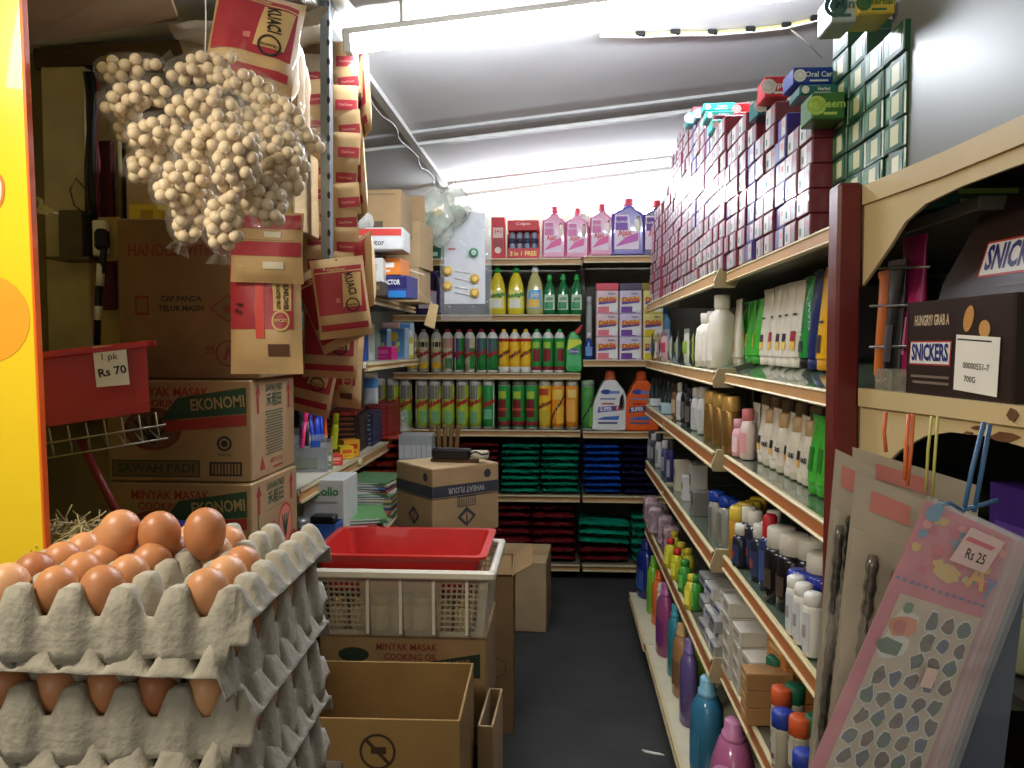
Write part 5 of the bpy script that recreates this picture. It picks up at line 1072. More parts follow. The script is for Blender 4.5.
b = MB(); b.box(((a.x + c.x) / 2 + .008, 1.842, (a.z + c.z) / 2 - .006), (.03, .03, .05), black, .008); b.build('plug', t)
t = thing('power_cable', 'black power cable wrapped in white tape below the socket', 'cable')
b = MB(); b.tube([pY(x, y, 1.84) for x, y in ((104, 240), (103, 262), (99, 285), (98, 310), (97, 345))], .008, black, 8); b.build('cable', t)
for y0, y1 in ((264, 286), (306, 320)):
    b = MB(); b.tube([pY(101 - (y - 262) * .05, y, 1.84) for y in (y0, (y0 + y1) / 2, y1)], .0095, white, 8); b.build('tape', t)
t = thing('cable_bundle', 'bundle of black and red cables running down above the socket', 'cable')
for k, (m, o) in enumerate(((black, 0), (black, 4), (K(120, 40, 40), 8), (black, -4), (K(60, 60, 60), -9))):
    b = MB(); b.tube([pY(x + o * (.5 + .2 * math.sin(y)), y, 1.88 + .004 * k) for x, y in ((90, 72), (94, 95), (92, 130), (93, 165), (92, 195), (94, 222))], .0055, m, 6); b.build('cable', t)
b = MB(); b.tube([pY(x, y, 1.87) for x, y in ((86, 215), (74, 205), (70, 190), (76, 178), (86, 190), (90, 214))], .002, K(70, 70, 66), 5); b.build('loose_wire', t)
t = thing('plastic_offcut', 'shiny clear plastic scrap hanging beside the junction box', 'plastic'); b = MB(); A, B2 = pY(36, 196, 1.5), pY(58, 214, 1.5)
b.surf(lambda u, v: tuple(A * (1 - u) + B2 * u + Vector((0, .01 * math.sin(u * 9 + v * 4), -.035 * v * (1 - u)))), 8, 4, FILM('shiny_scrap', (226, 222, 206), .45, .1, 30, .8)); b.build('film', t)
# ---- red bin, wire basket, stick, straw -----------------------------------------------------------------------------------------
t = thing('red_bin', 'red plastic bin with a handwritten price tag, hung beside the yellow board', 'bin'); binm = M('red_bin_plastic', (176, 40, 32), .35, .08, coat=.2)
b = MB(); wb, db, hb = .185, .20, .125
def ringp(k, z): return [(s * (wb / 2) * k, q * (db / 2) * k, z) for s, q in ((-1, -1), (1, -1), (1, 1), (-1, 1))]
vs = ringp(.88, 0) + ringp(1.0, hb) + ringp(.97, hb) + ringp(.86, .004)
b.add(vs, [(3, 2, 1, 0)] + [(i, (i + 1) % 4, 4 + (i + 1) % 4, 4 + i) for i in range(4)] + [(4 + i, 4 + (i + 1) % 4, 8 + (i + 1) % 4, 8 + i) for i in range(4)] + [(8 + i, 8 + (i + 1) % 4, 12 + (i + 1) % 4, 12 + i) for i in range(4)] + [(12, 13, 14, 15)], binm); b.build('tub', t)
b = MB()
for s in (-1, 1): b.box((0, s * (db / 2 + .006), hb - .004), (wb + .03, .018, .012), binm, .003); b.box((s * (wb / 2 + .006), 0, hb - .004), (.018, db + .03, .012), binm, .003)
b.build('rim', t)
tg_ = MB(); tg_.rect(.052, .070, paper, FRONT(.030, -.1135, hb - .034, -3)); tg_.text('1 pk', .016, inkk, FRONT(.028, -.1140, hb - .018, -4)); tg_.text('Rs 70', .020, inkk, FRONT(.030, -.1140, hb - .044, 3), .02); tg_.build('price_tag', t)
q = pY(80, 418, 1.33); t.location = (q.x - .028, 1.43, q.z - .004); t.rotation_euler = (0, rad(-7), rad(33))
t = thing('wire_basket', 'thin wire basket rack under the red bin', 'basket'); q = pY(85, 444, 1.34); wm = M('thin_wire', (150, 144, 120), .4, .1, metal=.5)
t.location = (q.x - .03, 1.43, q.z - .010); t.rotation_euler = (0, rad(-7), rad(33))
for k in range(8): b = MB(); b.tube([(-.10 + .028 * k, -.10, .05), (-.10 + .028 * k, -.10, .0), (-.10 + .028 * k, .08, .0)], .0016, wm, 5); b.build('wire', t)
for z in (.0, .025): b = MB(); b.tube([(-.11, -.10, z), (.11, -.10, z)], .002, wm, 5); b.build('rail', t)
t = thing('red_stick', 'dark red wooden stick leaning under the wire basket', 'stick'); b = MB(); b.tube([pY(80, 440, 1.5), pY(99, 478, 1.48), pY(122, 522, 1.45)], .008, K(120, 34, 28), 6); b.build('stick', t)
t = thing('blue_tray', 'blue plastic tray edge behind the back eggs', 'tray'); q = pY(112, 530, 1.30); b = MB(); b.box((q.x + .02, 1.36, q.z - .016), (.20, .1, .020), K(24, 32, 90, .4), .004); b.build('tray', t)
rr = random.Random(5); b = MB(); q = pY(66, 532, 1.16)
for k in range(220):
    p = q + Vector((rr.uniform(-.04, .035), rr.uniform(-.02, .05), rr.uniform(-.03, .012))); d = Vector((rr.uniform(-1, 1), rr.uniform(-1, 1), rr.uniform(-.5, .6))).normalized() * .016; b.tube([p, p + d, p + d * 2], .0012, M('dry_straw', (176, 160, 112), .8, .15), 3)
tag(b.build('straw'), 'pale dry straw tuft behind the eggs next to the yellow board', 'straw', None, 'stuff')
# ================================================================== EGGS ON TRAYS
PU, PV = .0545, .0465           # five cells across, six cells deep
def tray_mesh():
    b = MB(); S = 12; nu, nv = 5 * S, 6 * S
    def h(u, v):
        du, dv = abs(u - round(u)) * PU, abs(v - round(v)) * PV; m = (du ** 7 + dv ** 7) ** (1 / 7)
        post = .031 * min(1, max(0, (.0225 - m) / .0145)); cu, cv = (u % 1 - .5) * PU, (v % 1 - .5) * PV
        return post - .028 * min(1, max(0, (.0235 - math.hypot(cu, cv)) / .0115))
    nz = lambda x, y, z: .0012 * noise.noise(Vector((x * 55, y * 55, z * 40)))
    W, D = 5 * PU, 6 * PV; rows = []
    us = [i / S for i in range(nu + 1)]; vs_ = [j / S for j in range(nv + 1)]
    fl = [.005, .010, .0155, .0205, .0245]
    col = lambda u: u * PU - W / 2
    XS = [(-W / 2 - f, 0, f) for f in reversed(fl)] + [(col(u), u, 0) for u in us] + [(W / 2 + f, 5, f) for f in fl]
    SK = [(.004, .0), (.007, -.012), (.010, -.026), (.012, -.038), (.013, -.046)]
    pts = []; fc = lambda u: max(-1, min(1, 2.2 * math.cos(2 * math.pi * u) + .3))
    def hx(u, v, f):
        if f == 0: return h(u, v)
        du, dv = f, abs(v - round(v)) * PV; m = (du ** 7 + dv ** 7) ** (1 / 7); return .031 * min(1, max(0, (.0225 - m) / .0145))
    for (o, dz) in reversed(SK): pts.append([(x * (1 + .0), -D / 2 - o * (.75 + .25 * fc(u)) - .002, hx(u, 0, f) * (1 + dz / .05) + dz * (.93 + .07 * fc(u)) if f == 0 else min(0, dz) * .5) for x, u, f in XS])
    for v in vs_: pts.append([(x, v * PV - D / 2, hx(u, v, f)) for x, u, f in XS])
    for (o, dz) in SK: pts.append([(x, D / 2 + o * (.75 + .25 * fc(u)) + .002, hx(u, 6, f) * (1 + dz / .05) + dz * (.93 + .07 * fc(u)) if f == 0 else min(0, dz) * .5) for x, u, f in XS])
    n = len(XS); fl_ = [q for r in pts for q in r]; fl_ = [(x + nz(x, y, z), y + nz(y, z, x), z + 1.5 * nz(z, x, y)) for x, y, z in fl_]
    b.add(fl_, [(j * n + i, j * n + i + 1, (j + 1) * n + i + 1, (j + 1) * n + i) for j in range(len(pts) - 1) for i in range(n - 1)], pulp, True)
    return b
def tray_fn():
    o = tray_mesh().build('egg_tray'); m = o.modifiers.new('thickness', 'SOLIDIFY'); m.thickness = .0018; m.offset = 0; return tag(o, None, 'egg tray')
TX, TY = -.325 - .150, .765 + .148
TZ = .876; TP = .052
tn_ = ['topmost grey pulp egg tray, half filled with brown eggs', 'grey pulp egg tray second from the top of the stack', 'grey pulp egg tray third from the top of the stack', 'grey pulp egg tray fourth from the top of the stack', 'grey pulp egg tray fifth from the top of the stack', 'grey pulp egg tray sixth from the top of the stack', 'grey pulp egg tray at the bottom of the stack']
for k in range(6):
    odd = k % 2 == 1
    place('egg_tray', tray_fn, tn_[k], (TX + R.uniform(-.004, .004), TY + R.uniform(-.003, .003), TZ - TP * k), (math.pi / 2 if odd else 0) + rad((1.5, -1, 2, -1.5, 1, 0)[k]), 'stacked egg trays')
EGGC = [(196, 138, 94), (178, 118, 76), (208, 156, 112), (166, 106, 68), (188, 128, 84)]
def egg_fn(i):
    m = M('egg_shell_%d' % i, EGGC[i], .38, .07, 22, bump=.04, bscale=400)
    def fn():
        b = MB(); n = 16; H, r = .058, .0222; pr = []
        for k in range(n + 1):
            a = math.pi * k / n; z = -math.cos(a); pr.append((max(.00005, r * math.sin(a) * (1 - .10 * z)), z * H / 2))      # blunt end down
        pr = [(q, -z) for q, z in reversed(pr)]                                                                       # blunt end up
        b.lathe(pr, m, 22, caps=False); return tag(b.build('egg'), None, 'egg')
    return fn
EN = ['tan', 'brown', 'pale tan', 'dark brown', 'warm brown']
erow = ['front row', 'second row', 'third row', 'fourth row', 'fifth row', 'back row']
# cells filled in the top tray: (column from the aisle side 0..4, row from the front 0..5)
empty = {(1, 0), (1, 1), (0, 3), (0, 4), (0, 5), (1, 5), (1, 2)}
ec = 0
for rw in range(6):
    for c in range(5):
        if (c, rw) in empty: continue
        x, y = TX + (2 - c) * PU + R.uniform(-.002, .002), TY + (rw - 2.5) * PV + R.uniform(-.002, .002); i = (c * 3 + rw * 7 + rw * c) % 5
        place('egg%d' % i, egg_fn(i), '%s egg in the %s of the top tray, %s from the aisle' % (EN[i], erow[rw], ORD[c + 1]), (x, y, TZ + .0155), R.uniform(0, 6), 'eggs in the top tray', rot=(rad(R.uniform(-10, 10)), rad(R.uniform(-10, 10)), R.uniform(0, 6)), sc=R.uniform(.96, 1.04)); ec += 1
# three eggs balanced on top
for j, (px, py, Yy, i) in enumerate(((119, 536, .905, 0), (160, 537, .912, 1), (205, 534, .915, 1))):
    p = pY(px, py, Yy); place('egg%d' % i, egg_fn(i), 'brown raised egg lying on the others, %s' % ('beside the straw', 'middle of the raised three', 'with the cooking oil carton behind it')[j], p, 0, 'three raised eggs', rot=(rad(R.uniform(-12, 12)), rad(R.uniform(-12, 12)), 1.0), sc=1.08)
# eggs showing at the rims of the lower trays
for k in range(1, 6):
    n_x, n_y, pu, pv = (6, 5, PV, PU) if k % 2 else (5, 6, PU, PV)
    for a in range(n_x): 
        i = (a + k) % 5; place('egg%d' % i, egg_fn(i), '%s egg at the front rim of the %s tray, %s from the corner' % (EN[i], ORD[k + 1], ORD[a + 1]), (TX + ((n_x - 1) / 2 - a) * pu, TY - (n_y - 1) / 2 * pv, TZ - TP * k + .0145), 0, 'eggs in the lower trays', rot=(0, 0, a))
    for a in range(1, n_y):
        i = (a * 2 + k) % 5; place('egg%d' % i, egg_fn(i), '%s egg at the aisle rim of the %s tray, %s from the corner' % (EN[i], ORD[k + 1], ORD[a + 1]), (TX + (n_x - 1) / 2 * pu, TY + (a - (n_y - 1) / 2) * pv, TZ - TP * k + .0145), 0, 'eggs in the lower trays', rot=(0, 0, a))
t = thing('egg_table', 'low brown table under the egg trays', 'table', (TX, TY, 0)); zt = TZ - TP * 5 - .048
b = MB(); b.box((0, 0, zt - .012), (.34, .34, .022), woodb, .003); b.build('table_top', t)
for sx in (-1, 1):
    for sy in (-1, 1): b = MB(); b.box((sx * .15, sy * .15, (zt - .024) / 2), (.03, .03, zt - .024), woodb, .002); b.build('leg', t)
# ================================================================== LEFT SHELF GOODS AND CENTRE FLOOR
ZS1, ZS2, ZS3, ZS0 = .749, 1.095, 1.305, .561
def on(px, py, Y, z): return (pY(px, py, Y).x, Y, z)
def onx(px, X, z): q = pX(px, 440, X); return (X, q.y, z)
# marker pens in clear boxes (near end of the long shelf)
def marker(c, capc):
    def fn():
        t = thing('marker_pen', None, 'pen'); b = MB(); b.lathe([(.006, 0), (.0065, .002), (.0065, .085)], K(*c, .35), 8); b.build('barrel', t)
        b = MB(); b.lathe([(.0072, .080), (.0075, .083), (.0075, .118), (.005, .121), (0, .121)], K(*capc, .3), 8); b.build('cap', t); return t
    return fn
MC = {'orange': (236, 96, 40), 'blue': (30, 70, 190), 'violet': (110, 70, 150), 'pink': (216, 50, 110), 'black': (34, 32, 36), 'white': (214, 214, 214)}
pens = [(298, 'violet', 0), (301, 'black', 1), (304, 'pink', 0), (307, 'white', 1), (309, 'violet', 1), (312, 'orange', 0), (315, 'orange', 1), (311, 'blue', 2), (314, 'blue', 2), (317, 'blue', 2), (320, 'blue', 2), (324, 'orange', 2), (305, 'black', 2), (300, 'pink', 2)]
cnt = {}
for px, c, row in pens:
    X_ = -.79 - .025 * (2 - row); cnt[c] = cnt.get(c, 0) + 1
    x, Y, _ = onx(px + 2, X_, 0); place('pen' + c, marker(MC[c], MC[c]), '%s marker pen standing in the clear pen box, %s of its colour' % (c, ORD[cnt[c]]), (x, Y, ZS1 + .078 + .006 * row), R.uniform(0, 3), 'marker pens', rot=(rad(R.uniform(-8, 8)), rad(R.uniform(-8, 8)), 0))
t = thing('pen_box', 'clear plastic box holding marker pens at the near end of the shelf', 'box'); t.location = (-.815, 2.53, ZS1); t.rotation_euler = (0, 0, rad(8))
clr = FILM('clear_box', (200, 206, 206), .75, .08, 20, .2)
for c, d in (((0, -.06, .06), (.13, .002, .12)), ((-.065, 0, .06), (.002, .12, .12)), ((.065, 0, .05), (.002, .12, .10)), ((0, 0, .003), (.13, .12, .004))): b = MB(); b.box(c, d, clr); b.build('wall_panel', t)
b = MB(); b.box((0, .02, .042), (.124, .13, .070), K(120, 124, 118), .002); b.build('pen_stand', t)
b = MB(); b.rect(.03, .02, K(40, 80, 170), FRONT(.03, -.0625, .09)); b.rect(.09, .03, K(120, 130, 110), FRONT(-.01, -.0625, .03)); b.build('label', t)
t = thing('highlighter_marker', 'thick neon yellow highlighter lying upright beside the pens', 'pen'); t.location = onx(333, -.785, ZS1 + .045); b = MB(); b.lathe([(.012, 0), (.013, .004), (.013, .07), (.009, .09)], K(206, 226, 40), 10, 1, .6); b.build('barrel', t); b = MB(); b.lathe([(.010, .088), (.0095, .12), (.004, .126)], K(196, 216, 40), 10, 1, .6); b.build('cap', t); t.rotation_euler = (0, rad(6), 0)
for i, (px, w, h, Y, c, a, lab) in enumerate(((330, .055, .035, 2.30, (206, 60, 50), (230, 150, 130), 'small red printed box at the shelf edge under the pens'), (342, .05, .045, 2.42, (230, 196, 40), (220, 100, 40), 'small yellow printed box beside the red one'), (347, .06, .06, 2.62, (226, 160, 50), (200, 60, 40), 'orange and yellow small box behind the yellow one'), (322, .04, .06, 2.25, (120, 126, 90), (200, 200, 190), 'clear sleeve of small pins at the shelf front'))):
    place('sbx%d' % i, bx(w, .06, h, c, a, 'stationery_box'), lab, onx(px + 2, -.772, ZS1 + .001), rad(35))
# stacked dark pencil boxes, then red ones
for k in range(7):
    place('penc', bx(.15, .20, .019, (52, 38, 36), (150, 90, 60), 'pencil_box'), 'dark flat pencil box, %s up in the pile on the shelf' % ORD[k + 1], (-.835, 3.02, ZS1 + .001 + k * .0195), rad(4 + R.uniform(-4, 4)), 'dark pencil boxes')
for k in range(7):
    place('pencb', bx(.06, .22, .018, (40, 50, 84), (150, 150, 160), 'pencil_box'), 'narrow navy pencil box, %s up beside the dark pile' % ORD[k + 1], (-.785, 3.235, ZS1 + .001 + k * .0185), rad(3), 'navy pencil boxes')
for k in range(8):
    place('pencr', bx(.10, .30, .0175, (140, 34, 34), (190, 80, 70), 'pencil_box'), 'red flat pencil box, %s up in its pile' % ORD[k + 1], (-.79, 3.50, ZS1 + .001 + k * .018), rad(2), 'red pencil boxes')
place('pencr', bx(.10, .30, .0175, (140, 34, 34), (190, 80, 70)), 'long red pencil box lying on top of the dark pile', (-.835, 3.06, ZS1 + .139), rad(8), 'red pencil boxes')
# clear sachets with greenery at the far end
def leafbag(seed, c1, c2):
    def fn():
        rr = random.Random(seed); t = thing('clear_sachet', None, 'bag'); b = MB()
        b.surf(lambda u, v: ((u - .5) * .07 + .004 * math.sin(v * 9 + seed), .012 * math.sin(u * 7 + seed) * (1 - v) + .02 * v, .085 * v + .006 * math.sin(u * 11)), 8, 8, FILM('sachet_film', (210, 216, 200), .6, .15, 40, .6)); b.build('film', t)
        b = MB()
        for k in range(7): b.box((rr.uniform(-.022, .022), .012 + .003 * k, .012 + rr.random() * .045), (.022, .004, .012), (K(*c1), K(*c2))[k % 2], .001, None)
        b.build('contents', t); return t
    return fn
for i, px in enumerate((388, 393, 398, 403, 408)):
    place('lf%d' % (i % 3), leafbag(i % 3, ((70, 120, 60), (150, 50, 50), (190, 200, 170))[i % 3], ((200, 210, 190), (90, 130, 80), (60, 110, 60))[i % 3]), 'clear sachet with small green and red items, %s along the far shelf end' % ORD[i + 1], (-.765 + .004 * i, 3.66 + .035 * i, ZS1 + .001), rad(60), 'clear sachets at the shelf end')
# shelf above: pink jelly box, blue sun boxes, brown pack
place('pinkj', bx(.10, .05, .05, (196, 40, 120), (220, 90, 160), 'candy_box'), 'bright magenta box on the middle left shelf', on(383, 360, 3.02, ZS2 + .001), rad(-15))
for i, (px, Y, w, h) in enumerate(((381, 3.16, .075, .12), (396, 3.22, .10, .125), (406, 3.36, .06, .15))):
    def sunp(b, w=w, h=h):
        b.rect(w * .9, h * .9, K(80, 140, 190), FRONT(0, -.0206, h / 2)); b.disc(w * .2, K(226, 190, 60), FRONT(0, -.0212, h * .72), n=12); b.disc(w * .13, K(206, 90, 100), FRONT(-.01, -.0212, h * .4)); b.disc(w * .12, K(120, 180, 90), FRONT(.016, -.0212, h * .3)); b.disc(w * .1, K(220, 210, 120), FRONT(.018, -.0212, h * .48))
    place('sun%d' % i, box_thing('gift_box', 'box', w, .04, h, K(150, 176, 196), sunp), 'light blue box with yellow sun picture, %s' % ('beside the magenta box', 'largest of three', 'tallest, nearest the end wall')[i], on(px, 360, Y, ZS2 + .001), rad(-12))
place('pinkfl', bx(.07, .04, .15, (200, 160, 150), (170, 120, 120), 'gift_box'), 'tall dusty pink box behind the blue sun boxes', on(392, 360, 3.35, ZS2 + .001), 0)
place('brkbox', bx(.05, .05, .13, (110, 62, 50), (150, 100, 80), 'gift_box'), 'brown brick-patterned box at the end of the middle left shelf', on(408, 360, 3.40, ZS2 + .001), 0)
for i, (px, Y, c, a, h, lab) in enumerate(((361, 2.80, (40, 80, 170), (230, 200, 60), .11, 'blue and yellow pack behind the seed packs'), (367, 2.84, (196, 206, 190), (90, 150, 90), .13, 'pale green pack next to the blue and yellow one'), (373, 3.0, (120, 150, 130), (200, 210, 200), .12, 'grey-green pack beside the magenta box'))):
    place('lpk%d' % i, bx(.04, .05, h, c, a, 'gift_box'), lab, on(px, 350, Y, ZS2 + .001), rad(-10))
place('yelbt', small_bottle('yb', K(196, 180, 60, .2), K(220, 210, 180), K(226, 220, 150)), 'small yellow jar before the spray cans on the middle left shelf', on(409, 360, 3.30, ZS2 + .001))
# hanging grey-white pouch with blue stripe under the middle shelf
def stripe(p, w, h): p.patch(-.5 * w, .5 * w, -.5 * h, -.2 * h, K(60, 120, 180)); p.patch(-.45 * w, .45 * w, -.16 * h, -.04 * h, K(220, 224, 224))
hang('grpouch', pouch(.07, .20, .008, stripe, 'hanging_pouch', True, K(170, 176, 176)), 'hanging pouch with a blue stripe beside the seed packs', 371, 372, 2.75, (0, 0, 0), (.7, 1, .55))
# top-left shelf pile of boxes
def adaptor(b): 
    b.rect(.20, .022, K(206, 70, 60), FRONT(0, -.0756, .055)); b.rect(.196, .036, K(214, 214, 210), FRONT(0, -.0756, .022)); b.text('Way Adaptor', .026, K(70, 70, 80), FRONT(-.02, -.0762, .022), .02, .13)
place('adap', box_thing('adaptor_box', 'box', .21, .15, .070, K(206, 206, 200), adaptor), 'red and white adaptor box on the pile near the ceiling', on(375, 240, 2.62, pY(375, 249.5, 2.545).z), rad(2))
def dor(b): b.rect(.105, .036, K(40, 36, 90), FRONT(.02, -.0606, .048)); b.rect(.14, .022, K(50, 130, 200), FRONT(0, -.0608, .012)); b.text('FACTOR', .022, wht, FRONT(.02, -.0612, .05), .03, .06); b.disc(.014, K(230, 170, 50), FRONT(-.055, -.0612, .048))
place('tor', box_thing('bulb_box', 'box', .15, .12, .072, K(60, 60, 120), dor), 'blue and violet box with white lettering on the upper left shelf', on(391, 285, 2.66, ZS3 + .001), rad(-6))
place('orbx', bx(.13, .12, .055, (222, 130, 50), (230, 226, 216), 'bulb_box'), 'orange and white box in the middle of the upper left pile', on(386, 262, 2.66, ZS3 + .075), rad(-4))
place('whbx', bx(.12, .12, .075, (206, 204, 196), (180, 176, 170), 'bulb_box'), 'plain white open box at the front of the upper left shelf', on(366, 280, 2.55, ZS3 + .045), rad(8))
place('lowbx', bx(.14, .14, .043, (70, 60, 50), (120, 100, 70), 'bulb_box'), 'dark flat box under the plain white one', on(366, 290, 2.56, ZS3 + .001), rad(8))
place('blkfl', bx(.16, .10, .016, (30, 30, 30), (60, 60, 60), 'bulb_box'), 'black flat box under the adaptor box', on(364, 256, 2.66, ZS3 + .122), rad(5))
def seam(b, w=0): b.rect(.10, .03, K(96, 80, 62, .8), FRONT(-.05, -.1006, .05)); b.rect(.12, .02, K(80, 66, 52, .8), FRONT(0, -.1006, .022)); b.rect(.20, .004, K(110, 90, 66, .8), FRONT(0, -.1006, .12))
place('ctp', box_thing('cardboard_carton', 'carton', .24, .20, .135, kraft, seam), 'closed brown carton on top of the adaptor box near the ceiling', on(372, 220, 2.72, pY(375, 232, 2.62).z + .003), 0)
t = thing('clear_bundle', 'scrunched clear plastic bundle on the adaptor box beside the brown carton', 'plastic'); t.location = on(360, 225, 2.56, pY(375, 231, 2.55).z + .002)
b = MB(); b.surf(lambda u, v: (.04 * math.cos(u * 6.283) * math.sin(v * 3.14) + .006 * math.sin(u * 31), .03 * math.sin(u * 6.283) * math.sin(v * 3.14), .03 - .03 * math.cos(v * 3.14) + .005 * math.sin(u * 19 + v * 9)), 24, 10, FILM('bundle_film', (216, 216, 206), .5, .12, 50, .8), True); b.build('film', t)
place('ctc', box_thing('cardboard_carton', 'carton', .16, .16, .165, kraftl, None), 'pale brown carton standing right of the piled boxes', on(406, 290, 2.95, pY(410, 268, 2.87).z), rad(-8))
place('ctd', box_thing('cardboard_carton', 'carton', .14, .14, .10, kraft, None), 'brown carton on top of the pale standing carton', on(406, 240, 2.98, pY(410, 268, 2.87).z + .166), rad(10))
place('cte', box_thing('cardboard_carton', 'carton', .12, .18, pY(410, 268, 2.87).z - ZS3 - .002, kraftl, None), 'narrow pale carton under the standing carton at the shelf end', on(409, 290, 2.95, ZS3 + .001), rad(-4))
# hanging beige tag on a stick
t = thing('hanging_tag', 'blank beige card tag hanging on a string before the violet jug', 'tag'); a = pY(432, 303, 2.75)
b = MB(); b.prism([(-.017, -.078), (.020, -.088), (.024, -.004), (-.006, .0)], -.0008, .0008, M('tag_card', (176, 150, 104), .8), FRONT(a.x, a.y, a.z, -8)); b.build('card', t)
b = MB(); b.tube([pY(405, 282, 2.72), pY(418, 291, 2.74), pY(433, 304, 2.75)], .0014, K(190, 180, 150), 5); b.build('string', t)
t = thing('shelf_stick', 'thin pale stick poking out of the carton pile', 'stick'); b = MB(); b.tube([pY(402, 268, 2.75), pY(424, 275, 2.75)], .004, K(206, 190, 160), 6); b.build('stick', t)
# clear bag of night-light cards and the cluster of small clear bags above it
t = thing('card_bag', 'long clear bag with white plug cards and yellow round plugs, hanging before the end shelves', 'bag'); Yc = 3.25
A = pY(466, 205, Yc); wq = (pY(491, 300, Yc) - pY(440, 300, Yc)).x; hq = (pY(466, 205, Yc) - pY(466, 320, Yc)).z
cf = FILM('card_bag_film', (226, 230, 230), .78, .06, 34, 1.0)
b = MB(); b.surf(lambda u, v: (A.x + (u - .5) * wq * (.7 + .3 * min(1, v * 4)), Yc - .012 + .004 * math.sin(u * 13 + v * 21) * (1 + 2 * (v > .85)), A.z - hq * v), 14, 30, cf); b.build('film', t)
b = MB(); b.box((A.x - .006, Yc, A.z - hq * .46), (wq * .80, .004, hq * .80), M('card_white', (216, 218, 220), .6, .04), .001); card = b.build('card', t)
for px, py, c, big in ((448, 271, 'y', 1), (475, 279, 'y', 1), (448, 286, 'y', 1), (475, 293, 'y', 1), (474, 253, 'g', 1), (452, 249, 'r', 0)):
    q = pY(px, py, Yc - .004); b = MB(); m = {'y': K(222, 180, 76), 'g': K(90, 160, 120), 'r': K(200, 50, 70)}[c]
    if big: b.lathe([(.0, 0), (.016, .002), (.019, .006), (.019, .010)], m, 14, X=T(q.x, q.y - .006, q.z, 90)); b.disc(.009, K(236, 214, 140) if c == 'y' else wht, FRONT(q.x, q.y - .017, q.z), r0=.5)
    else: b.box((q.x, q.y - .004, q.z), (.03, .006, .008), m, .002)
    b.build('night_light' if big else 'plug_pin', t)
for (x0, y0, x1, y1) in ((455, 271, 470, 273), (455, 278, 470, 281), (455, 287, 470, 289), (455, 292, 470, 295)):
    b = MB(); b.tube([pY(x0, y0, Yc - .008), pY(x1, y1, Yc - .008)], .003, white, 5); b.build('stem', t)
def scrunch(name, lab, px, py, Y, r, seed, fill):
    t = thing(name, lab, 'bag', pY(px, py, Y)); b = MB()
    def f(u, v):
        a = 6.283 * u; k = math.sin(math.pi * min(1, v * 1.0)) ** .6; n = 1 + .35 * noise.noise(Vector((math.cos(a) * 2 + seed, math.sin(a) * 2, v * 4)))
        return (r * k * n * math.cos(a), r * .6 * k * n * math.sin(a), r * 1.3 * (1 - 2 * v))
    b.surf(f, 18, 14, FILM('sachet_film', (210, 216, 200)), True); b.build('film', t); rr = random.Random(seed)
    for k, c in enumerate(fill): b = MB(); b.box((rr.uniform(-.4, .4) * r, 0, rr.uniform(-.5, .3) * r), (r * .8, r * .4, r * .5), K(*c), r * .1, T(ry=rr.uniform(-40, 40))); b.build('packet', t)
    b = MB(); b.tube([(0, 0, r * 1.25), (.005, 0, r * 2.2)], .0015, K(150, 180, 200), 5); b.build('string', t)
scrunch('hanging_bag', 'clear hanging bag with a green and a yellow packet near the far lamp', 434, 214, 3.1, .075, 3, ((120, 170, 110), (214, 176, 70)))
scrunch('hanging_bag', 'clear hanging bag of grey and green things closest to the far lamp', 455, 206, 3.2, .065, 9, ((170, 190, 150), (120, 110, 96)))
scrunch('hanging_bag', 'small empty clear bag hanging above the pale cartons', 414, 222, 3.0, .05, 5, ((190, 186, 170),))
scrunch('hanging_bag', 'grey hanging bag below the other clear bags', 440, 230, 3.15, .055, 12, ((120, 112, 100),))
# ---- low shelf: Apollo carton, blue basket, magazines, red bags, grey and brown packs -----------------------------------------
def apo(b):
    b.text('Apollo', .036, K(50, 130, 80), FRONT(.0, -.0806, .150), .03, .095); b.rect(.085, .006, K(150, 150, 146), FRONT(0, -.0806, .118)); b.rect(.06, .02, K(180, 180, 176), FRONT(.03, -.0806, .05))
place('apo', box_thing('paper_carton', 'carton', .125, .16, .185, M('carton_grey_white', (190, 192, 184), .6, .05), apo), 'white carton with green lettering under the stationery shelf', on(331, 500, 2.42, ZS0 + .001), 0)
t = thing('blue_bin', 'small blue plastic basket in front of the white lettered carton', 'basket'); t.location = on(324, 510, 2.30, ZS0 + .02); bl = K(40, 80, 150, .35)
b = MB()
for c, d in (((0, -.04, .025), (.09, .004, .05)), ((0, .04, .025), (.09, .004, .05)), ((-.043, 0, .025), (.004, .08, .05)), ((.043, 0, .025), (.004, .08, .05)), ((0, 0, .002), (.09, .08, .004))): b.box(c, d, bl)
b.build('tub', t); b = MB(); b.box((0, .0, .055), (.07, .05, .03), black, .003); b.build('contents', t)
place('tanb', box_thing('paper_carton', 'carton', .20, .2, .020, kraftl, None), 'flat tan board lying before the blue basket', on(330, 525, 2.26, ZS0 + .001), rad(10))
t = thing('drink_can', 'small grey and red drink can standing behind the egg tray corner', 'can'); t.location = on(295, 540, 1.78, 0); 
t.location = (pY(296, 545, 2.2).x, 2.24, ZS0 + .001); b = MB(); b.lathe([(.024, 0), (.028, .004), (.028, .085), (.024, .092)], M('silver_can', (150, 150, 150), .3, .08, metal=.5), 14); b.lathe([(.0285, .02), (.0285, .045)], redc, 14, caps=False); b.textcyl('ACE', .022, K(50, 60, 110), .0285, .06, 10); b.build('body', t)
MG = [(90, 140, 80), (206, 206, 200), (140, 60, 50), (60, 90, 130), (190, 180, 150), (70, 110, 70), (200, 170, 120), (120, 120, 120)]
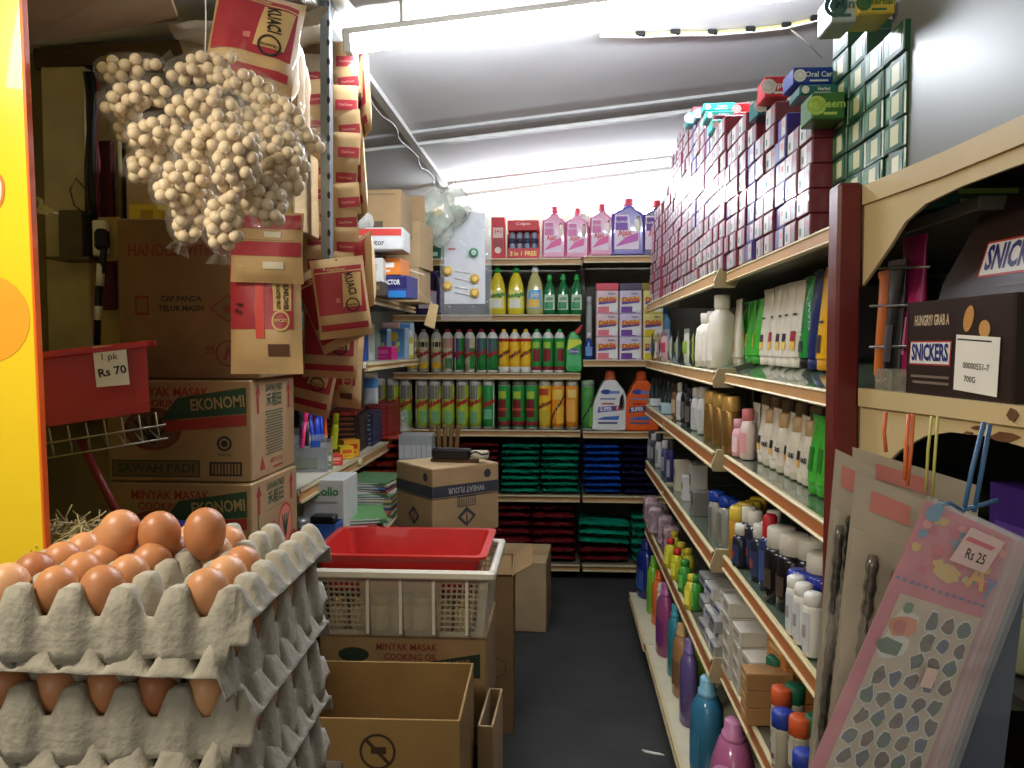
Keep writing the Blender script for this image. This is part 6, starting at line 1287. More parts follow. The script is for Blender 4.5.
for k in range(14):
    c = MG[k % 8]; place('mag%d' % (k % 8), bx(.17, .22, .0085, c, (220, 220, 214), 'magazine'), 'magazine with %s cover, %s up in the magazine pile' % (('green', 'white', 'maroon', 'blue', 'buff', 'dark green', 'tan', 'grey')[k % 8], ORD[k + 1]), on(374, 500, 2.78, ZS0 + .001 + k * .0088), rad(R.uniform(-9, 9)), 'magazines')
for k in range(6):
    c = MG[(k * 3 + 1) % 8]; place('mag%d' % ((k * 3 + 1) % 8), None, 'magazine, %s up in the small pile before the big pile' % ORD[k + 1], on(358, 510, 2.52, ZS0 + .001 + k * .0088), rad(R.uniform(-14, 14) + 8), 'magazines')
for s, (px, n) in enumerate(((366, 6), (388, 6))):
    for k in range(n): place('rbag%d' % k, bagfn('red', .125, 40 + k), 'orange-red powder bag, %s up in the %s red stack behind the magazines' % (ORD[k + 1], ('first', 'second')[s]), (pY(px, 470, 3.30).x, 3.42, ZS0 + .001 + k * .036), R.uniform(-.05, .05), 'orange-red bags', sc=(1, 1, .85))
for k in range(7): place('gpk', bx(.022, .12, .165, (150, 152, 150), (176, 178, 176), 'paper_packet'), 'grey packet standing upright, %s from the red bags' % ORD[k + 1], (pY(401 + k * 4.6, 450, 3.2).x, 3.26, ZS0 + .06), R.uniform(-.06, .06), 'standing grey packets')
place('gpb', box_thing('paper_carton', 'carton', .17, .2, .058, kraftd, None), 'low brown carton under the standing grey packets', (pY(415, 450, 3.2).x, 3.28, ZS0 + .001), 0)
for k in range(5): 
    t = thing('brown_stick_pack', 'brown pack of sticks standing behind the flour carton, %s from the grey packets' % ORD[k + 1], 'pack', (pY(433 + k * 4.2, 440, 3.3).x, 3.40, ZS0 + .02), 0, 'brown stick packs'); t.rotation_euler = (0, rad(-6 + 3 * k), 0)
    b = MB(); b.box((0, 0, .115), (.018, .02, .23), M('brown_sticks', (116, 84, 44), .7, .25, 30, stretch=(8, 8, .3)), .004); b.build('bundle', t); b = MB(); b.box((0, 0, .12), (.0195, .0215, .02), K(150, 120, 70), .002); b.build('band', t)
# ---- floor cartons -------------------------------------------------------------------------------------------------------------
def wheat(b, w, d, h):
    dk = K(44, 46, 52, .75)
    for X, L in ((FRONT(0, -d / 2 - .0006, 0), w), (T(-w / 2 - .0006, 0, 0, 90, 0, -90), d)):
        b.rect(L, .036, dk, X @ T(0, h * .66)); b.rect(L, .003, dk, X @ T(0, h * .66 - .022)); b.poly([(-.036, 0), (0, -.032), (.036, 0), (0, .032)], dk, X @ T(0, h * .25)); b.poly([(-.020, 0), (0, -.02), (.0, .016)], kraft, X @ T(-.002, h * .25, .0004)); b.poly([(.020, 0), (0, .016), (.002, -.02)], kraft, X @ T(.002, h * .25, .0004)); b.disc(.014, dk, X @ T(L * .32, h * .86))
    b.text('WHEAT FLOUR', .026, K(150, 146, 140, .7), FRONT(0, -d / 2 - .001, h * .66, 180), .02, w * .55); b.rect(.07, .032, dk, FRONT(0, -d / 2 - .0008, h * .48)); b.rect(.064, .026, kraft, FRONT(0, -d / 2 - .0011, h * .48))
    for k in range(9): b.rect(.0028, .022, dk, FRONT(-.028 + .007 * k, -d / 2 - .0014, h * .48))
zf = .545; q = pY(441, 530, 2.46)
t = carton('wheat_flour_carton', 'brown wheat flour carton, turned corner-on, with upside-down lettering', .255, .235, .218, (q.x - .005, 2.46 + .175, zf), rad(40), kraft, wheat, False)
b = MB(); b.rect(.25, .23, kraftl, TOPF(0, 0, .2186)); b.build('flap', t)
t = thing('black_stapler', 'black and white device lying on the wheat flour carton', 'tool'); q = pY(454, 462, 2.6); t.location = (q.x, 2.62, zf + .220); t.rotation_euler = (0, 0, rad(-8))
b = MB(); b.box((-.01, 0, .028), (.13, .045, .034), black, .006); b.build('body', t); b = MB(); b.box((.085, 0, .026), (.055, .035, .026), M('pale_device', (180, 172, 140), .5), .003); b.build('head', t); b = MB(); b.box((0, 0, .005), (.16, .03, .010), K(90, 60, 40), .002); b.build('base_plate', t)
b = MB(); b.tube([(.055, -.022, .03), (.08, -.03, .04), (.10, -.028, .03), (.12, -.024, .034)], .003, black, 5); b.build('lever', t)
for k in range(2): carton('cardboard_carton', 'brown carton under the wheat flour carton, %s' % ('on the floor', 'upper one')[k], .27, .34, .27, (pY(436, 530, 2.7).x, 2.74, .001 + k * .2715), 0, kraftd, None)
def open_carton(name, lab, w, d, h, loc, rz, m, prints=None, flaps=(), th=.005):
    t = thing(name, lab, 'carton', loc, rz); b = MB()
    for c, s in (((0, -d / 2 + th / 2, h / 2), (w, th, h)), ((0, d / 2 - th / 2, h / 2), (w, th, h)), ((-w / 2 + th / 2, 0, h / 2), (th, d - 2 * th, h)), ((w / 2 - th / 2, 0, h / 2), (th, d - 2 * th, h)), ((0, 0, th / 2), (w - 2 * th, d - 2 * th, th))): b.box(c, s, m, .001)
    if prints: prints(b, w, d, h)
    b.build('body', t)
    for side, ang, L in flaps:      # flaps folded outwards/inwards about the rim
        a = rad(ang); b = MB(); n = {'f': (0, -1), 'b': (0, 1), 'l': (-1, 0), 'r': (1, 0)}[side]; ln = (w if n[0] == 0 else d) * .98
        px_, py_ = n[0] * w / 2, n[1] * d / 2; ex, ey, ez = n[0] * math.sin(a) * L, n[1] * math.sin(a) * L, math.cos(a) * L
        tx, ty = (ln / 2, 0) if n[0] == 0 else (0, ln / 2); ox, oy = n[0] * .002, n[1] * .002
        v = [(px_ + s * tx, py_ + s * ty, h) for s in (-1, 1)] + [(px_ + ex + s * tx * .97, py_ + ey + s * ty * .97, h + ez) for s in (1, -1)]
        b.add(v + [(x + ox, y + oy, z + .004) for x, y, z in v], [(0, 1, 2, 3), (7, 6, 5, 4), (0, 4, 5, 1), (1, 5, 6, 2), (2, 6, 7, 3), (3, 7, 4, 0)], m); b.build('flap', t)
    return t
def tallp(b, w, d, h): b.rect(.006, .03, K(70, 60, 50, .8), FRONT(w * .2, -d / 2 - .0006, h * .8)); b.rect(.06, .004, K(90, 72, 52, .8), FRONT(w * .25, -d / 2 - .0006, h * .82)); b.rect(.05, .004, K(90, 72, 52, .8), FRONT(w * .25, -d / 2 - .0006, h * .79)); b.disc(.03, K(90, 70, 44, .8), FRONT(.1, -d / 2 - .0006, h * .42), r0=.9)
open_carton('tall_open_carton', 'tall open brown carton behind the white basket at the aisle', .30, .26, .475, (-.145 - .15, 2.30 + .135, .001), rad(2), M('kraft_tall', (136, 106, 66), .8, .12, 10, bump=.12), tallp, (('r', 62, .06), ('f', -40, .06)))
carton('aisle_carton', 'brown carton on the floor at the back of the aisle row', .26, .30, .285, (-.052 - .13, 3.16 + .15, .001), rad(-3), kraftl, None)
place('puf', bx(.05, .05, .05, (206, 200, 180), (190, 186, 170), 'paper_packet'), 'small white packet on the tall open carton rim', (-.175, 2.62, .30), 0) if 0 else None
def palm(b, w, d, h):
    oil = K(120, 46, 34, .75); F = lambda x, z, r=0, k=0: FRONT(x, -d / 2 - .0006 - .0003 * k, z, r)
    b.disc(.038, K(34, 52, 36, .75), F(-.12, h * .78), .018); b.text('MINYAK MASAK', .024, oil, F(.01, h * .87), .02, .15); b.text('COOKING OIL', .022, oil, F(.02, h * .76), .02, .13)
    b.poly([(.02, .0), (.19, .03), (.19, -.03), (.08, -.03)], K(30, 46, 34, .75), F(0, h * .68)); b.text('EKONOMI', .024, K(130, 100, 60, .75), F(.12, h * .69, 7, 2), .02, .09)
XB = -.385; YB1 = 1.88
for k in range(2): carton('oil_carton', ('brown cooking oil carton directly under the white basket', 'brown cooking oil carton on the floor below the basket pile')[1 - k], .41, .28, .222, (XB, YB1 + .15, .001 + k * .2235), 0, kraft if k else kraftd, palm)
open_carton('open_carton', 'empty open carton in front, with crossed-out round mark', .365, .285, .42, (-.198 - .1825, 1.51 + .1425, .001), rad(1), M('kraft_open', (142, 112, 66), .8, .1, 10, bump=.12), lambda b, w, d, h: (b.disc(.036, K(60, 44, 28, .8), FRONT(.02, -d / 2 - .0006, h - .065), r0=.86), b.poly([(-.028, .024), (-.022, .028), (.028, -.024), (.022, -.028)], K(60, 44, 28, .8), FRONT(.02, -d / 2 - .0009, h - .065)), b.rect(.03, .014, K(60, 44, 28, .8), FRONT(.022, -d / 2 - .0012, h - .062))))
open_carton('narrow_carton', 'narrow pale carton squeezed beside the open carton at the aisle', .035, .20, .30, (-.165, 1.84, .001), rad(-2), kraftl, None, ())
# ---- white basket with the nested red tray ---------------------------------------------------------------------------------------
t = thing('white_basket', 'translucent white plastic basket of bottles under the red tray', 'basket', (XB + .000, YB1 + .145, .448)); wp = M('milky_basket', (206, 198, 176), .35, .04, alpha=.34); wr = M('basket_rim', (214, 208, 190), .35, .04)
wb, db, hb = .43, .31, .165; kz = lambda z: .93 + .07 * z / hb
def wallgrid(b, axis, sgn):
    L = wb if axis == 'x' else db; H = hb - .018
    def P(u, z): 
        k = kz(z); s = (u - .5) * L * k; o = sgn * (db if axis == 'x' else wb) / 2 * k
        return (s, o, z) if axis == 'x' else (o, s, z)
    zones = [(.0, .05, 0), (.05, .27, 1), (.27, .73, 0), (.73, .95, 1), (.95, 1.0, 0)] if axis == 'x' else [(0, .08, 0), (.08, .92, 1), (.92, 1, 0)]
    for u0, u1, holes in zones:
        if not holes: b.surf(lambda u, v: P(u0 + (u1 - u0) * u, H * v), 6, 6, wp); continue
        n = max(3, int((u1 - u0) * L / .0135)); m = 9; z0, z1 = .012, H - .012
        b.surf(lambda u, v: P(u0 + (u1 - u0) * u, z0 * v), 4, 1, wp); b.surf(lambda u, v: P(u0 + (u1 - u0) * u, z1 + (H - z1) * v), 4, 1, wp)
        for i in range(n + 1):
            w_ = .16 / n; c = i / n; b.surf(lambda u, v: P(u0 + (u1 - u0) * min(1, max(0, c + (u - .5) * 2 * w_)), z0 + (z1 - z0) * v), 1, 3, wp)
        for j in range(m + 1): zc = z0 + (z1 - z0) * j / m; b.surf(lambda u, v: P(u0 + (u1 - u0) * u, zc + (v - .5) * .0055), 4, 1, wp)
for ax_, sg in (('x', -1), ('x', 1), ('y', -1), ('y', 1)):
    b = MB(); wallgrid(b, ax_, sg); o = b.build('lattice_wall', t); m_ = o.modifiers.new('thickness', 'SOLIDIFY'); m_.thickness = .002
b = MB(); b.box((0, 0, .002), (wb * .92, db * .92, .003), wp); b.build('base', t)
for s in (-1, 1):
    b = MB(); b.box((0, s * (db / 2 + .004), hb - .009), (wb + .03, .018, .022), wr, .005); b.build('rim', t); b = MB(); b.box((s * (wb / 2 + .006), 0, hb - .009), (.018, db + .02, .022), wr, .005); b.build('rim', t)
for k in range(6): 
    if k not in (0, 5): b = MB(); b.box((-.12 + .08 * k - .04, -db / 2 * .97 - .002, hb * .45), (.008, .004, hb * .8), wr, .001); b.build('rib', t)
# bottles inside the basket
mkin = bottle('small_jar', 'jar', [(.022, 0), (.025, .004), (.025, .05), (.018, .06)], M('jar_glass', (176, 160, 120), .12, .08, coat=.5), [(.019, .058), (.021, .06), (.021, .078), (.018, .08), (0, .08)], M('gold_lid', (190, 160, 90), .25, .06, metal=.6), n=12)
for k in range(14): place('inj', mkin, 'small jar inside the white basket, %s of the front row' % ORD[k + 1] if k < 7 else 'small jar inside the white basket, %s of the rear row' % ORD[k - 6], (XB + .0 - .165 + .052 * (k % 7), YB1 + .145 - .10 + .09 * (k // 7), .453), 0, 'jars in the basket')
t = thing('red_tray', 'bright red rectangular plastic tray nested on the white basket', 'tray', (XB - .012, YB1 + .150, .552)); rt = M('red_tray_plastic', (186, 42, 38), .32, .06, coat=.25); wt, dt, ht = .425, .29, .085
b = MB(); n = 6
def rr_ring(w, d, z, r=.02): 
    out = []
    for cx, cy, a0 in ((w / 2 - r, d / 2 - r, 0), (-w / 2 + r, d / 2 - r, 90), (-w / 2 + r, -d / 2 + r, 180), (w / 2 - r, -d / 2 + r, 270)):
        for k in range(5): a = rad(a0 + 22.5 * k); out.append((cx + r * math.cos(a), cy + r * math.sin(a), z))
    return out
rings = [rr_ring(wt * .86, dt * .84, 0), rr_ring(wt * .955, dt * .95, ht), rr_ring(wt + .01, dt + .015, ht + .001), rr_ring(wt + .012, dt + .017, ht + .008), rr_ring(wt * .945, dt * .94, ht + .008), rr_ring(wt * .85, dt * .83, .005)]
N = len(rings[0]); b.add([p for r in rings for p in r], [tuple(reversed(range(N)))] + [(j * N + i, j * N + (i + 1) % N, (j + 1) * N + (i + 1) % N, (j + 1) * N + i) for j in range(5) for i in range(N)] + [tuple(5 * N + i for i in range(N))], rt); b.build('tray', t)
t = thing('floor_scrap', 'small white torn scrap lying on the aisle floor', 'litter'); q = pZ(653, 752, .003); b = MB(); b.prism([(-.03, .012), (-.01, .004), (.02, -.006), (.03, -.014), (.005, -.010), (-.022, .0)], 0, .003, paper, T(q.x, q.y, .001)); b.build('scrap', t)
# ================================================================== RIGHT FOREGROUND: red post, end rack, sweets, hanging cards
redpost = M('dark_red_paint', (98, 26, 22), .35, .12, 6, bump=.15, bscale=25, coat=.2); creamp = M('cream_enamel', (206, 184, 136), .35, .07, 5, coat=.25); rust = M('rust_stain', (104, 66, 34), .9, .3, 30)
Yp = 1.085; a = pY(832, 300, Yp); c = pY(866, 300, Yp)
t = thing('red_post', 'dark red painted square post at the end of the shampoo shelves', 'post', ((a.x + c.x) / 2, Yp + .02, 0))
ztop = pY(850, 182, Yp).z; b = MB(); b.box((0, 0, ztop / 2), (c.x - a.x - .012, .04, ztop), redpost, .004); b.build('post', t)
t['note'] = ''; del t['note']
# rack running from the post towards the viewer, turned six degrees
AN = rad(6.0); ux, uy = math.sin(AN), -math.cos(AN); P0 = Vector((c.x - .004, Yp + .01, 0))
def RK(d, z, out=0): return Vector((P0.x + ux * d - uy * out * -1 * -1, P0.y + uy * d + ux * out, z))
def onrack(px, py, out=0.0):
    r = ray(px, py); n = Vector((-uy, ux, 0)); p0 = P0 + n * out; k = n.dot(p0 - CAM) / n.dot(r); return CAM + r * k
nrm = Vector((uy, -ux, 0))       # towards the aisle
def plate(b, poly, th, m, out=0.0):
    pts = [onrack(x, y, out) for x, y in poly]; n = Vector((-uy, ux, 0)); k = len(pts)
    b.add([tuple(p) for p in pts] + [tuple(p + n * th) for p in pts], [tuple(range(k)), tuple(reversed(range(k, 2 * k)))] + [(i, k + i, k + (i + 1) % k, (i + 1) % k) for i in range(k)], m)
t = thing('cream_rack', 'cream enamelled metal rack with curved brackets beside the red post', 'rack')
b = MB(); plate(b, [(862, 186), (940, 153), (1060, 98), (1060, 128), (940, 177), (862, 205)], .012, creamp, -.004); b.build('top_rail', t)
b = MB(); plate(b, [(862, 200), (1060, 118), (1060, 150), (1010, 168), (962, 186), (925, 204), (905, 222), (890, 246), (875, 268), (862, 286)], .004, creamp); b.build('bracket', t)
b = MB(); plate(b, [(858, 388), (930, 396), (1012, 405), (1075, 413), (1075, 434), (1012, 426), (930, 415), (858, 406)], .014, creamp, -.006); b.build('shelf_rail', t)
b = MB(); plate(b, [(858, 404), (1075, 430), (1075, 462), (1020, 446), (985, 436), (950, 432), (925, 436), (900, 450), (880, 470), (866, 490), (858, 500)], .004, creamp); b.build('bracket', t)
b = MB()
for x, y, w, h in ((1004, 437, 16, 9), (978, 428, 8, 4), (968, 433, 5, 3), (1012, 415, 6, 12)): plate(b, [(x - w, y), (x - w * .3, y - h * .6), (x + w * .5, y - h * .4), (x + w, y), (x + w * .2, y + h * .6), (x - w * .5, y + h * .4)], .001, rust, -.0075 if y < 424 else -.0016)
b.build('rust_patch', t)
# shelves of the rack (deep boards)
for y0, nm in ((391, 'shelf'), (193, 'top_shelf')):
    A = onrack(862, y0); z = A.z; D0 = .52; n = Vector((-uy, ux, 0)); u = Vector((ux, uy, 0)); p = [A, A + u * .45, A + u * .45 + n * .34, A + n * .34]
    b = MB(); b.add([(q.x, q.y, z - .003) for q in p] + [(q.x, q.y, z - .010) for q in p], [(0, 1, 2, 3), (7, 6, 5, 4), (0, 4, 5, 1), (1, 5, 6, 2), (2, 6, 7, 3), (3, 7, 4, 0)], creamp if nm == 'shelf' else dark); b.build(nm, t)
ZSH = onrack(862, 391).z
n_ = Vector((-uy, ux, 0)); u_ = Vector((ux, uy, 0))
b = MB(); q = P0 + n_ * .33 + u_ * .2; b.box((0, 0, .75), (.46, .008, 1.5), dark, 0, T(q.x, q.y, 0, 0, 0, -84)); b.build('back_panel', t)
q = P0 + u_ * .445 + n_ * .01; b = MB(); b.box((q.x, q.y, .75), (.02, .02, 1.5), creamp); b.build('upright', t)
A = onrack(1018, 694, .0); q = [A - u_ * .25, A + u_ * .25, A + u_ * .25 + n_ * .3, A - u_ * .25 + n_ * .3]; ZL2 = A.z
b = MB(); b.add([(v.x, v.y, ZL2 - .003) for v in q] + [(v.x, v.y, ZL2 - .012) for v in q], [(0, 1, 2, 3), (7, 6, 5, 4), (0, 4, 5, 1), (1, 5, 6, 2), (2, 6, 7, 3), (3, 7, 4, 0)], dark); b.build('lower_shelf', t)
for y in (268, 306, 347):      # wire fence at the back of the opening
    b = MB(); b.tube([onrack(870, y, .05), onrack(930, y - 1, .05)], .0018, M('grey_wire', (110, 104, 96), .4, .1, metal=.4), 5); b.build('wire', t)
# bottles standing behind the sweets box
def stand(key, fn, lab, px, out, sc=None):
    q = onrack(px, 391, out); place(key, fn, lab, (q.x, q.y, ZSH - .002), -math.pi / 2 + AN, None, None, None, sc)
stand('mgt', tube_fn(.205, .026, K(156, 34, 90, .25), black, '', wht, [(.05, .10, K(200, 120, 150), .4)], 'lotion_tube'), 'tall magenta tube behind the brown sweets box', 911, .075)
stand('blt', tube_fn(.175, .020, K(28, 26, 28, .25), black, '', wht, [(.04, .09, K(70, 66, 66), .5)], 'lotion_tube'), 'black tube between orange and magenta tubes', 895, .06)
stand('ort', tube_fn(.165, .018, K(206, 110, 40, .3), K(190, 100, 40), '', wht, (), 'lotion_tube'), 'orange tube edge next to the dark red post', 884, .07)
q = onrack(1022, 660, .05); place('pjar', bottle('cream_jar', 'jar', [(.026, 0), (.03, .004), (.03, .05), (.024, .06)], K(186, 190, 150, .35), [(.025, .058), (.027, .061), (.027, .078), (.022, .082), (0, .082)], K(200, 200, 180)), 'pale green jar on the lower rack shelf behind the sticker sheets', (q.x, q.y, ZL2 - .002))
q = onrack(1030, 600, .12); place('vbox', bx(.08, .05, .17, (62, 34, 120), (90, 60, 150), 'violet_box'), 'tall violet box behind the pale green jar', (q.x, q.y, ZL2 - .002), -math.pi / 2 + AN)
t = thing('clear_tub', 'low clear plastic tub in front of the black tube', 'tub'); q = onrack(893, 388, .03); t.location = (q.x, q.y, ZSH - .002); b = MB(); b.box((0, 0, .016), (.03, .05, .032), FILM('tub_clear', (180, 176, 160), .55, .1), .004); b.build('tub', t)
# brown sweets display box with raised lid
t = thing('chocolate_box', 'dark brown chocolate bar display box with raised lid and white price sticker', 'box'); brn = M('chocolate_card', (46, 32, 26), .35, .08, 8, coat=.2)
A = onrack(906.5, 393, -.0); B2 = onrack(1013, 406, -.0); wS = (Vector((B2.x, B2.y, 0)) - Vector((A.x, A.y, 0))).length; hS = (onrack(907, 298) - A).z; dS = .05
t.location = ((A.x + B2.x) / 2, (A.y + B2.y) / 2, ZSH - .002); t.rotation_euler = (0, 0, math.atan2(B2.y - A.y, B2.x - A.x))
b = MB(); th = .003
for cc, s in (((0, th / 2, hS / 2), (wS, th, hS)), ((0, dS, hS / 2), (wS, th, hS)), ((-wS / 2, dS / 2, hS / 2), (th, dS, hS)), ((wS / 2, dS / 2, hS / 2), (th, dS, hS)), ((0, dS / 2, th / 2), (wS, dS, th))): b.box(cc, s, brn)
b.build('tray', t)
def snick(b, X, w):
    k = w / .11; h = .036 * k
    b.poly([(-.055 * k, -.017 * k), (.053 * k, -.017 * k), (.056 * k, .019 * k), (-.052 * k, .019 * k)], K(176, 60, 54), X); b.poly([(-.0525 * k, -.0148 * k), (.0505 * k, -.0148 * k), (.0535 * k, .0168 * k), (-.0495 * k, .0168 * k)], K(222, 220, 216), X @ T(0, 0, .0004)); b.text('SNICKERS', .034 * k, K(36, 40, 110), X @ T(.001 * k, .001 * k, .0008) @ Matrix.Shear('XY', 4, (.12, 0)) if False else X @ T(.001 * k, .001 * k, .0008), .035, .096 * k)
b = MB(); fx = lambda f: -wS / 2 + wS * f; fz = lambda f: hS * f
b.text('HUNGRY? GRAB A', .016, K(200, 180, 150), FRONT(fx(.26), -.0006, fz(.80)), .03, wS * .36); snick(b, FRONT(fx(.25), -.0008, fz(.47)), wS * .44)
b.rect(wS * .40, .003, K(120, 104, 90), FRONT(fx(.25), -.0006, fz(.24))); b.rect(wS * .38, .003, K(120, 104, 90), FRONT(fx(.26), -.0006, fz(.18)))
b.disc(.008, K(196, 140, 70), FRONT(fx(.62), -.0006, fz(.80), -20), .014); b.disc(.009, K(200, 150, 80), FRONT(fx(.76), -.0006, fz(.70))); b.build('print', t)
b = MB(); b.rect(wS * .38, hS * .52, paper, FRONT(fx(.70), -.0012, fz(.38), -3)); b.rect(wS * .3, .0016, inkk, FRONT(fx(.68), -.0015, fz(.60), -3)); b.text('00000551-7', .009, inkk, FRONT(fx(.70), -.0015, fz(.36), -3), .01); b.text('700G', .009, inkk, FRONT(fx(.65), -.0015, fz(.24), -3), .01); b.build('price_sticker', t)
b = MB(); La = rad(14); Ll = .118; X = T(0, dS, hS, 0) @ T(rx=-14)
b.prism([(-wS / 2, 0), (wS / 2, 0), (wS / 2, Ll), (-wS / 2 + .026, Ll), (-wS / 2 - .022, Ll * .2), (-wS / 2 - .022, 0)], -.002, .002, brn, X @ T(rx=90)); snick(b, X @ FRONT(.012, -.0026, Ll * .38), wS * .66); b.rect(wS * .45, .003, K(90, 70, 60), X @ FRONT(.03, -.0026, Ll * .12)); b.build('lid', t)
bar_m = M('bar_wrapper', (58, 40, 34), .3, .2, coat=.4)
for k in range(3):
    tt = thing('chocolate_bar', 'chocolate bar lying in the brown display box, %s from the post side' % ORD[k + 1], 'chocolate bar', (0, 0, 0), 0, 'chocolate bars'); Wm = Matrix.Translation(t.location) @ Matrix.Rotation(t.rotation_euler.z, 4, 'Z')
    tt.location = Wm @ Vector((fx((.28, .75, .5)[k]), dS * (.3, .35, .7)[k], hS * (.86, .86, .88)[k])); tt.rotation_euler = (0, 0, t.rotation_euler.z + math.pi / 2)
    b = MB(); b.surf(lambda u, v: (.010 * math.cos(6.283 * u), (v - .5) * .09, .009 * math.sin(6.283 * u) * (min(1, 6 * v, 6 * (1 - v)) * .9 + .1)), 12, 10, bar_m, True); b.build('wrapper', tt); b = MB(); b.rect(.012, .035, K(190, 186, 180), TOPF(0, 0, .0095)); b.build('label', tt)
# big grey sheet on top of the rack
t = thing('grey_panel', 'large plain grey metal panel standing on top of the cream rack', 'panel'); A = onrack(888, 186, .02); B2 = onrack(1080, 96, .02)
b = MB(); n = Vector((-uy, ux, 0)); zt = 1.75; pts = [(A.x, A.y, A.z - .01), (B2.x, B2.y, A.z - .01), (B2.x, B2.y, zt), (A.x, A.y, zt)]
b.add(pts + [(x + n.x * .02, y + n.y * .02, z) for x, y, z in pts], [(0, 1, 2, 3), (7, 6, 5, 4), (0, 4, 5, 1), (1, 5, 6, 2), (2, 6, 7, 3), (3, 7, 4, 0)], M('grey_sheet_metal', (122, 124, 120), .35, .04, 3, metal=.2)); b.build('sheet', t)
# ---- hanging cards ---------------------------------------------------------------------------------------------------------------
cardp = M('pale_card', (186, 174, 154), .6, .05); film2 = FILM('card_sleeve', (214, 206, 186), .72, .1, 26, .5); bead = M('silver_beads', (96, 90, 84), .25, .5, 180, metal=.6)
def hung_card(lab, tl, tr, bl, br, Y, header, beads, grp='jewellery cards'):
    P = [pY(*q, Y) for q in (tl, tr, br, bl)]; o = (P[0] + P[1]) / 2; t = thing('jewellery_card', lab, 'card', o, 0, grp)
    S = lambda u, v, d=0: tuple((P[0] * (1 - u) + P[1] * u) * (1 - v) + (P[3] * (1 - u) + P[2] * u) * v - o + Vector((0, d, 0)))
    b = MB(); b.surf(lambda u, v: S(u, v), 4, 6, cardp); b.surf(lambda u, v: S(u, v, .0015), 4, 6, cardp); b.build('card', t)
    b = MB(); b.surf(lambda u, v: S(.18 + .42 * u, .035 + .06 * v, -.0012), 2, 2, K(206, 130, 120, .6)); b.surf(lambda u, v: S(.68 + .14 * u, .10 + .02 * v, -.0012), 2, 2, inkk); b.build('header', t)
    b = MB(); b.surf(lambda u, v: S(u, .16 + .84 * v, -.0075 - .003 * math.sin(u * 9 + v * 14)), 8, 16, film2); b.build('sleeve', t)
    for u, v0, v1, m, rr in beads:
        b = MB(); q = [Vector(S(u - .06 * (v0 + (v1 - v0) * k / 24), v0 + (v1 - v0) * k / 24, -.004)) for k in range(25)]; b.tube(q, [rr * (1 + .35 * (k % 2)) for k in range(25)], m, 6); b.build('bracelet', t)
    return t
hung_card('silver bracelet card hanging on orange strings at the middle', (856, 472), (948, 510), (820, 800), (930, 830), .70, 1, ((.26, .22, 1.0, bead, .0042), (.52, .24, 1.0, bead, .0042)))
hung_card('silver bracelet card closest to the dark red post', (836, 449), (876, 468), (806, 800), (856, 820), .74, 1, ((.22, .2, 1.0, bead, .0034), (.50, .16, .62, M('black_beads', (26, 24, 24), .3), .005)))
hung_card('pale card hanging behind the silver bracelet cards', (853, 447), (980, 486), (850, 700), (960, 740), .78, 1, ((.3, .3, .9, bead, .003),))
def strings(name, lab, m, segs, Y, r=.0018):
    t = thing(name, lab, 'string'); 
    for s in segs: b = MB(); b.tube([pY(x, y, Y) for x, y in s], r, m, 6); b.build('strand', t)
strings('orange_string', 'pair of orange strings holding a bracelet card under the shelf rail', K(226, 120, 70), [[(909, 414), (906, 445), (905, 480)], [(913, 414), (911, 450), (907, 486)]], .74)
strings('orange_string', 'single orange string next to the dark red post', K(214, 106, 60), [[(886, 412), (884, 432), (886, 452)]], .80)
strings('yellow_string', 'pair of yellow-green strings between orange and blue strings', K(196, 190, 100), [[(932, 416), (928, 450), (926, 492)], [(938, 416), (935, 455), (932, 500)]], .74, .0013)
strings('blue_string', 'blue string with a bow holding up the pink sticker sheets', K(70, 110, 150), [[(984, 422), (972, 470), (964, 510)], [(990, 424), (982, 470), (974, 512)], [(962, 510), (978, 506), (998, 500)], [(964, 512), (950, 503), (932, 508)]], .585, .0016)
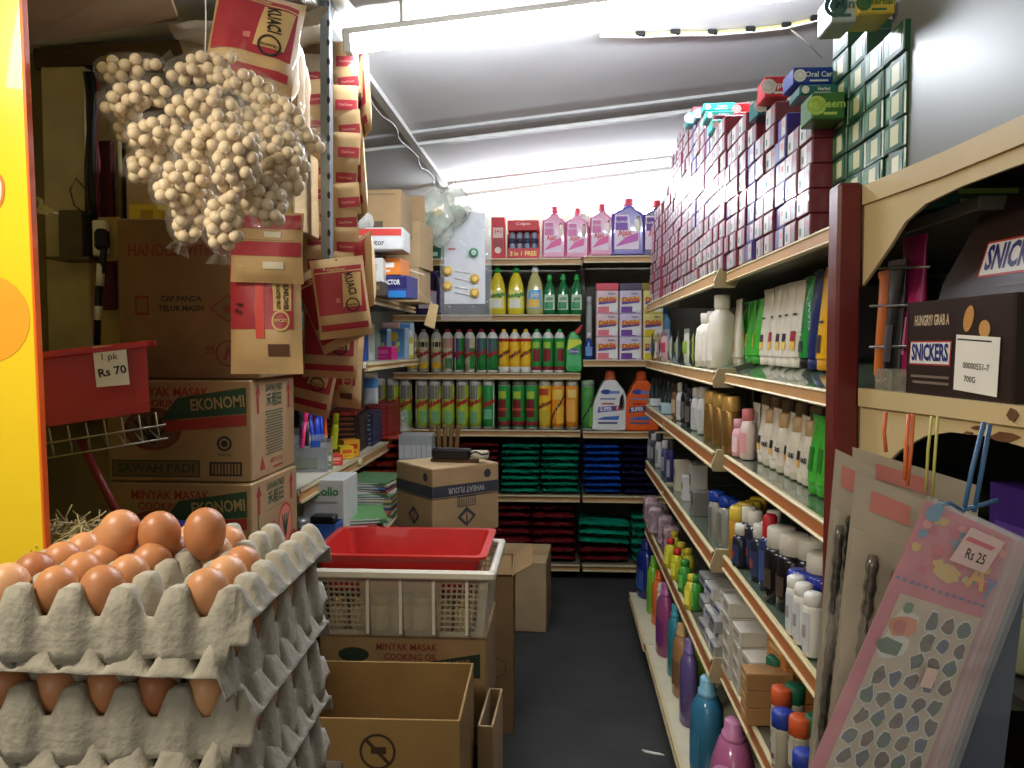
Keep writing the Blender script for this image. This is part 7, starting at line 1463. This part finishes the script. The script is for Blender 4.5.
# sticker sheets
pinkm = M('sticker_pink', (214, 110, 130), .35, .12, 20, coat=.3); pinkl = M('sticker_pale', (206, 186, 160), .35, .06, coat=.3); clr2 = FILM('sticker_sleeve', (222, 222, 220), .72, .08, 20, .4)
def sheet(lab, Y, dx, front):
    P = [pY(x + dx, y + dx * .35, Y) for x, y in ((926, 500), (1010, 538), (912, 800), (800, 790))]; o = (P[0] + P[1]) / 2
    t = thing('sticker_sheet', lab, 'sticker sheet', o, 0, 'sticker sheets')
    S = lambda u, v, d=0: Vector((P[0] * (1 - u) + P[1] * u) * (1 - v) + (P[3] * (1 - u) + P[2] * u) * v - o + Vector((0, d, 0)))
    b = MB(); b.surf(lambda u, v: tuple(S(u, v)), 6, 10, pinkm); b.surf(lambda u, v: tuple(S(u, v, .001)), 6, 10, pinkl); b.build('card', t)
    b = MB(); b.surf(lambda u, v: tuple(S(-.03 + 1.10 * u, -.015 + 1.0 * v, -.004 - .001 * math.sin(v * 9))), 4, 8, clr2); b.build('sleeve', t)
    if front:
        def patch(u0, u1, v0, v1, m, d, name): b = MB(); b.surf(lambda u, v: tuple(S(u0 + (u1 - u0) * u, v0 + (v1 - v0) * v, d)), 4, 4, m); return b.build(name, t)
        patch(.13, 1.0, .30, 1.0, pinkl, -.0010, 'sticker_field'); b = MB()
        def blob(u, v, ru, rv, m, d, seed):
            rr = random.Random(seed); n = 9; b.add([tuple(S(u + ru * (1 + rr.uniform(-.3, .3)) * math.cos(6.283 * k / n), v + rv * (1 + rr.uniform(-.3, .3)) * math.sin(6.283 * k / n), d)) for k in range(n)], [tuple(range(n))], m)
        hc = [K(230, 190, 80), K(226, 80, 110), K(90, 150, 190), K(240, 150, 150), K(206, 60, 90), K(236, 214, 150)]
        rr = random.Random(4)
        for k in range(34): blob(rr.uniform(.04, .96), rr.uniform(.02, .22), .05, .014, hc[k % 6], -.0014 - .00004 * k, k)
        blob(.12, .025, .09, .03, K(80, 150, 190), -.0030, 90); blob(.50, .19, .15, .026, K(226, 190, 90), -.0030, 91)
        for k in range(13): blob(.03 + .077 * k, .255, .022, .006, K(70, 100, 160), -.0030, 200 + k)
        b.build('header_print', t); b = MB()
        v_, f_, w_ = txt_mesh('A', .04); b.add([tuple(S(.80 + a_ * .26, .165 - c_ * .13, -.0034)) for a_, c_, _ in v_], f_, K(236, 176, 60)); v_, f_, w_ = txt_mesh('y', .04); b.add([tuple(S(.96 + a_ * .16, .175 - c_ * .10, -.0034)) for a_, c_, _ in v_], f_, K(90, 130, 190)); b.build('lettering', t)
        tones = [K(50, 60, 84), K(86, 50, 40), K(40, 90, 60), K(96, 74, 50), K(40, 70, 120), K(70, 46, 60)]
        # large flower sticker
        b = MB(); blob(.28, .40, .15, .055, wht, -.0014, 300); blob(.26, .47, .17, .042, wht, -.0013, 301); blob(.28, .40, .12, .045, K(226, 130, 60), -.0020, 302); blob(.26, .405, .07, .025, K(200, 80, 70), -.0024, 305); blob(.25, .475, .14, .03, K(40, 100, 60), -.0021, 303); blob(.26, .335, .06, .02, K(60, 120, 60), -.0022, 304); b.build('flower_sticker', t)
        i = 0
        for r_ in range(9):
            for c_ in range(5):
                u, v = .22 + .165 * c_ + .03 * (r_ % 2), .36 + .072 * r_
                if c_ < 2 and r_ < 3: continue
                b = MB(); blob(u, v, .076, .036, wht, -.0013, 400 + i); blob(u, v, .062, .030, tones[i % 6], -.0019, 400 + i); blob(u + .01, v - .008, .034, .012, tones[(i + 2) % 6], -.0023, 500 + i); b.build('sticker', t); i += 1
        b = MB(); b.surf(lambda u, v: tuple(S(.50 + .40 * u - .08 * v, .02 + .125 * v, -.0075)), 2, 2, K(226, 196, 190, .6)); b.surf(lambda u, v: tuple(S(.52 + .30 * u - .03 * v, .05 + .015 * v, -.0078)), 2, 2, K(214, 120, 130)); b.build('price_tag', t)
        v_, f_, w_ = txt_mesh('Rs 25', .0); b = MB(); b.add([tuple(S(.66 + a_ * .10, .105 - c_ * .05, -.0080)) for a_, c_, _ in v_], f_, inkk); b.build('price', t)
        patch(.62, .74, .505, .575, K(226, 196, 186, .6), -.0075, 'price_sticker')
sheet('front pink sticker sheet with flower and rows of stickers, price tag on top', .585, 0, True)
for k in range(1, 5): sheet('pink sticker sheet behind the front one, %s to the back' % ORD[k + 1], .585 + .012 * k, 5 * k, False)
t = thing('blue_grey_folder', 'blue-grey glossy sheet hanging behind the pink sticker sheets', 'sheet'); P = [pY(*q, .66) for q in ((985, 540), (1030, 548), (1000, 800), (930, 800))]
b = MB(); b.surf(lambda u, v: tuple((P[0] * (1 - u) + P[1] * u) * (1 - v) + (P[3] * (1 - u) + P[2] * u) * v), 3, 6, M('blue_grey_gloss', (84, 92, 106), .25, .2, 6, coat=.4)); b.build('card', t)
# ================================================================== CAMERA, LIGHT, VIEW
cd = bpy.data.cameras.new('camera'); cam = bpy.data.objects.new('camera', cd); COL.objects.link(cam)
cd.sensor_fit = 'HORIZONTAL'; cd.sensor_width = 36.0; cd.lens = FOC / 1024 * 36.0; cd.clip_start = 0.02
cam.matrix_world = Matrix((( RT.x, UP.x, -FW.x, 0), (RT.y, UP.y, -FW.y, 0), (RT.z, UP.z, -FW.z, HC), (0, 0, 0, 1)))
SC.camera = cam
def area(name, loc, tgt, size, col, e, sy=None):
    l = bpy.data.lights.new(name, 'AREA'); l.energy = e; l.color = col; l.size = size
    if sy: l.shape = 'RECTANGLE'; l.size_y = sy
    o = bpy.data.objects.new(name, l); COL.objects.link(o); o.location = loc
    o.rotation_euler = (Vector(tgt) - Vector(loc)).to_track_quat('-Z', 'Y').to_euler(); return o
l1 = area('shop_front_lamp', (-.98, .50, 1.78), (-.50, .98, .9), .4, (1.0, .90, .74), FRONTL, .25); l1.data.spread = rad(130)
l2 = area('street_daylight', (-.92, -1.5, 1.55), (.45, 1.0, .95), 1.0, (1.0, .93, .82), FRONT2, 1.0)
w = bpy.data.worlds.new('world'); SC.world = w; w.use_nodes = True
bg = w.node_tree.nodes['Background']; bg.inputs[0].default_value = (1.0, .94, .82, 1); bg.inputs[1].default_value = WORLD
SC.view_settings.view_transform = 'Standard'; SC.view_settings.look = 'None'; SC.view_settings.gamma = 1.0
SC.view_settings.use_curve_mapping = False; SC.view_settings.exposure = EXPO
SC.cycles.max_bounces = 8; SC.cycles.transparent_max_bounces = 24; SC.cycles.caustics_reflective = False; SC.cycles.caustics_refractive = False
SC.cycles.sample_clamp_indirect = 4.0
